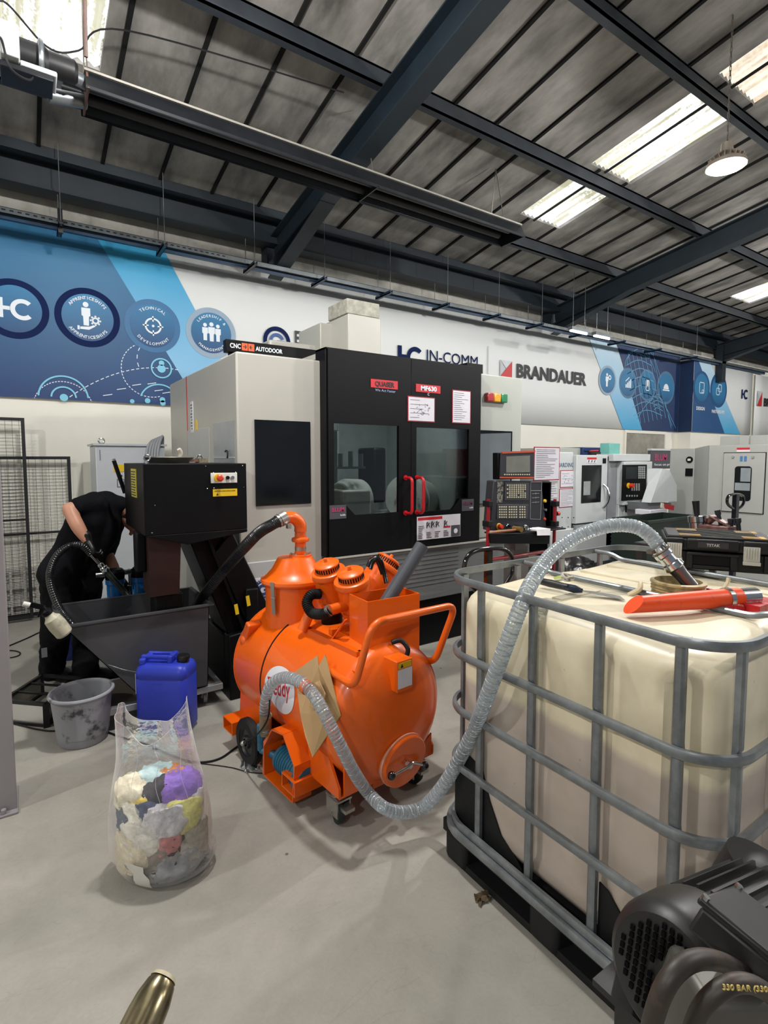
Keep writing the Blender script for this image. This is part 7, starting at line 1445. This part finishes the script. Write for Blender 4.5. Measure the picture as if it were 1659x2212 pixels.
def wsign(T, x0, y0, x1, y1, Y, par):
    a, b = hp_(x0, y0, Y), hp_(x1, y1, Y); o = plate('warning_notice', a[0], b[0], b[1], a[1], M_paper, par, Y=Y); plate('red_header', a[0], b[0], a[1]-(a[1]-b[1])*.38, a[1], M_rink, par, Y=Y-.004, d=.001)
    q = MB(); w_ = b[0]-a[0]
    for k in (.12, .45, .75): q.bar((a[0]+w_*k, Y-.006, b[1]+.01), (a[0]+w_*(k+.08), Y-.006, b[1]+(a[1]-b[1])*.5), .014, .001, up=(0, 1, 0))
    q.build('print', M_ink, par, smooth=False)
wsign(T, 1268, 988, 1288, 1000, YH, DR)
plate('name_label', hp_(1301, 0)[0], hp_(1308, 0)[0], hp_(1301, 1001)[1], hp_(1301, 990)[1], M_blk, DR, Y=YH)
v = hp_(1206, 1009, YH+.05); w2 = hp_(1243, 1009, YH+.05); text('HARDINGE', (v[0]-.02, YH+.048, v[1]), UX, UZ, .05, mat('slate_blue_letter', '#56677f', .5), BD_, align='LEFT', width=w2[0]-v[0]+.02, bold=.01)
a, b = hp_(1210, 1016, YH+.05), hp_(1244, 1052, YH+.05); notice(T, a[0], b[0], b[1], a[1], YH+.05, 3, True); a, b = hp_(1208, 1056, YH+.05), hp_(1243, 1094, YH+.05); notice(T, a[0], b[0], b[1], a[1], YH+.05, 11)
q = MB()
for x in (1214, 1227, 1239):
    for y in (1118, 1138): v = hp_(x, y, YH+.02); q.ball((v[0], YH+.018, v[1]), .007, n=8)
q.build('screws', M_blk, T)
q = MB(); q.box(hp_(1245, 0)[0], xd1+.02, YH-.02, YH+.03, hp_(1280, 1135)[1]-.02, hp_(1280, 1131)[1]); q.build('drip_rail', M_hg, T)
q = MB(); q.box(hp_(1317, 0)[0], xc0, YH+.02, YH+.3, .45, ztc-.03); q.build('recess_panel', M_hg, T)
q = MB(); q.box(hp_(1317, 0)[0], xr_, YH-.05, YH+.2, hp_(1350, 996)[1], ztc); q.build('control_hood', M_hw, T, bevel=.006)
zpb = hp_(1370, 1083)[1]; q = MB(); q.box(xc0, xr_, YH-.08, YH+.2, zpb-.03, hp_(1370, 997)[1]); q.build('control_head', M_hw, T, bevel=.008); 
a, b = hp_(1344, 1004, YH-.08), hp_(1394, 1078, YH-.08); q = MB(); q.box(a[0], b[0], YH-.088, YH-.08, b[1], a[1]); CPN = q.build('control_panel', M_pg if False else M_blk, T, bevel=.003)
a, b = hp_(1352, 1009, YH-.088), hp_(1376, 1034, YH-.088); q = MB(); q.box(a[0], b[0], YH-.091, YH-.088, b[1], a[1]); q.build('display', mat('dark_display', '#23282a', .15), CPN)
q = MB(); keys(q, 1380, 1009, 1392, 1032, 4, 6, .014, YH-.088); keys(q, 1365, 1046, 1380, 1058, 4, 4, .014, YH-.088); keys(q, 1354, 1071, 1376, 1070, 5, 1, .013, YH-.088); q.build('keys', mat('grey_keys', '#9fa2a3', .5), CPN, smooth=False)
v = hp_(1357, 1049, YH-.088); q = MB(); q.cyl((v[0], YH-.088, v[1]), (v[0], YH-.1, v[1]), .035); q.build('stop_collar', M_yel, CPN); q = MB(); q.cyl((v[0]+.02, YH-.1, v[1]), (v[0]+.02, YH-.15, v[1]), .027); q.build('emergency_stop', mat('red_button', '#c93a22'), CPN)
q = MB(); q.box(xc0, xr_+.02, YH-.02, YH+.25, .45, zpb-.03); LC = q.build('lower_cabinet', M_hw, T, bevel=.006)
for y0, y1 in ((1087, 1117), (1135, 1165)):
    a, b = hp_(1348, y0, YH-.02), hp_(1388, y1, YH-.02); q = MB(); q.box(a[0], b[0], YH-.026, YH-.02, b[1], a[1]); q.build('access_door', M_hw, T, bevel=.004); v = hp_(1351, (y0+y1)/2-4, YH-.02); MB().box(v[0]-.012, v[0]+.012, YH-.03, YH-.02, v[1]-.05, v[1]+.05).build('flush_handle', M_blk, LC)
text('QUASAR', (hp_(1371, 1127, YH-.02)[0], YH-.022, hp_(1371, 1127, YH-.02)[1]), UX, UZ, .035, M_hg, LC, align='LEFT', bold=.02) if False else None
q = MB(); q.box(xl_+.1, xr_-.15, YH+.1, 5.6, 0, .45); q.build('machine_base', M_hg, T)
q = MB(); P = [hp_(1326, 1140+7*k) for k in range(12)]; sp_ = []
for k in range(90): t = k/89; v = pY(1327, 1136+100*t, YH-.05); sp_.append(v+Vector((.05*sin(k*.9), .04*cos(k*.9), 0)))
o = MB().tube(sp_, .007, 6).build('coiled_air_hose', mat('dark_blue_hose', '#1d3a66', .35), T)
# things on / behind the small machine
def simple(name, label, cat, px0, px1, Y, dY, m, z0=None, bevel=.008, part='body'):
    a, b = pY(*px0, Y), pY(*px1, Y); z_ = b.z if z0 is None else z0; T = thing(name, label, cat, ((a.x+b.x)/2, Y+dY/2, z_)); MB().box(a.x, b.x, Y, Y+dY, z_, a.z).build(part, m, T, bevel=bevel); return T
q = simple('sheet_metal_cover', 'beige sheet metal cover on top of the small white machine', 'cover', (1200, 967), (1259, 985), 4.75, .7, M_cabg, z0=ztc-.02)
q = simple('blue_parts_bin', 'dark blue parts bin on top of the small white machine', 'bin', (1260, 966), (1316, 985), 4.7, .5, mat('dark_blue_bin', '#173062', .4), z0=ztc-.02); a = pY(1262, 971, 4.69); b = pY(1314, 973, 4.69); MB().box(a.x, b.x, 4.68, 4.70, b.z-.01, b.z+.01).build('bin_ledge', mat('dark_blue_bin', '#173062'), q)
q = simple('teal_box', 'pale teal box standing on top of the small white machine', 'box', (1317, 957), (1339, 984), 4.4, .15, mat('teal_card', '#6fb5ac', .6, var=.08), z0=ztc-.02)
c = pY(1284, 983, 4.3); T = thing('hand_drill', 'red and black hand tool lying on top of the small white machine', 'tool', (c.x, 4.3, ztc)); q = MB(); q.box(c.x-.1, c.x+.12, 4.28, 4.34, ztc-.02, ztc+.03); q.build('tool_body', M_rub, T, bevel=.01); q = MB(); q.tube([(c.x-.08, 4.31, ztc+.04), (c.x+.09, 4.31, ztc+.045)], .013, 10); q.build('red_grip', mat('red_rubber', '#b51a1c'), T)
# window recess in the wall with a fan shape
a, b = pY(1349, 935, YW), pY(1431, 985, YW); struct(MB().box(a.x, b.x, YW-.03, YW-.005, 1.1, a.z).build('window_9', mat('dusty_reflective_glass', '#99958a', .2, var=.2, scale=3), smooth=False)); 
q = MB(); q.box(a.x-.05, b.x+.05, YW-.05, YW-.0, a.z, a.z+.06); q.box(a.x-.05, a.x, YW-.05, YW, 1.1, a.z); q.box(b.x, b.x+.05, YW-.05, YW, 1.1, a.z); trim(q, M_wall)
# sloped white chute
T = thing('sloped_guard_hood', 'white angular sheet metal hood between the two machines', 'hood', (6.7, 3.7, 1.06))
Yg = 3.55; A = [pY(1399, 1013, Yg+.12), pY(1432, 1012, Yg), pY(1406, 1085, Yg), pY(1398, 1085, Yg+.12)]
q = MB(); q.prism([hp_(x, y, Yg) for x, y in ((1431, 1012), (1446, 1016), (1462, 1048), (1462, 1083), (1406, 1086))], (0, Yg, 0), UX, UZ, (0, .12, 0)); q.add([A[0], A[1], A[2], A[3], A[1]+Vector((0, .12, 0))], [(0, 1, 2, 3), (0, 4, 1)]); q.build('hood_shell', M_hw, T, smooth=False)
q = MB(); q.prism([hp_(x, y, Yg+.1) for x, y in ((1398, 1086), (1450, 1086), (1450, 1094), (1436, 1096), (1404, 1104))], (0, Yg+.1, 0), UX, UZ, (0, .3, 0)); q.box(hp_(1452, 0)[0]-.9, hp_(1452, 0)[0]-.82, Yg+.2, Yg+.28, 0, 1.1); q.build('hood_bracket', M_hg, T)
# blum display sign
a, b = pY(1405, 973, 4.5), pY(1452, 1012, 4.5); T = thing('display_sign', 'dark grey display sign with magenta lettering behind the hood', 'sign', ((a.x+b.x)/2, 4.5, b.z)); q = MB(); q.box(a.x, b.x, 4.5, 4.54, b.z, a.z); q.build('sign_board', mat('dark_grey_sign', '#4a4a50'), T); MB().box(a.x, b.x, 4.49, 4.55, a.z, a.z+.03).build('sign_rail', M_hw, T); MB().box(a.x+.2, a.x+.26, 4.54, 4.6, 0, a.z).build('sign_post', M_hg, T)
text('BLUM', (a.x+.12, 4.498, b.z+.13), UX, UZ, .10, mat('magenta_ink', '#b03562'), T, align='LEFT', bold=.02); text('focus on productivity', (a.x+.12, 4.498, b.z+.05), UX, UZ, .035, M_wink, T, align='LEFT', width=.85)
# green and white tubs
T = thing('parts_tub', 'dark green open parts tub behind the tool box', 'tub', (6.2, 3.2, .7)); a, b = hp_(1400, 1112, 3.1), hp_(1507, 1125, 3.1)
q = MB(); z1_t = (a[1]+b[1])/2; q.box(a[0], b[0], 3.1, 3.12, .5, z1_t); q.box(a[0], b[0], 3.5, 3.52, .5, z1_t); q.box(a[0], a[0]+.02, 3.12, 3.5, .5, z1_t); q.box(b[0]-.02, b[0], 3.12, 3.5, .5, z1_t); q.box(a[0], b[0], 3.1, 3.52, .48, .5); q.box(a[0]-.02, b[0]+.02, 3.08, 3.1, z1_t-.03, z1_t); q.build('tub_shell', mat('dark_green_plastic', '#16241d', .5), T)
for x in (a[0]+.1, b[0]-.1): MB().box(x-.03, x+.03, 3.2, 3.4, 0, .48).build('tub_leg', M_blk, T)
T = simple('white_box', 'white cardboard box with red and white tape end under the hood', 'box', (1405, 1102), (1441, 1116), 3.56, .2, M_paper, z0=.92); 
q = MB(); a = hp_(1437, 1094, 3.5); q.bar((a[0]-.1, 3.5, a[1]+.02), (a[0]+.2, 3.5, a[1]-.03), .06, .01, up=(0, 1, 0)); o = q.build('hazard_strip', mat('red_white_tape', '#c9c7b4', .5, color2='#a32028', mixlo=.5, mixhi=.52, scale=5), T)
MB().box(hp_(1405, 0, 3.56)[0]+.05, hp_(1441, 0, 3.56)[0]-.05, 3.58, 3.74, 0, .92).build('box_stand', M_blk, T)
# ---- far grey machine: its long front faces the camera side (plane of constant X)
M_rg = mat('far_machine_grey', '#a4a6a2', .42, var=.03)
XR = 7.0
def rx(x, y, X=XR): v = pX(x, y or 1000, X); return (v.y, v.z)
T = thing('grey_machining_centre', 'large grey machining centre with rounded door window at the right edge', 'machine', (8.2, 2.4, 0))
ya_, yb_, yc_ = rx(1530, 0)[0], rx(1500, 0, 7.3)[0], rx(1447, 0, 7.3)[0]; z1_r, z2_r = rx(1530, 962)[1], rx(1475, 969, 7.3)[1]
MBD = MB().box(XR, 9.2, .9, ya_, 0, z1_r).build('machine_body', M_rg, T, bevel=.01)
q = MB(); q.add([(XR, ya_, 0), (7.3, yb_, 0), (7.3, yb_, z2_r), (XR, ya_, z1_r), (9.1, yb_, 0), (9.1, yb_, z2_r), (9.1, ya_, z1_r), (9.1, ya_, 0)], [(0, 1, 2, 3), (1, 4, 5, 2), (3, 2, 5, 6), (0, 3, 6, 7)]); q.build('corner_panel', M_rg, T, smooth=False)
LP = MB().box(7.3, 9.1, yb_, yc_, 0, z2_r).build('side_cabinet', M_rg, T, bevel=.006)
a = rx(1564, 943, 7.6); q = MB(); q.box(7.5, 9.0, 1.0, a[0], z1_r, a[1]); q.box(7.45, 7.5, a[0]-.35, a[0]-.25, z1_r, a[1]); q.build('top_guard', M_rg, T)
YV, ZV = (0, -1, 0), (0, 0, 1)
def xplate(name, y0, y1, z0, z1, m, par, X, d=.004): return MB().box(X-d, X, min(y0, y1), max(y0, y1), z0, z1).build(name, m, par, smooth=False)
a, b = rx(1565, 979), rx(1648, 1110); DO = MB().box(XR-.02, XR, b[0], a[0], b[1], a[1]).build('door', M_rg, T, bevel=.005)
q = MB(); q.box(XR-.003, XR, b[0]-.008, a[0]+.008, b[1]-.008, a[1]+.008); q.build('door_gap', M_blk, T)
a, b = rx(1588, 1007, XR-.02), rx(1621, 1083, XR-.02); L = rrect(b[0], a[0], b[1], a[1], .035, 6, .5); q = MB(); q.prism([(p.x, p.y) for p in L], (XR-.024, 0, 0), (0, 1, 0), UZ, (.004, 0, 0)); q.build('window_glass', M_dglass, DO)
w_, h_ = a[0]-b[0], a[1]-b[1]; q = MB(); q.box(XR-.026, XR-.024, b[0]+.01, a[0]-w_*.36, b[1]+h_*.56, a[1]-.02); q.box(XR-.026, XR-.024, b[0]+.01, a[0]-w_*.05, b[1]+h_*.30, b[1]+h_*.52); q.build('bright_interior', mat('interior_glimpse', '#8b9499', .3, var=.1), DO)
v = rx(1606, 991, XR-.02)
for s_ in (-.035, .008): xplate('blue_emblem', v[0]+s_, v[0]+s_+.027, v[1]-.03, v[1]+.03, mat('mid_blue_ink', '#3f74a8', .5), DO, XR-.02)
for x in (1584, 1627):
    v = rx(x, 987, XR-.02); q = MB(); q.cyl((XR-.035, v[0], v[1]), (XR-.02, v[0], v[1]), .014); q.build('door_stud', M_hg, DO)
a, b = rx(1592, 967), rx(1620, 976); xplate('warning_notice', a[0], b[0], b[1], a[1], M_paper, MBD, XR); xplate('red_header', a[0], b[0], (a[1]+b[1])/2, a[1], M_rink, MBD, XR-.004, .001)
v = rx(1490, 993, 7.3); q = MB(); q.cyl((7.285, v[0], v[1]), (7.3, v[0], v[1]), .042, n=28); q.build('round_gauge', M_blk, T); xplate('gauge_mark', v[0]-.02, v[0]+.02, v[1]-.014, v[1]+.014, M_white, T, 7.284); v = rx(1489, 1020, 7.3); xplate('black_socket', v[0]-.045, v[0]+.045, v[1]-.05, v[1]+.05, M_blk, T, 7.3, .015)
# second pallet truck handle
T = thing('pallet_truck', 'dark blue-black pallet truck handle standing upright in front of the grey machine', 'pallet truck', (5.8, 2.4, 0)); YJ = 2.4
hp = [pY(x, y, YJ) for x, y in ((1589, 1102), (1574, 1092), (1570, 1084), (1572, 1072), (1580, 1068), (1598, 1068), (1606, 1072), (1607, 1086), (1602, 1094), (1590, 1102))]; q = MB(); q.tube(fillet(hp, .03, 3), .014, 10); q.build('handle_loop', mat('glossy_black_paint', '#08080a'), T)
q = MB(); a = pY(1590, 1068, YJ); q.box(a.x-.03, a.x+.03, YJ-.02, YJ+.02, .3, a.z); q.build('tiller', mat('navy_paint', '#10141f', .3), T); q = MB(); q.box(a.x-.12, a.x+.12, YJ-.12, YJ+.15, .05, .35); q.box(a.x-.3, a.x-.12, YJ+.15, YJ+1.2, .04, .09); q.box(a.x+.12, a.x+.3, YJ+.15, YJ+1.2, .04, .09); q.box(a.x-.3, a.x+.3, YJ+.05, YJ+.15, .04, .3); q.build('truck_chassis', mat('red_truck_paint', '#b81f14'), T)
q = MB(); q.cyl((a.x-.06, YJ-.02, .08), (a.x+.06, YJ-.02, .08), .08, n=24); q.build('steer_wheel', M_rub, T)
# grey clear-wrapped bundle and blue bits behind the tank
c = pY(1225, 1215, 3.3); T = thing('black_bag', 'shiny black refuse bag on a low bench behind the tank cage', 'bag', (c.x, 3.3, .45)); rnd = random.Random(8); vs = []; n1, n2 = 18, 26
for k in range(n1+1):
    for l in range(n2):
        d = Vector((sin(pi*k/n1)*cos(2*pi*l/n2), sin(pi*k/n1)*sin(2*pi*l/n2), cos(pi*k/n1))); f = 1+.2*noise.noise(d*3)+.12*noise.noise(d*8); vs.append(Vector((c.x, 3.35, c.z-.12))+Vector((d.x*.42*f, d.y*.2*f, d.z*.2*f)))
q = MB(); q.add(vs, [(k*n2+l, (k+1)*n2+l, (k+1)*n2+(l+1) % n2, k*n2+(l+1) % n2) for k in range(n1) for l in range(n2)]); q.build('bag_film', mat('black_bag_film', '#1a1819', .2, spec=.6, bump=.4, bscale=20), T); zb3 = c.z-.33
T = thing('low_bench', 'low dark bench carrying the black refuse bag', 'bench', (c.x, 3.35, 0)); MB().box(c.x-.5, c.x+.5, 3.1, 3.6, zb3-.03, zb3).build('bench_top', M_hg, T)
for x in (c.x-.45, c.x+.45):
    for y in (3.14, 3.56): MB().box(x-.02, x+.02, y-.02, y+.02, 0, zb3-.03).build('bench_leg', M_hg, T)
